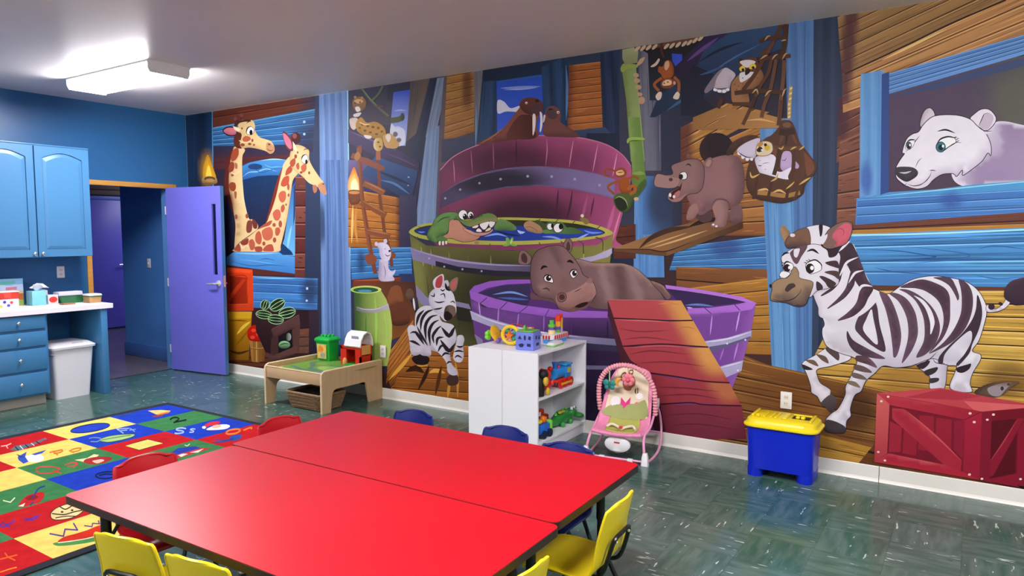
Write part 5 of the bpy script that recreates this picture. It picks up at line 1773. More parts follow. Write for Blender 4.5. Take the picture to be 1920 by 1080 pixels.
T #b84450 w10 : 1385 380 1270 570 1145 750
P #841a30 : 1085 320 1170 315 1150 890 1062 895
P #8a1c34 : 1180 880 1380 840 1440 840 1440 965 1080 900
P #8a1a32 : 1390 480 1460 370 1460 960 1380 840
E #f4d8d0 : 238 233 11 9 295 195 11 9 212 660 11 9 268 732 11 9 985 335 13 10 1020 408 13 10 980 850 13 10 1182 345 13 10 1130 388 12 9 1085 886 12 9 1410 888 12 9
P #1a0c0c : 1380 940 2900 1180 2900 1240 1440 980
'''
mural = thing('wall_mural', 'long cartoon mural of animals inside a wooden ark covering the right wall', 'mural')
PT = Painter(wall_map, 8e-6)
PT.tone, PT.gam = 0.92, 1.07      # printed inks
for _txt in (MURAL_A, MURAL_B, MURAL_C, MURAL_D): PT.run(_txt)
print('MURAL layers', PT.layer, 'max offset', PT.layer*PT.dl)
PT.build(print_material('mural_print', 0.5, 0.18, 0.03, 0.0), mural)
# ================================================================== CABINETS, COUNTER AND BIN ALONG THE BACK WALL
m_cab = mat('cabinet_blue', '#4379a6', 0.33, var=0.03, scale=2)
m_cab2 = mat('cabinet_blue_lower', '#3f7cae', 0.35, var=0.03, scale=2)
m_knob = mat('knob_nickel', '#d9d7d2', 0.25, metal=0.9, var=0.0)
m_ctop = mat('countertop_laminate', '#f0eef4', 0.3, var=0.02, scale=9)
m_toe = mat('toe_kick_vinyl', '#b4b0a6', 0.5, var=0.05)

uc = thing('wall_cabinet', 'bright blue wall cabinet with arched panel doors above the counter', 'cabinet', (2.18, 7.31, 1.325))
UW, UH = 1.468, 1.032
B().box((0, 0, 0), (UW, 0.3195, UH), 0.002).obj('cabinet_body', m_cab, uc, smooth=False)
B().box((-0.004, -0.006, UH), (UW+0.006, 0.3195, UH+0.014), 0.004).obj('top_moulding', m_cab, uc)
dw = UW/3
for k in range(3):
    d = bpy.data.objects.new('cabinet_door', None); link(d, uc); d.location = (k*dw, 0, 0)
    x0, x1, z0, z1 = 0.006, dw-0.006, 0.004, UH-0.006
    sx0, sx1, sz0 = x0+0.062, x1-0.062, z0+0.066
    def arch(a, b, zs, rise, n=12): return [(a+(b-a)*i/n, zs+rise*math.sin(math.pi*i/n)) for i in range(n+1)]
    fr = B().box((x0, -0.010, z0), (x1, -0.0005, z1))
    fr.box((x0, -0.021, z0), (sx0, -0.010, z1)).box((sx1, -0.021, z0), (x1, -0.010, z1)).box((sx0, -0.021, z0), (sx1, -0.010, sz0))
    zs = z1-0.105
    fr.prism([(sx0, z1), (sx1, z1)]+arch(sx1, sx0, zs, 0.052), 'y', -0.021, -0.010)
    fr.obj('door_frame', m_cab, d, smooth=False)
    g = 0.007
    pn = B()
    outer = [(sx0+g, sz0+g), (sx1-g, sz0+g)]+[(x, z-g) for x, z in arch(sx1-g, sx0+g, zs, 0.052)]
    i2 = 0.034
    inner = [(sx0+i2, sz0+i2), (sx1-i2, sz0+i2)]+[(x, z-i2) for x, z in arch(sx1-i2, sx0+i2, zs, 0.050)]
    n = len(outer); bm = pn.bm
    vo = [bm.verts.new((x, -0.0125, z)) for x, z in outer]; vi = [bm.verts.new((x, -0.0195, z)) for x, z in inner]; vb = [bm.verts.new((x, -0.010, z)) for x, z in outer]
    for i in range(n):
        j = (i+1) % n
        bm.faces.new((vo[i], vo[j], vi[j], vi[i])); bm.faces.new((vb[i], vb[j], vo[j], vo[i]))
    bm.faces.new(vi)
    pn.obj('raised_panel', m_cab, d, smooth=False)
    kx = x1-0.028 if k == 1 else x0+0.028
    B().lathe([(0, 0), (0.006, 0), (0.006, 0.012), (0.015, 0.018), (0.015, 0.024), (0.009, 0.029), (0, 0.03)], n=14, M=T(kx, -0.021, z0+0.03) @ RX(math.pi/2)).obj('knob', m_knob, d)

bc = thing('base_cabinet', 'blue drawer cabinet under the white counter', 'cabinet', (2.18, 7.02, 0))
B().box((0, 0, 0.098), (0.903, 0.605, 0.829)).obj('cabinet_body', m_cab2, bc, smooth=False)
B().box((0, 0.075, 0), (0.895, 0.605, 0.0975)).obj('toe_kick', m_toe, bc, smooth=False, label='beige vinyl toe kick')
for x0, x1 in ((0.012, 0.444), (0.456, 0.884)):
    for z0, z1 in ((0.697, 0.816), (0.543, 0.674), (0.329, 0.522), (0.113, 0.308)):
        d = B().box((x0, -0.021, z0), (x1, -0.0005, z1), 0.006, 2).obj('drawer', m_cab2, bc)
        B().lathe([(0, 0), (0.006, 0), (0.006, 0.012), (0.015, 0.018), (0.015, 0.024), (0.009, 0.029), (0, 0.03)], n=14, M=T((x0+x1)/2-0.01, -0.021, (z0+z1)/2+0.004) @ RX(math.pi/2)).obj('knob', m_knob, d)
tag(B().prism([(2.18, 6.98), (3.64, 6.98), (3.658, 6.985), (3.668, 7.0), (3.668, 7.6295), (2.18, 7.6295)], 'z', 0.8295, 0.872).obj('countertop', m_ctop, smooth=False), 'long white laminate countertop along the blue back wall', 'countertop')
tag(B().box((3.546, 6.997, 0.0005), (3.606, 7.60, 0.829), 0.003).obj('counter_leg_panel', m_cab2), 'blue upright panel carrying the right end of the counter', 'panel')

m_bin = mat('bin_white', '#eeedf5', 0.4, var=0.02)
tb = thing('trash_bin', 'white lidded trash bin under the counter', 'trash bin', (3.325, 7.24, 0))
def rr_loft(b, levels, n=5):
    rings = []
    for x0, y0, x1, y1, r, z in levels:
        rings.append([b.bm.verts.new((x, y, z)) for x, y in rrect(x0, y0, x1, y1, r, n)])
    for a, c in zip(rings[:-1], rings[1:]):
        m = len(a)
        for k in range(m): b.bm.faces.new((a[k], a[(k+1) % m], c[(k+1) % m], c[k]))
    b.bm.faces.new(rings[0][::-1]); b.bm.faces.new(rings[-1])
    return b
rr_loft(B(), [(-0.155, -0.125, 0.155, 0.115, 0.03, 0.0), (-0.185, -0.165, 0.185, 0.14, 0.03, 0.472)]).obj('bin_body', m_bin, tb)
ld = rr_loft(B(), [(-0.2, -0.185, 0.2, 0.15, 0.035, 0.472), (-0.203, -0.188, 0.203, 0.152, 0.035, 0.492), (-0.19, -0.172, 0.19, 0.145, 0.035, 0.5), (-0.165, -0.12, 0.165, 0.14, 0.03, 0.522), (-0.12, 0.07, 0.12, 0.13, 0.025, 0.532)]).obj('bin_lid', mat('bin_lid_white', '#ecebf2', 0.38, var=0.01), tb)
B().box((0.0, -0.135, 0.5145), (0.10, -0.115, 0.5175), 0.001).obj('finger_slot', m_dark, ld)
B().tube([(-0.17, -0.16, 0.44), (-0.19, -0.19, 0.43), (-0.19, -0.1, 0.43)], 0.005).obj('handle_recess', mat('bin_grey', '#a9a8b4', 0.5, var=0), tb)

# ------------------------------------------------------------------ things on the counter
CZ = 0.8722
def solid_box(name, label, cat, a, b, m, bev=0.003): return tag(B().box(a, b, bev).obj(name, m), label, cat)
def stripe_mat(name, cols, axis='Z', rough=0.45):
    """flat printed bands in object space (generated 0..1 along axis)"""
    m = bpy.data.materials.new(name); m.use_nodes = True; N = m.node_tree.nodes; L = m.node_tree.links
    tc = N.new('ShaderNodeTexCoord'); sp = N.new('ShaderNodeSeparateXYZ'); L.new(tc.outputs['Generated'], sp.inputs[0])
    nz = N.new('ShaderNodeTexNoise'); nz.inputs['Scale'].default_value = 3.0; L.new(tc.outputs['Generated'], nz.inputs['Vector'])
    ad = N.new('ShaderNodeMath'); ad.operation = 'MULTIPLY_ADD'; L.new(nz.outputs['Fac'], ad.inputs[0]); ad.inputs[1].default_value = 0.25; L.new(sp.outputs[axis], ad.inputs[2])
    sb = N.new('ShaderNodeMath'); sb.operation = 'SUBTRACT'; L.new(ad.outputs[0], sb.inputs[0]); sb.inputs[1].default_value = 0.125
    cr = N.new('ShaderNodeValToRGB'); cr.color_ramp.interpolation = 'CONSTANT'
    while len(cr.color_ramp.elements) < len(cols): cr.color_ramp.elements.new(0.5)
    for e, (p, c) in zip(cr.color_ramp.elements, cols): e.position = p; e.color = rgba(c)
    L.new(sb.outputs[0], cr.inputs[0]); L.new(cr.outputs[0], N['Principled BSDF'].inputs['Base Color']); N['Principled BSDF'].inputs['Roughness'].default_value = rough
    return m
pb = thing('picture_box', 'tall colourful picture box standing at the left end of the counter', 'box', (2.90, 7.50, CZ))
B().box((-0.18, 0, 0), (0.205, 0.05, 0.255), 0.002).obj('box_body', stripe_mat('picture_print', [(0, '#8ea848'), (0.22, '#b4642e'), (0.42, '#c8b28a'), (0.55, '#b9cbe6'), (0.78, '#7fb2d8')]), pb)
def flat_patch(name, pts, m, parent, y, label=None):
    b = B(); b.prism(pts, 'y', y-0.0015, y); return b.obj(name, m, parent, smooth=False, label=label)
flat_patch('print_patch', [(-0.17, 0.13), (-0.12, 0.18), (-0.06, 0.13), (-0.09, 0.11)], mat('print_orange', '#e07a28', 0.5, var=0), pb, -0.0002)
flat_patch('print_patch', [(-0.02, 0.205), (0.14, 0.21), (0.14, 0.235), (-0.02, 0.232)], mat('print_teal', '#58b4a8', 0.5, var=0), pb, -0.0002)
flat_patch('print_patch', [(0.06, 0.15), (0.15, 0.152), (0.15, 0.178), (0.06, 0.176)], mat('print_pink', '#c8788c', 0.5, var=0), pb, -0.0002)
wb_ = thing('white_toy_box', 'white box printed with coloured spots at the left of the counter', 'box', (2.83, 7.26, CZ))
B().box((-0.13, 0, 0), (0.135, 0.13, 0.085), 0.003).obj('box_body', m_white, wb_)
for k, (x, z, c) in enumerate([(-0.09, 0.06, '#3a3aa0'), (-0.04, 0.055, '#4a4ab0'), (0.02, 0.062, '#3a3aa0'), (0.075, 0.055, '#d04040'), (0.05, 0.03, '#4848a8'), (-0.01, 0.025, '#d8b850'), (-0.06, 0.03, '#b8a0c8')]):
    B().lathe([(0, 0), (0.013, 0), (0.013, 0.0015), (0, 0.0015)], n=12, M=T(x, -0.0005, z) @ RX(math.pi/2)).obj('spot', mat('spot%d' % k, c, 0.5, var=0), wb_)
rg = thing('red_toy_box', 'small red and green box on top of the spotted white box', 'box', (2.83, 7.265, CZ+0.0855))
B().box((-0.13, 0, 0), (0.14, 0.12, 0.068), 0.003).obj('box_body', mat('box_red', '#c43428', 0.45, var=0.1, scale=20), rg)
B().box((-0.1, -0.002, 0.012), (-0.03, -0.0001, 0.056), 0.0005).obj('green_print', mat('box_green', '#5aa048', 0.45, var=0.2, scale=40), rg)
B().box((0.02, -0.002, 0.012), (0.075, -0.0001, 0.056), 0.0005).obj('red_print', mat('box_bright_red', '#e85040', 0.45, var=0.2, scale=40), rg)
B().box((-0.132, -0.002, 0.0605), (0.142, 0.122, 0.0695), 0.001).obj('white_lid', m_white, rg)
ts = thing('tissue_box', 'pale blue tissue box with a white tissue sticking out', 'tissue box', (3.18, 7.42, CZ))
B().box((-0.06, -0.05, 0), (0.06, 0.07, 0.135), 0.003).obj('box_body', mat('tissue_blue', '#7cc8e0', 0.5, var=0.05, scale=20), ts)
b = B(); G = []
for i in range(7):
    u = i/6; row = []
    for j in range(9):
        v = j/8; a = v*2*math.pi
        r = 0.012+0.055*u*(1+0.35*math.sin(3*a+1))
        row.append((r*math.cos(a)*1.1+0.02*u, r*math.sin(a)*0.55, 0.1355+0.075*u-0.03*u*u*(1+math.cos(2*a+0.6))))
    G.append(row)
b.sheet(G).obj('tissue', mat('tissue_paper', '#eeeef6', 0.7, var=0.02), ts, solid=0.001)
ap = thing('red_fruit_box', 'small box printed with a red apple beside the tissue box', 'box', (3.31, 7.42, CZ))
B().box((-0.045, -0.03, 0), (0.045, 0.04, 0.088), 0.002).obj('box_body', mat('pale_card', '#d8ccd0', 0.5, var=0.05), ap)
B().ball((0, -0.03, 0.043), 0.034, sc=(1.1, 0.12, 0.85)).obj('apple_print', mat('apple_red', '#d8342c', 0.4, var=0.15, scale=30), ap)
pt = thing('paper_roll', 'crumpled white paper behind the tissue box', 'paper', (3.275, 7.535, CZ))
B().lathe([(0.0, 0), (0.05, 0), (0.053, 0.06), (0.05, 0.125), (0.02, 0.135), (0, 0.128)], n=9).obj('paper_body', m_white, pt)
gt = thing('green_tray', 'dark green tray holding white papers on the counter', 'tray', (3.475, 7.42, CZ))
rr_loft(B(), [(-0.095, -0.06, 0.095, 0.09, 0.02, 0.0), (-0.12, -0.08, 0.12, 0.11, 0.025, 0.07), (-0.114, -0.074, 0.114, 0.104, 0.022, 0.07), (-0.09, -0.055, 0.09, 0.085, 0.015, 0.008)]).obj('tray_body', mat('tray_green', '#1f6a3c', 0.4, var=0.1, scale=15), gt)
for k in range(3):
    B().box((-0.108+0.004*k, -0.02+0.012*k, 0.0705+0.012*k), (0.112+0.006*k, 0.095+0.006*k, 0.0815+0.012*k), 0.001, M=RZ(0.03*k)).obj('paper_stack', mat('paper_lilac', '#dcd8ea', 0.6, var=0.02), gt)
tn = thing('tan_basket', 'small tan box with a white lid at the right end of the counter', 'box', (3.598, 7.245, CZ))
rr_loft(B(), [(-0.055, -0.06, 0.055, 0.06, 0.01, 0), (-0.062, -0.066, 0.062, 0.066, 0.012, 0.06)]).obj('box_body', mat('tan_card', '#b08a58', 0.55, var=0.12, scale=25), tn)
rr_loft(B(), [(-0.066, -0.07, 0.066, 0.07, 0.012, 0.0605), (-0.066, -0.07, 0.066, 0.07, 0.012, 0.07)]).obj('green_rim', mat('rim_green', '#2c5c40', 0.4, var=0.02), tn)
rr_loft(B(), [(-0.064, -0.068, 0.066, 0.068, 0.012, 0.0705), (-0.058, -0.062, 0.06, 0.062, 0.012, 0.086)]).obj('white_lid', m_white, tn)
tag(rr_loft(B(), [(3.31, 7.20, 3.42, 7.28, 0.006, CZ), (3.31, 7.20, 3.42, 7.28, 0.006, CZ+0.012)]).obj('flat_block', mat('tan_flat', '#9a6c50', 0.5, var=0.08)), 'flat brown block lying in front of the green tray', 'block')

# ================================================================== PLAY TABLE BY THE MURAL
m_birch = mat('birch_ply', '#c8a87e', 0.42, var=0.10, scale=3, stretch=(9, 1, 1.2))
m_birch2 = mat('birch_edge', '#e0c8a0', 0.45, var=0.08, scale=8)
pt = thing('play_table', 'low birch play table with a green printed top beside the mural', 'table', (4.145, 4.625, 0))
PLX, PLY, PLZ = 0.735, 0.755, 0.362
def side_profile():
    out = [(0, 0), (0.095, 0)]
    out += [(0.105, 0.10), (0.118, 0.165), (0.135, 0.185), (0.16, 0.195), (0.50, 0.195), (0.515, 0.19), (0.525, 0.175), (0.56, 0.0), (PLX, 0), (PLX, PLZ-0.02), (PLX-0.006, PLZ-0.006), (PLX-0.02, PLZ)]
    out += [(0.035, PLZ), (0.018, PLZ-0.006), (0.006, PLZ-0.018), (0, PLZ-0.035)]
    return out
for y0 in (0, PLY-0.022):
    sp = B().prism(side_profile(), 'y', y0+0.001, y0+0.021).obj('side_panel', m_birch, pt, smooth=False)
    P = [(x, z) for x, z in side_profile()]
    B().tube([(x, y0+0.011, z+0.0005) for x, z in [(0.0, 0.0)]+P[::-1][:4]+[(PLX-0.02, PLZ), (PLX-0.003, PLZ-0.01)]], 0.0108, 6, smooth=False).obj('rounded_edge', m_birch2, sp)
B().box((0.004, 0.022, 0.246), (0.022, PLY-0.023, 0.345), 0.002).obj('apron', m_birch, pt)
B().box((PLX-0.022, 0.022, 0.246), (PLX-0.004, PLY-0.023, 0.345), 0.002).obj('apron', m_birch, pt)
B().box((0.002, 0.022, 0.3452), (0.024, PLY-0.023, 0.352), 0.002).obj('apron_edge', m_birch2, pt)
B().box((0.0225, 0.0225, 0.312), (PLX-0.0225, PLY-0.0235, 0.322)).obj('play_board', mat('board_base', '#c9a870', 0.5), pt, smooth=False)
PBZ = 0.3222
def board_map(px, off):
    px = np.asarray(px, float); o = off if hasattr(off, '__len__') else np.full(len(px), off)
    return np.stack([0.024+px[:, 0]*0.687, 0.024+px[:, 1]*0.705, PBZ+o], -1)
BP = Painter(board_map, 2e-5); BP.part('board_print', 'green landscape print on the play table')
def ring(cx, cy, rx, ry, n=22, a0=0): return [(cx+rx*math.cos(2*math.pi*k/n+a0), cy+ry*math.sin(2*math.pi*k/n+a0)) for k in range(n)]
BP.poly(np.array([(0, 0), (1, 0), (1, 1), (0, 1)]), hexl('#c8ac68'), step=0.5)
BP.poly(catmull([(0.05, -0.0), (0.2, 0.01), (1, 0.01), (1, 0.99), (0.3, 0.99), (0.1, 0.8), (0.03, 0.4)], True, n=8), hexl('#6a9a3c'), step=0.2)
BP.poly(catmull([(0.3, 0.2), (0.45, 0.15), (0.55, 0.3), (0.5, 0.5), (0.38, 0.5), (0.32, 0.35)], True, n=8), hexl('#86b452'), step=0.2)
for pl in ([(0.1, 0.1), (0.25, 0.3), (0.3, 0.55), (0.45, 0.65), (0.6, 0.5), (0.62, 0.2), (0.95, 0.1)], [(0.45, 0.65), (0.6, 0.85), (0.95, 0.8)], [(0.25, 0.3), (0.2, 0.6), (0.3, 0.9)]):
    BP.stroke(np.array(pl), hexl('#5c7a68'), 0.07, 0)
BP.poly(np.array(ring(0.09, 0.92, 0.06, 0.05)), hexl('#8a84d0'), step=0.5)
BP.poly(np.array(ring(0.75, 0.35, 0.1, 0.08)), hexl('#4a8438'), step=0.5)
BP.poly(np.array(ring(0.15, 0.2, 0.05, 0.07)), hexl('#5a86b0'), step=0.5)
BP.build(print_material('board_ink', 0.35, 0.5, 0.05, 0.0), pt)

m_gplast = mat('toy_green', '#12a83a', 0.3, var=0.03)
PTZ = PBZ+0.0012
gb = thing('toy_bucket', 'green plastic toy bucket with studded lid on the play table', 'bucket', (4.775, 5.238, PTZ), 0.02)
rr_loft(B(), [(-0.058, -0.075, 0.058, 0.075, 0.014, 0), (-0.066, -0.085, 0.066, 0.085, 0.016, 0.165)]).obj('bucket_body', m_gplast, gb)
lid = rr_loft(B(), [(-0.075, -0.095, 0.075, 0.095, 0.018, 0.163), (-0.077, -0.097, 0.077, 0.097, 0.018, 0.178), (-0.066, -0.085, 0.066, 0.085, 0.016, 0.19), (-0.05, -0.068, 0.05, 0.068, 0.014, 0.2)]).obj('bucket_lid', m_gplast, gb)
for i in (-1, 1):
    for j in (-1, 0, 1):
        B().lathe([(0.014, 0.2), (0.0135, 0.214), (0.012, 0.216), (0, 0.216)], c=(i*0.024, j*0.04, 0), n=12).obj('stud', m_gplast, lid)
b = B(); b.prism([(-0.055, 0.02), (0.055, 0.02), (0.058, 0.14), (-0.058, 0.14)], 'x', -0.0715, -0.067)
def front_patch(name, pts, m, parent, x):
    bb = B(); bb.prism(pts, 'x', x-0.0012, x); return bb.obj(name, m, parent, smooth=False)
lb = b.obj('picture_label', mat('bucket_label', '#d8b060', 0.5, var=0.35, scale=25), gb, smooth=False)
front_patch('label_print', ring(0.01, 0.1, 0.035, 0.025, 14), mat('label_orange', '#e08a30', 0.5, var=0.2, scale=60), lb, -0.0717)
front_patch('label_print', ring(-0.015, 0.05, 0.03, 0.02, 14), mat('label_grey', '#8a9a90', 0.5, var=0.3, scale=60), lb, -0.0717)

m_rplast = mat('toy_red', '#c82414', 0.3, var=0.03)
m_wplast = mat('toy_white', '#f0eef2', 0.35, var=0.01)
m_oplast = mat('toy_tan', '#d89850', 0.4, var=0.05)
br = thing('toy_barn', 'red toy barn with a white roof on the play table', 'toy', (4.79, 4.86, PTZ))
w_ = B()
w_.box((-0.075, -0.115, 0), (-0.06, -0.055, 0.165)).box((0.045, -0.115, 0), (0.06, 0.115, 0.13)).box((-0.075, 0.1, 0), (0.06, 0.115, 0.13)).box((-0.075, -0.115, 0), (0.06, -0.10, 0.06)).box((-0.075, 0.05, 0.0), (-0.06, 0.1, 0.11)).box((-0.075, -0.055, 0.105), (-0.06, 0.115, 0.125))
w_.obj('barn_walls', m_rplast, br, smooth=False)
B().prism([(-0.06, 0.125), (-0.06, 0.155), (-0.035, 0.19), (0.0, 0.205), (0.035, 0.19), (0.05, 0.155), (0.05, 0.125)], 'y', 0.07, 0.078).obj('barn_gable', m_rplast, br, smooth=False)
rf = B(); R1 = [(-0.088, 0.13), (-0.075, 0.175), (-0.045, 0.212), (0.0, 0.228), (0.04, 0.212), (0.062, 0.175), (0.07, 0.13)]; R0 = [(x*0.9, z-0.008) for x, z in R1]
rf.prism(R1+R0[::-1], 'y', -0.125, 0.06); rf.obj('barn_roof', m_wplast, br, smooth=False)
flat = B().box((-0.0715, -0.09, 0.165), (-0.069, -0.01, 0.2), 0.001).obj('roof_window', mat('toy_window', '#9a94a8', 0.3, var=0), br)
B().box((-0.062, -0.1165, 0.07), (0.045, -0.1155, 0.135), 0.0).obj('barn_door', m_oplast, br, smooth=False)
B().box((-0.06, 0.02, 0.125), (0.045, 0.112, 0.13), 0.002).obj('loft_floor', m_oplast, br)
B().box((-0.06, 0.08, 0.148), (-0.055, 0.083, 0.19)).obj('gable_window', mat('toy_window_dark', '#5a5468', 0.3, var=0), br, smooth=False)
br.scale = (1.1, 1.12, 1.36)
gb.scale = (1.1, 1.08, 1.14)
gbase = tag(rr_loft(B(), [(4.655, 4.78, 4.712, 4.88, 0.01, PTZ), (4.655, 4.78, 4.712, 4.88, 0.01, PTZ+0.012)]).obj('toy_base_plate', m_gplast), 'flat green toy plate in front of the toy barn', 'toy')
tag(B().lathe([(0, 0), (0.022, 0), (0.024, 0.02), (0.018, 0.05), (0.008, 0.062), (0, 0.064)], c=(4.69, 4.915, PTZ), n=14).obj('toy_hay', m_oplast), 'small tan toy figure beside the toy barn door', 'toy')

m_wicker = mat('wicker', '#86694a', 0.6, var=0.35, scale=40)
wk = thing('wicker_basket', 'brown wicker basket on the floor under the play table', 'basket', (4.32, 4.90, 0))
def basket_ring(z, x, y, ph, amp=0.005):
    n = 72; base = rrect(-x, -y, x, y, 0.05, 17); out = []
    for k, (a, b2) in enumerate(base):
        s = amp*math.sin(k*math.pi/2+ph); L = math.hypot(a, b2); out.append((a*(1+s/L), b2*(1+s/L), z+0.002*math.sin(k*0.7+z*50)))
    return out
for k in range(8):
    B().tube(basket_ring(0.012+k*0.0155, 0.125+0.004*k, 0.19+0.004*k, k*math.pi, 0.009), 0.0098, 6, smooth=False, closed=True).obj('woven_course', m_wicker, wk)
B().tube(basket_ring(0.142, 0.158, 0.225, 0, 0.0), 0.013, 6, smooth=False, closed=True).obj('basket_rim', m_wicker, wk)
rr_loft(B(), [(-0.118, -0.183, 0.118, 0.183, 0.04, 0.001), (-0.145, -0.21, 0.145, 0.21, 0.045, 0.135), (-0.14, -0.205, 0.14, 0.205, 0.045, 0.135), (-0.11, -0.175, 0.11, 0.175, 0.04, 0.012)]).obj('basket_lining', mat('basket_dark', '#2c2018', 0.8, var=0.2, scale=30), wk)

# ================================================================== WHITE BOOKCASES
m_shelf = mat('shelf_white', '#f4f5fb', 0.35, var=0.015)
SHX0, SHX1, SHH = 4.155, 4.885, 0.722
def bookcase(label, y_open, y_back):
    s = 1 if y_back > y_open else -1
    t = thing('bookcase', label, 'bookcase', (SHX0, y_open, 0), group='white bookcases back to back')
    D = abs(y_back-y_open)-0.0008; W2 = SHX1-SHX0
    def bx(n, a, b):
        lo = (a[0], min(a[1]*s, b[1]*s), a[2]); hi = (b[0], max(a[1]*s, b[1]*s), b[2])
        return B().box(lo, hi, 0.0008, 1).obj(n, m_shelf, t, smooth=False)
    bx('side_panel', (0, 0, 0), (0.016, D, SHH-0.0162)); bx('side_panel', (W2-0.016, 0, 0), (W2, D, SHH-0.0162))
    bx('top_panel', (0, 0, SHH-0.016), (W2, D, SHH))
    bx('shelf_board', (0.0162, 0.004, 0.385), (W2-0.0162, D-0.006, 0.401))
    bx('shelf_board', (0.0162, 0.004, 0.075), (W2-0.0162, D-0.006, 0.091))
    bx('plinth', (0.0162, 0.012, 0), (W2-0.0162, 0.026, 0.0745))
    bx('back_panel', (0.0162, D-0.0055, 0.0), (W2-0.0162, D, SHH-0.0165))
    return t
bookcase('white bookcase with its open shelves of toys facing right', 2.492, 2.7855)
bookcase('white bookcase turned away, behind the one full of toys', 3.082, 2.7885)
# ================================================================== TOYS ON AND IN THE BOOKCASE
def pm(c, r=0.32): return mat('plastic_'+c.lstrip('#'), c, r, var=0.02)
TZ = SHH+0.0004
cu = thing('shape_sorter', 'periwinkle shape sorter cube with cut-out holes on the bookcase', 'toy', (4.292, 2.652, TZ), 0.12)
CS = 0.069
B().box((-CS, -CS, 0), (CS, CS, 0.128), 0.008, 3).obj('cube_body', pm('#7484e0'), cu)
ldm = B().box((-CS+0.006, -CS+0.006, 0.1285), (CS-0.006, CS-0.006, 0.138), 0.003).obj('cube_lid', pm('#6cb848'), cu)
B().tube([(-0.02, 0.02, 0.139), (-0.018, 0.022, 0.158), (0.006, 0.03, 0.162), (0.018, 0.03, 0.139)], 0.009).obj('lid_handle', pm('#58b83c'), ldm)
hole = mat('hole_navy', '#1c2058', 0.6, var=0)
def tri(cx, cz, r): return [(cx, cz+r), (cx-r, cz-r*0.7), (cx+r, cz-r*0.7)]
for pts in (tri(0.035, 0.09, 0.016), ring(0.0-0.005, 0.09, 0.008, 0.018, 12), [(-0.05, 0.075), (-0.03, 0.08), (-0.035, 0.105), (-0.052, 0.1)], [(0.045, 0.04), (0.02, 0.05), (0.0, 0.042), (0.012, 0.022), (0.035, 0.022)], [(-0.05, 0.028), (-0.022, 0.03), (-0.022, 0.05), (-0.05, 0.05)]):
    front_patch('shape_hole', pts, hole, cu, -CS-0.0002)
for pts in ([(-0.03, 0.08), (-0.01, 0.075), (-0.005, 0.1), (-0.025, 0.105)], tri(0.03, 0.085, 0.016), [(-0.02, 0.03), (0.03, 0.03), (0.025, 0.05), (-0.015, 0.05)]):
    bb = B(); bb.prism(pts, 'y', -CS-0.0014, -CS-0.0002); bb.obj('shape_hole', hole, cu, smooth=False)
# rattle ball
rt = thing('rattle_ball', 'green, yellow and pink rattle lying at the left of the bookcase top', 'toy', (4.40, 3.00, TZ))
B().lathe([(0.035*math.cos(a)+0.03, 0.012*math.sin(a)) for a in np.linspace(0, 2*math.pi, 9)], n=20, M=T(-0.01, 0.0, 0.075) @ RX(1.2) @ RZ(0.3)).obj('yellow_ring', pm('#e8b428'), rt)
for k in range(5):
    a = k*2*math.pi/5
    B().ball((-0.03+0.022*math.cos(a), 0.055, 0.06+0.022*math.sin(a)), 0.018, 10, 6).obj('leaf_petal', pm('#7cd838'), rt)
B().ball((0.02, 0.0, 0.033), 0.033, sc=(1, 1, 0.95)).obj('pink_ball', pm('#d88c98'), rt)
B().ball((-0.02, -0.03, 0.025), 0.02).obj('purple_bead', pm('#6c58b0'), rt)
# activity ring
ar = thing('activity_ring', 'yellow activity ring with orange star and teal beads on the bookcase', 'toy', (4.36, 2.845, TZ))
B().tube([(0.0, 0.072*math.cos(a), 0.078+0.062*math.sin(a)) for a in np.linspace(0, 2*math.pi, 20, endpoint=False)], 0.014, 8, closed=True, k=2).obj('yellow_ring', pm('#f0cc28'), ar)
b = B(); b.prism([((0.04 if k % 2 == 0 else 0.018)*math.cos(k*math.pi/5+0.3)+0.01, 0.072+(0.04 if k % 2 == 0 else 0.018)*math.sin(k*math.pi/5+0.3)) for k in range(10)], 'x', -0.012, 0.008); b.obj('orange_star', pm('#e87a20'), ar)
for k, (y, z, c) in enumerate([(-0.03, 0.1, '#2ca088'), (-0.045, 0.06, '#3cb088'), (-0.02, 0.05, '#34a070'), (0.035, 0.105, '#2c9878'), (-0.065, 0.07, '#3858c0')]):
    B().ball((0.012, y, z), 0.019, 10, 6).obj('bead', pm(c), ar)
B().tube([(0.02, 0.05, 0.12), (0.03, 0.0, 0.158), (0.03, -0.07, 0.15), (0.03, -0.12, 0.12)], 0.004, 6).obj('red_wire', pm('#b83838'), ar)
B().tube([(0.05, 0.03, 0.1), (0.06, -0.03, 0.145), (0.06, -0.1, 0.135)], 0.004, 6).obj('red_wire', pm('#a83040'), ar)
gf = thing('plush_figure', 'small tan toy figure behind the shape sorter', 'toy', (4.46, 2.74, TZ))
B().lathe([(0, 0), (0.03, 0.0), (0.034, 0.03), (0.026, 0.07), (0.012, 0.085), (0, 0.086)], n=14).obj('toy_body', pm('#c08850'), gf)
B().ball((0, 0, 0.106), 0.028).obj('toy_head', pm('#e0b078'), gf)
for s in (-1, 1): B().ball((0, s*0.024, 0.126), 0.01, 8, 5).obj('toy_ear', pm('#a86838'), gf)
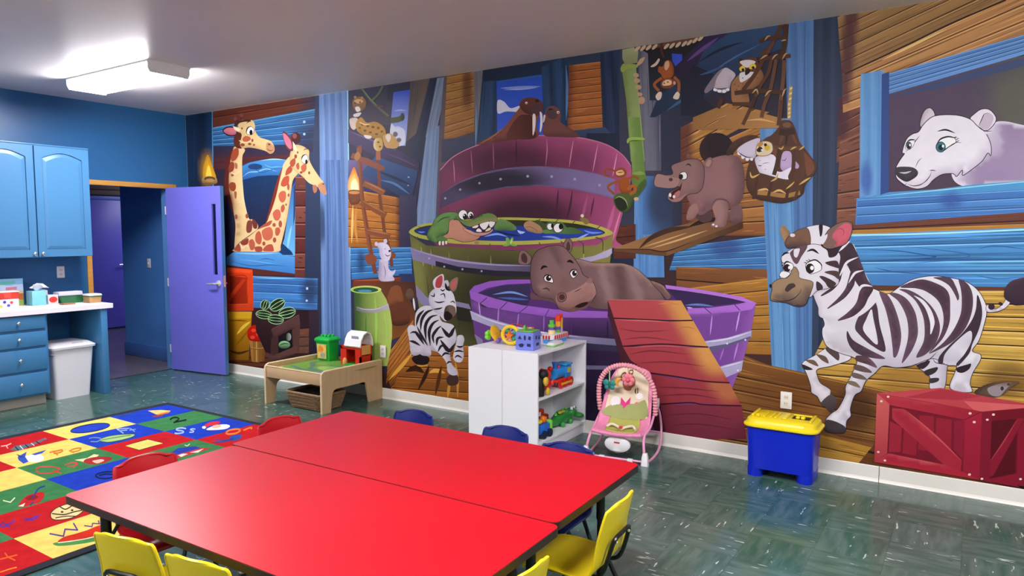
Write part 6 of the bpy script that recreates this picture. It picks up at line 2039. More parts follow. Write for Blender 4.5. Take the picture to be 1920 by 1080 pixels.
# toy phone and toy boat
ph = thing('toy_phone', 'white toy phone with green edge lying beside the shape sorter', 'toy', (4.54, 2.575, TZ), 0.1)
rr_loft(B(), [(-0.10, -0.035, 0.10, 0.035, 0.03, 0), (-0.105, -0.04, 0.105, 0.04, 0.034, 0.014)]).obj('green_edge', pm('#88c860'), ph)
rr_loft(B(), [(-0.1, -0.036, 0.10, 0.036, 0.03, 0.0142), (-0.085, -0.026, 0.085, 0.026, 0.022, 0.03)]).obj('white_shell', m_wplast, ph)
bt = thing('toy_boat', 'white toy boat with red stripe and colourful pegs on the bookcase', 'toy', (4.70, 2.66, TZ), 0.0)
rr_loft(B(), [(-0.13, -0.045, 0.11, 0.045, 0.03, 0), (-0.135, -0.05, 0.115, 0.05, 0.035, 0.032)]).obj('blue_hull', pm('#3c98e0'), bt)
rr_loft(B(), [(-0.137, -0.052, 0.117, 0.052, 0.035, 0.0325), (-0.14, -0.055, 0.12, 0.055, 0.036, 0.068)]).obj('white_deck', m_wplast, bt)
for k in range(7):
    B().box((-0.11+0.033*k, -0.0575, 0.036), (-0.093+0.033*k, -0.0535, 0.064), 0.0, M=None).obj('red_stripe', pm('#c82830'), bt, smooth=False)
for k in range(3):
    B().box((-0.1435, -0.03+0.024*k, 0.036), (-0.139, -0.018+0.024*k, 0.064)).obj('red_stripe', pm('#c82830'), bt, smooth=False)
for (x, y, parts) in ((-0.06, 0.0, [(0.026, 0.03, '#f0d8a0'), (0.02, 0.02, '#6858b8'), (0.026, 0.022, '#68c83c'), (0.016, 0.03, '#58c048')]), (0.03, -0.005, [(0.018, 0.022, '#58b840'), (0.02, 0.024, '#6848b0'), (0.02, 0.04, '#f0a830'), (0.022, 0.045, '#e84020')]), (0.075, 0.0, [(0.018, 0.03, '#c8a0d8'), (0.018, 0.028, '#e8c040'), (0.018, 0.05, '#f0b840'), (0.016, 0.03, '#e83c24')])):
    z = 0.0684
    for r, h, c in parts:
        B().lathe([(0, 0), (r, 0), (r*1.04, h*0.5), (r, h-0.0004), (0, h-0.0004)], c=(x, y, z), n=14).obj('peg', pm(c), bt); z += h
# middle shelf
SZ = 0.4013
bk = thing('black_plush', 'black and yellow toy at the left of the middle shelf', 'toy', (4.262, 2.548, SZ))
B().lathe([(0, 0), (0.04, 0), (0.045, 0.05), (0.038, 0.12), (0.02, 0.15), (0, 0.155)], n=16, sx=0.9).obj('toy_body', pm('#141214', 0.6), bk)
B().ball((0.015, -0.03, 0.155), 0.04, sc=(1, 0.9, 0.9)).obj('toy_head', pm('#1a1616', 0.6), bk)
B().ball((0.005, -0.055, 0.11), 0.026, sc=(1, 0.7, 1.3)).obj('yellow_patch', pm('#e8c040'), bk)
B().ball((0.05, -0.045, 0.03), 0.03, sc=(0.6, 0.5, 1)).obj('yellow_foot', pm('#e8c430'), bk)
rb = thing('red_toy', 'red round toy beside the train on the middle shelf', 'toy', (4.445, 2.60, SZ))
B().ball((0, 0, 0.045), 0.044, sc=(1.1, 1, 1)).obj('toy_body', pm('#d82420'), rb)
B().ball((-0.01, -0.01, 0.12), 0.04).obj('toy_head', pm('#e03024'), rb)
B().ball((0.035, -0.02, 0.155), 0.02).obj('toy_ear', pm('#c81c1c'), rb)
B().ball((-0.05, 0.0, 0.15), 0.02).obj('toy_ear', pm('#c81c1c'), rb)
B().ball((0.02, -0.05, 0.06), 0.022, sc=(1, 0.5, 1)).obj('belly_patch', pm('#f04840'), rb)
tr_ = thing('toy_train', 'blue toy locomotive with red wheels on the middle shelf', 'toy', (4.63, 2.585, SZ), 0.0)
B().box((-0.11, -0.045, 0.045), (0.11, 0.045, 0.065), 0.006).obj('chassis', pm('#d83c28'), tr_)
B().cyl((-0.10, 0, 0.105), (0.02, 0, 0.105), 0.04, 18).obj('boiler', pm('#3098e8'), tr_)
B().box((0.022, -0.045, 0.0655), (0.105, 0.045, 0.155), 0.006).obj('cab', pm('#2890e0'), tr_)
B().box((0.012, -0.052, 0.1555), (0.115, 0.052, 0.17), 0.005).obj('cab_roof', pm('#38a0e8'), tr_)
B().box((0.04, -0.0475, 0.1), (0.085, -0.0452, 0.14), 0.0).obj('cab_window', pm('#e0c048'), tr_, smooth=False)
B().lathe([(0, 0), (0.016, 0), (0.02, 0.03), (0.026, 0.05), (0, 0.05)], c=(-0.07, 0, 0.14), n=14).obj('chimney', pm('#3078d0'), tr_)
B().ball((-0.02, 0, 0.15), 0.018).obj('dome', pm('#d83860'), tr_)
for x in (-0.07, 0.0, 0.075):
    for y in (-0.053, 0.053):
        wl = B().cyl((x, y-0.007, 0.034), (x, y+0.007, 0.034), 0.034, 18).obj('wheel', pm('#d82820'), tr_)
        B().cyl((x, y-0.009, 0.034), (x, y+0.009, 0.034), 0.012, 10).obj('wheel_hub', pm('#f0b428'), wl)
B().box((-0.06, -0.063, 0.026), (0.07, -0.0605, 0.042), 0.001).obj('coupling_rod', pm('#f0c030'), tr_)
# bottom shelf
BZ = 0.0913
cr_ = thing('toy_crocodile', 'green toy crocodile on the bottom shelf', 'toy', (4.70, 2.60, BZ), 0.0)
B().tube([(-0.19, 0.0, 0.03), (-0.12, 0, 0.045), (-0.04, 0, 0.06), (0.04, 0, 0.06), (0.1, -0.0, 0.055)], [0.012, 0.035, 0.05, 0.052, 0.04], 12).obj('toy_body', pm('#2c8c3c'), cr_)
B().ball((0.105, -0.02, 0.075), 0.045, sc=(1.1, 1.0, 0.8)).obj('toy_head', pm('#309440'), cr_)
B().ball((0.13, -0.07, 0.055), 0.035, sc=(0.9, 1.4, 0.6)).obj('snout', pm('#2c8c3c'), cr_)
for s in (-1, 1):
    e = B().ball((0.1+s*0.02, -0.04, 0.112), 0.014, 10, 6).obj('eye', m_wplast, cr_)
    B().ball((0.1+s*0.02, -0.052, 0.113), 0.006, 8, 5).obj('pupil', m_dark, e)
for k, x in enumerate((-0.1, -0.05, 0.0, 0.05)):
    B().lathe([(0.016, 0), (0.008, 0.016), (0, 0.024)], c=(x, 0, 0.09+0.006*min(k, 2)), n=8).obj('back_spike', pm('#58c048'), cr_)
for x in (-0.07, 0.05):
    for y in (-0.045, 0.045): B().ball((x, y, 0.02), 0.02, 10, 6).obj('foot', pm('#38a048'), cr_)
B().box((-0.1, -0.04, 0.105), (-0.02, -0.02, 0.118), 0.004).obj('yellow_block', pm('#e0c030'), cr_)
rc = thing('toy_fire_engine', 'red toy vehicle behind the blue truck on the bottom shelf', 'toy', (4.47, 2.69, BZ))
B().box((-0.12, -0.04, 0.03), (0.12, 0.04, 0.1), 0.012).obj('vehicle_body', pm('#c42418'), rc)
B().box((-0.06, -0.036, 0.1005), (0.06, 0.036, 0.15), 0.012).obj('cabin', pm('#d83020'), rc)
B().box((-0.04, -0.0385, 0.108), (0.0, -0.0365, 0.138), 0.0).obj('cabin_window', m_wplast, rc, smooth=False)
B().box((0.02, -0.0425, 0.055), (0.08, -0.0405, 0.085), 0.0).obj('side_decal', m_wplast, rc, smooth=False)
B().ball((-0.02, 0, 0.172), 0.022).obj('driver_head', pm('#d8a040'), rc)
for x in (-0.07, 0.07): B().cyl((x, -0.052, 0.03), (x, 0.052, 0.03), 0.03, 16).obj('wheel', pm('#202024'), rc)
tk = thing('toy_truck', 'blue and lime toy truck at the front of the bottom shelf', 'toy', (4.335, 2.555, BZ))
B().box((-0.085, -0.035, 0.03), (0.05, 0.035, 0.10), 0.012).obj('truck_body', pm('#2870e0'), tk)
B().cyl((-0.05, -0.048, 0.03), (-0.05, 0.048, 0.03), 0.03, 16).obj('wheel', pm('#18284c'), tk)
B().cyl((0.03, -0.048, 0.03), (0.03, 0.048, 0.03), 0.03, 16).obj('wheel', pm('#18284c'), tk)
B().box((0.0515, -0.036, 0.012), (0.085, 0.036, 0.112), 0.012).obj('lime_front', pm('#88e048'), tk)
B().ball((0.0, 0, 0.125), 0.028).obj('orange_ball', pm('#f07c18'), tk)
B().ball((-0.055, 0, 0.118), 0.024, sc=(1.4, 1, 0.7)).obj('yellow_cap', pm('#f0d028'), tk)

# ================================================================== BABY BOUNCER
m_pink = mat('bouncer_pink', '#f090b8', 0.6, var=0.12, scale=45, bump=0.1, bscale=90)
m_ptube = mat('bouncer_tube', '#f0a4cc', 0.3, var=0.03)
m_cream = mat('bouncer_cream', '#ecdcc0', 0.65, var=0.06, scale=20)
bo = thing('baby_bouncer', 'pink baby bouncer seat with a toy arch in front of the mural', 'baby bouncer', (4.59, 2.033, 0), math.pi+0.14)
for s in (-1, 1):
    B().tube([(0.235, s*0.205, 0.03), (0.18, s*0.215, 0.011), (0.05, s*0.222, 0.0085), (-0.08, s*0.222, 0.02), (-0.18, s*0.215, 0.07), (-0.23, s*0.205, 0.15), (-0.215, s*0.195, 0.25), (-0.16, s*0.185, 0.33)], 0.0085, 8).obj('rocker_tube', m_ptube, bo)
    B().tube([(0.235, s*0.205, 0.03), (0.235, s*0.2, 0.09), (0.21, s*0.19, 0.15), (0.17, s*0.185, 0.185)], 0.009, 8).obj('front_leg', m_ptube, bo)
    rr_loft(B(), [(0.208, s*0.207-0.024, 0.262, s*0.207+0.024, 0.012, 0.001), (0.212, s*0.207-0.02, 0.258, s*0.207+0.02, 0.012, 0.06), (0.222, s*0.207-0.014, 0.248, s*0.207+0.014, 0.008, 0.085)]).obj('white_foot', m_wplast, bo)
    B().tube([(0.17, s*0.185, 0.185), (0.05, s*0.195, 0.215), (-0.08, s*0.19, 0.285), (-0.16, s*0.185, 0.33)], 0.0085, 8).obj('seat_rail', m_ptube, bo)
    B().box((-0.19, s*0.185-0.018, 0.30), (-0.13, s*0.185+0.018, 0.37), 0.012, 3).obj('hub_clip', m_wplast, bo)
B().tube([(0.225, -0.2, 0.02), (0.215, 0, 0.016), (0.225, 0.2, 0.02)], 0.0075, 8).obj('cross_bar', m_ptube, bo)
B().tube([(-0.215, -0.205, 0.11), (-0.225, 0, 0.11), (-0.215, 0.205, 0.11)], 0.0075, 8).obj('cross_bar', m_ptube, bo)
for y in (-0.1, 0.1): B().box((0.205, y-0.02, 0.004), (0.23, y+0.02, 0.028), 0.006).obj('rubber_stop', m_wplast, bo)
SEAT = catmull([(0.205, 0.172), (0.15, 0.165), (0.07, 0.16), (0.0, 0.19), (-0.05, 0.25), (-0.10, 0.34), (-0.155, 0.44), (-0.205, 0.53), (-0.225, 0.565)], n=4)
SWID = np.interp(np.linspace(0, 1, len(SEAT)), [0, 0.15, 0.45, 0.65, 0.8, 0.92, 1.0], [0.175, 0.188, 0.188, 0.175, 0.155, 0.12, 0.06])
def seat_pt(u, v, off=0.0):
    """u 0..1 from the front edge to the top, v -1..1 across"""
    f = u*(len(SEAT)-1); i = min(int(f), len(SEAT)-2); q = f-i
    p = SEAT[i]*(1-q)+SEAT[i+1]*q; wd = SWID[i]*(1-q)+SWID[i+1]*q
    t = SEAT[i+1]-SEAT[i]; t = t/np.linalg.norm(t); n = np.array([-t[1], t[0]])*-1.0
    if n[1] < 0 and n[0] < 0: n = -n
    h = 0.055*v*v*(0.25+0.75*math.sin(math.pi*min(1, u*1.15)))+off
    return (p[0]+n[0]*h, wd*v, p[1]+n[1]*h)
G = [[seat_pt(i/30, -1+2*j/14) for j in range(15)] for i in range(31)]
st = B().sheet(G).obj('seat_cover', m_pink, bo, solid=0.016, sub=1)
G = [[seat_pt(0.03+0.3*i/12, -0.66+1.32*j/10, 0.012) for j in range(11)] for i in range(13)]
G = [[seat_pt(0.12+0.36*i/12, (-0.62+1.24*j/10)*(0.9+0.1*math.sin(3.1*i/12)), 0.013) for j in range(11)] for i in range(13)]
B().sheet(G).obj('seat_pad', mat('pad_green', '#b4b45c', 0.65, var=0.12, scale=18), bo, solid=0.012, sub=1)
G = [[seat_pt(0.45+0.52*i/14, (-0.86+1.72*j/10)*min(1, 1.25-0.35*(i/14)**3), 0.013) for j in range(11)] for i in range(15)]
B().sheet(G).obj('back_pad', m_cream, bo, solid=0.012, sub=1)
def pad_map(px, off):
    o = off if hasattr(off, '__len__') else [off]*len(px)
    return np.array([seat_pt(0.45+0.52*float(v), -0.86*float(u)*0.95, 0.0215+float(q)) for (u, v), q in zip(px, o)])
PP = Painter(pad_map, 6e-5); PP.part('pad_print', 'printed toy monkey with pink bow on the seat back')
PP.poly(catmull([(-0.95, 0.02), (0.95, 0.02), (0.9, 0.2), (0.3, 0.28), (-0.4, 0.3), (-0.9, 0.35)], True, n=5), hexl('#a8b070'), step=0.09)
PP.poly(np.array(ring(0.1, 0.62, 0.36, 0.13, 20)), hexl('#a06048'), step=0.09)
PP.poly(np.array(ring(-0.32, 0.5, 0.26, 0.08, 16)), hexl('#e8d8b0'), step=0.09)
PP.poly(np.array(ring(-0.38, 0.5, 0.12, 0.05, 12)), hexl('#4a3a30'), step=0.09)
PP.stroke(np.array(ring(0.5, 0.72, 0.14, 0.06, 14)), hexl('#7a4a38'), 0.05, 0, True, True)
PP.stroke(np.array(ring(0.1, 0.82, 0.14, 0.06, 14)), hexl('#7a4a38'), 0.05, 0, True, True)
PP.poly(np.array([(-0.1, 0.22), (0.35, 0.2), (0.38, 0.38), (0.12, 0.3), (-0.1, 0.4)]), hexl('#e0408c'), step=0.09)
PP.poly(np.array(ring(0.62, 0.3, 0.22, 0.09, 14)), hexl('#f2eef0'), step=0.09)
PP.poly(np.array(ring(-0.45, 0.27, 0.14, 0.06, 14)), hexl('#d8908c'), step=0.09)
PP.poly(np.array(ring(-0.55, 0.42, 0.2, 0.05, 14)), hexl('#f4f0f0'), step=0.09)
PP.build(print_material('pad_ink', 0.7, 0.2, 0.04, 0.0), bo)
for s in (-1, 1):
    B().tube([seat_pt(0.2, s*0.55, 0.025), seat_pt(0.26, s*0.4, 0.045), seat_pt(0.24, s*0.15, 0.04), seat_pt(0.2, 0, 0.03)], 0.009, 6).obj('strap', mat('strap_cream', '#f0e4d4', 0.6, var=0.03), bo)
B().box((seat_pt(0.2, 0)[0]-0.012, -0.012, 0.195), (seat_pt(0.2, 0)[0]+0.012, 0.012, 0.212), 0.004).obj('buckle', pm('#d83c4c'), bo)
B().tube([seat_pt(0.0, v, 0.006) for v in np.linspace(-0.98, 0.98, 9)], 0.015, 8).obj('front_piping', m_pink, bo)
vb_ = B().lathe([(0, 0), (0.06, 0), (0.075, 0.012), (0.075, 0.03), (0.06, 0.04), (0, 0.04)], n=22, M=T(0.155, 0.0, 0.105) @ RY(math.pi/2) @ Matrix.Diagonal((0.75, 1.2, 1, 1))).obj('vibration_box', m_wplast, bo)
B().box((0.194, -0.02, 0.115), (0.1965, 0.02, 0.125), 0.0).obj('red_logo', pm('#c83838'), vb_, smooth=False)
AR = [(-0.06, -0.2, 0.27), (-0.035, -0.205, 0.38), (-0.015, -0.19, 0.49), (0.0, -0.135, 0.575), (0.005, -0.05, 0.617), (0.005, 0.05, 0.617), (0.0, 0.135, 0.575), (-0.015, 0.19, 0.49), (-0.035, 0.205, 0.38), (-0.06, 0.2, 0.27)]
rr_ = [0.014 if k % 2 == 0 else 0.0195 for k in range(91)]
B().tube(catmull(AR, n=20), rr_, 10, smooth=False).obj('toy_arch', mat('arch_pink', '#f2a0b0', 0.55, var=0.1, scale=40), bo)
def hang(y, z0, z1): return [(0.002, y, z0), (0.002, y, z1)]
fl_ = B().tube(hang(0.02, 0.605, 0.555), 0.004, 6, smooth=False).obj('toy_string', mat('string_peach', '#f0b8a0', 0.6, var=0), bo)
for k in range(6):
    a = k*math.pi/3; B().ball((0.0, 0.02+0.027*math.cos(a), 0.52+0.027*math.sin(a)), 0.02, 8, 6, sc=(0.6, 1, 1)).obj('flower_petal', pm('#f08494', 0.6), fl_)
B().ball((0.012, 0.02, 0.52), 0.016, 10, 6).obj('flower_heart', pm('#e86878', 0.6), fl_)
bf_ = B().tube(hang(-0.115, 0.575, 0.50), 0.004, 6, smooth=False).obj('toy_string', mat('string_lime', '#d8e8a0', 0.6, var=0), bo)
for dy, dz, r in ((-0.025, 0.012, 0.024), (0.025, 0.012, 0.024), (-0.02, -0.02, 0.018), (0.02, -0.02, 0.018)): B().ball((0, -0.115+dy, 0.475+dz), r, 10, 6, sc=(0.5, 1, 1)).obj('butterfly_wing', pm('#2c9088', 0.6), bf_)
B().ball((0.006, -0.115, 0.47), 0.011, 8, 6, sc=(0.8, 0.8, 2.4)).obj('butterfly_body', pm('#1c6c68', 0.6), bf_)
mo_ = B().tube(hang(-0.055, 0.595, 0.53), 0.003, 6, smooth=False).obj('toy_string', MATS['string_peach'], bo)
B().tube([(0, -0.03, 0.525), (0, -0.055, 0.515), (0, -0.062, 0.49), (0, -0.045, 0.468)], [0.004, 0.014, 0.014, 0.004], 8).obj('orange_moon', pm('#f0a838', 0.6), mo_)

# ================================================================== BLUE AND YELLOW TOY BIN
m_bblue = mat('bin_blue', '#0824c4', 0.3, var=0.03)
m_yel = mat('bin_yellow', '#f2d81c', 0.32, var=0.03)
tbn = thing('toy_bin', 'blue plastic toy bin with a yellow lid by the mural', 'toy bin', (4.70, 0.985, 0))
b = B(); n5 = 6
def bin_ring(z, k): return rrect(-0.128-0.012*k, -0.195-0.012*k, 0.128+0.012*k, 0.195+0.012*k, 0.055, n5)
rings = [[b.bm.verts.new((x, y, z)) for x, y in bin_ring(z, kk)] for z, kk in ((0.055, 0.15), (0.19, 0.55), (0.325, 1.0))]
for a_, c_ in zip(rings[:-1], rings[1:]):
    m_ = len(a_)
    for k in range(m_): b.bm.faces.new((a_[k], a_[(k+1) % m_], c_[(k+1) % m_], c_[k]))
b.bm.faces.new(rings[0][::-1]); b.bm.faces.new(rings[-1])
for sy in (-1, 1):
    rr_loft(b, [(-0.126, sy*0.15-0.046, 0.126, sy*0.15+0.046, 0.04, 0.0), (-0.1285, sy*0.15-0.048, 0.1285, sy*0.15+0.048, 0.042, 0.058)])
b.obj('bin_body', m_bblue, tbn)
ld = rr_loft(B(), [(-0.15, -0.22, 0.15, 0.22, 0.07, 0.322), (-0.158, -0.228, 0.158, 0.228, 0.075, 0.327), (-0.158, -0.228, 0.158, 0.228, 0.075, 0.336), (-0.145, -0.214, 0.145, 0.214, 0.07, 0.345), (-0.14, -0.208, 0.14, 0.208, 0.068, 0.366), (-0.125, -0.19, 0.125, 0.19, 0.06, 0.378)], 7).obj('bin_lid', m_yel, tbn)
for y0, y1, x0, x1, h in ((0.165, 0.18, -0.09, 0.09, 0.016), (-0.18, -0.165, -0.09, 0.09, 0.014), (-0.03, 0.0, -0.07, 0.07, 0.009), (0.03, 0.045, -0.07, 0.07, 0.008), (0.06, 0.075, -0.07, 0.07, 0.008), (0.10, 0.115, -0.07, 0.07, 0.008)):
    B().box((x0, y0, 0.3785), (x1, y1, 0.3785+h), 0.005, 3).obj('lid_rib', m_yel, ld)
B().box((-0.1, 0.13, 0.3785), (-0.08, 0.15, 0.402), 0.008, 3).obj('lid_knob', m_yel, ld)
B().box((-0.02, -0.155, 0.3783), (0.06, -0.05, 0.3795), 0.0003, 1).obj('lid_opening', m_dark, ld, smooth=False)
for y0 in (-0.085, -0.115): B().box((-0.02, y0-0.012, 0.3797), (0.012, y0+0.012, 0.395), 0.005, 3).obj('lid_clip', m_yel, ld)
B().box((0.062, -0.16, 0.3785), (0.078, -0.045, 0.388), 0.004, 3).obj('lid_rib', m_yel, ld)

# ================================================================== RED TABLES
m_red = mat('table_red_laminate', '#b00618', 0.37, spec=0.42, var=0.05, scale=2.2, bump=0.02, bscale=300)
m_band = mat('table_edge_band', '#2a1e18', 0.4, var=0.1, scale=8)
m_steel = mat('black_steel', '#0d0d10', 0.3, var=0.0)
TZT = 0.55
def table(label, cx, cy, L, W, rz):
    t = thing('activity_table', label, 'table', (cx, cy, 0), rz, 'red activity tables pushed together')
    pts = rrect(-W/2, -L/2, W/2, L/2, 0.03, 5)
    B().prism(rrect(-W/2+0.002, -L/2+0.002, W/2-0.002, L/2-0.002, 0.028, 5), 'z', TZT-0.002, TZT).obj('laminate_top', m_red, t, smooth=False)
    B().prism(pts, 'z', TZT-0.03, TZT-0.002).obj('edge_band', m_band, t, smooth=False)
    B().box((-W/2+0.09, -L/2+0.12, TZT-0.062), (W/2-0.09, L/2-0.12, TZT-0.0302), 0.002).obj('under_frame', m_steel, t)
    for sx in (-1, 1):
        for sy in (-1, 1):
            x, y = sx*(W/2-0.08), sy*(L/2-0.15)
            lg = B().cyl((x, y, 0.012), (x, y, TZT-0.0305), 0.0155, 14).obj('leg', m_steel, t)
            B().cyl((x, y, 0.30), (x, y, TZT-0.031), 0.019, 14).obj('leg_sleeve', m_steel, lg)
            B().tube([(x, y, 0.36), (x-sx*0.02, y-sy*0.1, TZT-0.05)], 0.007, 8, smooth=False).obj('brace', m_steel, lg)
            B().lathe([(0, 0), (0.02, 0), (0.02, 0.008), (0.014, 0.016), (0, 0.016)], c=(x, y, 0.0), n=14).obj('glide', m_chrome, lg)
    return t
table('red laminate table nearer the camera, of the two pushed together', 1.688, 2.025, 1.755, 0.760, 0.016)
table('red laminate table nearer the mural, of the two pushed together', 2.452, 2.062, 1.765, 0.760, 0.016)

# ================================================================== CHAIRS
chair_mats = {'yellow': mat('chair_yellow', '#f0d41a', 0.32, var=0.03), 'blue': mat('chair_blue', '#17236a', 0.35, var=0.03), 'red': mat('chair_red', '#b00e1a', 0.32, var=0.03)}
PROF = catmull([(0.165, 0.268), (0.158, 0.288), (0.12, 0.299), (0.03, 0.298), (-0.06, 0.291), (-0.112, 0.300), (-0.142, 0.335), (-0.16, 0.40), (-0.18, 0.48), (-0.196, 0.545), (-0.2005, 0.565)], n=4)
HW = np.interp(np.linspace(0, 1, len(PROF)), [0, 0.1, 0.3, 0.5, 0.62, 0.8, 0.9, 0.95, 0.98, 1.0], [0.128, 0.142, 0.149, 0.149, 0.146, 0.138, 0.131, 0.124, 0.114, 0.096])
def chair_mesh():
    G = []
    for i, (y, z) in enumerate(PROF):
        u = i/(len(PROF)-1); row = []
        bk_ = max(0, min(1, (u-0.45)/0.3))
        for j in range(13):
            v = -1+j/6
            x = HW[i]*v
            row.append((x, y+bk_*0.022*v*v, z-(1-bk_)*0.006*abs(v)**3+(1-bk_)*0.004*v*v-0.016*max(0, (u-0.78)/0.22)**2*v**4))
        G.append(row)
    return G
def make_chair(colour):
    t = bpy.data.objects.new('school_chair', None); link(t); t.empty_display_size = 0.05
    B().sheet(chair_mesh()).obj('shell', chair_mats[colour], t, solid=0.0075, sub=1)
    edge = [G_[0] for G_ in chair_mesh()]+[p for p in chair_mesh()[-1][1:-1]]+[G_[-1] for G_ in chair_mesh()[::-1]]
    B().tube(edge, 0.0055, 6, smooth=False).obj('rolled_rim', chair_mats[colour], t)
    for sx in (-1, 1):
        for fy, ty in ((0.09, 0.15), (-0.07, -0.185)):
            lg = B().tube([(sx*0.10, fy*0.6, 0.281), (sx*0.125, fy, 0.274), (sx*0.138, fy*1.08, 0.24), (sx*0.155, ty, 0.012)], 0.0095, 8, k=4).obj('leg', m_steel, t)
            B().lathe([(0, 0), (0.014, 0), (0.014, 0.014), (0.01, 0.02), (0, 0.02)], c=(sx*0.155, ty, 0.0), n=12).obj('glide', m_chrome, lg)
    B().tube([(-0.085, -0.02, 0.278), (-0.088, -0.11, 0.277), (-0.088, -0.147, 0.305), (-0.086, -0.172, 0.38), (-0.07, -0.185, 0.428), (0, -0.188, 0.434), (0.07, -0.185, 0.428), (0.086, -0.172, 0.38), (0.088, -0.147, 0.305), (0.088, -0.11, 0.277), (0.085, -0.02, 0.278)], 0.0085, 8, k=4).obj('back_brace', m_steel, t)
    B().box((-0.125, -0.05, 0.2735), (0.125, 0.06, 0.281), 0.002).obj('seat_bracket', m_steel, t)
    for sx in (-1, 1): B().ball((sx*0.062, -0.1885, 0.415), 0.006, 8, 5).obj('rivet', m_chrome, t)
    return t
protos = {}
for colour, x, y, rz, label in (
    ('yellow', 1.382, 2.345, -math.pi/2+0.20, 'yellow plastic chair at the bottom left, nearest the alphabet rug'),
    ('yellow', 1.415, 1.985, -math.pi/2+0.15, 'yellow plastic chair right of the bottom left one, cut by the lower edge'),
    ('yellow', 2.392, 1.255, 0.05, 'yellow plastic chair at the right end of the tables with its seat in view'),
    ('yellow', 1.735, 1.255, -0.03, 'yellow plastic chair at the bottom, only a backrest corner in view'),
    ('blue', 2.785, 2.565, math.pi/2+0.04, 'navy plastic chair on the mural side nearest the play table'),
    ('blue', 2.78, 1.96, math.pi/2, 'navy plastic chair on the mural side in front of the white bookcase'),
    ('blue', 2.70, 1.55, math.pi/2+0.06, 'navy plastic chair on the mural side nearest the baby bouncer'),
    ('red', 1.684, 2.865, math.pi-0.1, 'red plastic chair at the rug end of the nearer table'),
    ('red', 2.45, 2.90, math.pi-0.03, 'red plastic chair at the far corner of the tables near the rug edge')):
    if colour in protos: o = copy_tree(protos[colour])
    else: o = protos[colour] = make_chair(colour)
    o.location = (x, y, 0); o.rotation_euler = (0, 0, rz)
    tag(o, label, 'chair', 'small %s plastic chairs' % ('navy' if colour == 'blue' else colour))
# ================================================================== ALPHABET RUG
rug = thing('alphabet_rug', 'colourful alphabet rug of red, blue, green and yellow squares', 'rug')
B().box((RUG[0], RUG[1], 0.0005), (RUG[2], RUG[3], RUGZ), 0.003, 2).obj('rug_border', mat('rug_navy', '#0e1424', 0.9, var=0.2, scale=60, bump=0.25, bscale=400), rug)
rug_ink = print_material('rug_pile', 0.92, 0.1, 0.14, 0.5)
GX = [3.61-0.5125*k for k in range(8)]; GY = [6.045-0.405*k for k in range(7)]
RC = {'r': '#b81a20', 'b': '#1c3cb0', 'g': '#3a7a48', 'y': '#ecd06c'}
CELLS = ['bgbrby', 'ybrgrg', 'rygbgr', 'grygry', 'brbygr', 'ygrbyb', 'rbgyrg']
def w2p(x, y, z=0.0):
    px, py, _ = project((x, y, z)); return (px, py)
for ci in range(7):
    for ri in range(6):
        x1, x0, y1, y0 = GX[ci], GX[ci+1], GY[ri], GY[ri+1]
        x0 = max(x0, RUG[0]+0.06)
        c = hexl(RC[CELLS[ci][ri]]); n = 4
        me = bpy.data.meshes.new('rug_square')
        h = RUGZ+0.0012
        me.from_pydata([(x0, y0, h), (x1, y0, h), (x1, y1, h), (x0, y1, h), (x0, y0, RUGZ), (x1, y0, RUGZ), (x1, y1, RUGZ), (x0, y1, RUGZ)], [], [(0, 1, 2, 3), (4, 5, 1, 0), (5, 6, 2, 1), (6, 7, 3, 2), (7, 4, 0, 3)])
        at = me.color_attributes.new('print', 'FLOAT_COLOR', 'POINT')
        at.data.foreach_set('color', np.tile(np.append(c, 1.0), 8).astype(np.float32))
        me.materials.append(rug_ink)
        link(bpy.data.objects.new('rug_square', me), rug)
RP = Painter(rug_map, 4e-6); RP.layer = 300+5
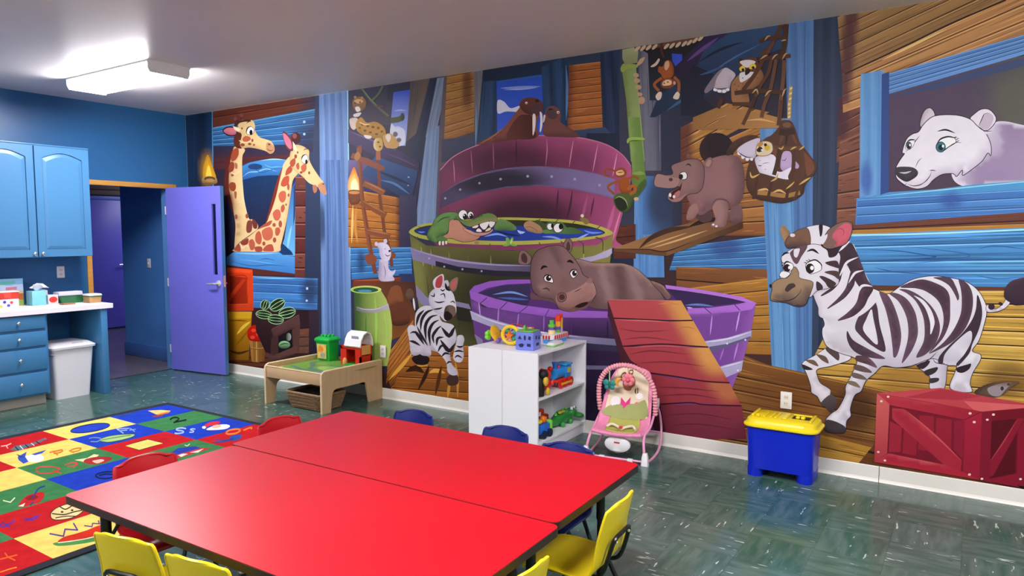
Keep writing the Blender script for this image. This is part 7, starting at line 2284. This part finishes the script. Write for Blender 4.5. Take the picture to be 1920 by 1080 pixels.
RUG_TXT = '''
@ 0 740 3.177
+ printed_sailboat
P #f0c878 : 880 96 960 92 1018 96 990 112 930 118
P #c87830 : 930 118 1018 98 1005 110 940 124
S #8a3038 : 905 126 960 122 985 112 960 130 920 134
+ printed_oval
E #2440b4 o#101c40,5 r : 537 200 118 23 -9
+ printed_number
L #101c18 w9 : 1012 150 1030 139 1055 137 1066 146 1050 158 1035 168
Z #101c18 w9 : 1036 167 1108 151
+ printed_shadow
P #24408c : 700 120 830 92 800 110 720 140
+ printed_letter
Z #d8b0a0 w6 : 8 308 38 304 66 292
Z #d8b0a0 w6 : 38 304 46 320
+ printed_zebra_stripes
P #5a6a74 : 60 330 90 306 180 292 270 258 280 266 200 300 110 336
L #10181c w6 : 90 310 110 332
L #d8dcd8 w5 : 118 304 138 326
L #10181c w6 : 150 298 172 316
L #d8dcd8 w5 : 185 290 205 304
L #10181c w6 : 215 280 238 294
+ printed_letter
Z #8ca4dc w7 : 768 201 696 205 734 230
Z #8ca4dc w6 : 714 216 756 212
+ printed_letter
Z #7c94cc w6 : 776 202 802 220
Z #7c94cc w5 : 772 212 808 207
+ printed_fish
S #9cc07c o#304c30,4 : 590 272 640 250 720 238 800 236 790 252 720 272 640 284
L #4c7040 w4 : 600 272 690 256 780 242
L #6a88a8 w6 : 530 262 560 256 600 262 580 280 540 280
+ printed_penguin
S #f4f4f8 : 150 370 200 358 250 362 258 388 220 402 170 398
P #3450b0 : 185 356 280 328 250 350 210 362
P #3450b0 : 105 372 160 340 150 370 170 400 140 412 110 390
P #2c3c80 : 95 354 150 372 120 376
+ printed_letter
L #c87828 w9 : 295 346 370 330 362 344 320 352
L #c87828 w8 : 315 336 345 362
+ printed_letter
L #c87828 w8 : 410 338 450 322 482 320 470 334 430 342 416 334
L #c87828 w6 : 416 334 440 348
+ printed_letter
L #a4bce0 w8 : 1108 203 1080 199 1052 205 1056 213 1088 217 1092 226 1060 232 1040 230
+ printed_letter
L #a4bce0 w7 : 1164 207 1146 204 1134 210 1152 216 1150 224 1128 225
+ printed_bearded_face
S #f4f0f0 : 1240 200 1290 182 1350 178 1370 190 1340 206 1270 212 1230 210
S #c83038 : 1220 180 1260 162 1310 160 1300 176 1250 186 1225 196
E #e8b498 r : 1290 190 28 10 -8
E #f4f0f0 r : 1215 196 12 8 0
+ printed_letter
L #e87c30 w10 : 1345 226 1370 212 1415 206 1430 216 1400 232 1360 236 1345 228
+ printed_letter
L #e87c30 w9 : 1450 214 1480 200 1500 196 1495 206
+ printed_octopus
S #2c4ca0 : 1370 250 1410 238 1440 242 1430 262 1390 276
L #24408c w7 : 1280 268 1340 272 1390 260
L #24408c w7 : 1270 286 1330 280 1390 268
+ printed_rectangle
P #ecd070 o#2c2414,4 : 745 306 800 288 880 266 975 290 900 312 830 332
+ printed_letter
L #c83c34 w7 : 215 440 250 430 320 432 356 442 320 464 250 470 222 460 215 442
L #c83c34 w7 : 320 452 365 470
+ printed_letter
L #c83c34 w6 : 385 420 420 408 460 406 450 424 400 428
L #c83c34 w6 : 455 408 440 436
+ printed_queen
P #e8d8a0 : 445 390 520 378 560 355 590 360 560 384 600 390 500 402
S #a02c30 : 510 386 570 372 640 370 668 382 620 408 540 416 500 404
S #e8b8a0 : 550 396 600 386 620 394 580 410
+ printed_number
L #0c1848 w9 : 682 462 630 461 590 470 570 484 592 498 640 500 676 490 670 478 630 474 590 482
+ printed_letter
Z #d8e0b0 w7 : 20 632 62 642 88 616
+ printed_violin
S #b82428 : 110 660 150 610 200 590 250 580 265 600 240 640 190 656 130 672
S #8a1820 : 150 620 190 600 230 610 190 630
L #283c80 w9 : 190 620 210 590 230 560 268 545
L #283c80 w8 : 180 660 200 640
P #e8dcc0 : 108 666 150 646 140 668
+ printed_letter
L #88304c w6 : 830 380 900 372
L #b03038 w7 : 870 356 930 346 980 348
+ printed_house
P #283ca0 : 1010 352 1060 320 1160 308 1200 320 1040 362
P #b83038 : 1040 362 1200 318 1260 322 1060 380
P #f0e0d0 : 1060 362 1090 352 1120 354 1080 372
P #f0e0d0 : 1130 346 1190 330 1215 322 1180 346
L #a8d088 w6 : 1100 300 1115 306 1130 294
+ printed_letter
L #5c2c8c w10 : 0 770 20 790 90 750
L #5c2c8c w9 : 10 760 60 790
+ printed_letter
L #5c2c8c w9 : 140 740 200 745 235 715
L #5c2c8c w8 : 150 752 220 722
+ printed_ball
S #e8d094 o#3c2414,5 : 302 712 330 680 390 655 450 645 500 660 490 700 430 735 350 748 310 740
L #3c2414 w7 : 350 664 390 684 440 660 480 676
L #3c2414 w7 : 310 710 380 716 440 700 490 690
L #3c2414 w6 : 330 736 390 726 450 726
E #3c2414 : 370 700 8 6 430 690 8 6
+ printed_letter
Z #5a3c8c w9 : 298 830 378 845 388 803 462 808 438 768
+ printed_letter
Z #5a3c8c w7 : 503 782 548 788 552 768 592 771 586 752
+ printed_watermelon
S #4a8848 : 315 888 360 878 440 866 520 850 600 830 600 862 520 885 400 900 340 902
S #c83020 : 345 880 380 850 450 830 520 808 600 780 600 834 520 856 430 872
L #f0e8c0 w5 : 345 884 440 872 520 858 600 838
+ printed_letter
Z #e86028 w8 : 2 982 100 957
Z #e86028 w8 : 30 945 48 970 90 988
+ printed_line
L #e88828 w7 : 0 1060 60 1040 100 1030
'''
RP.run(RUG_TXT)
RP.build(rug_ink, rug)
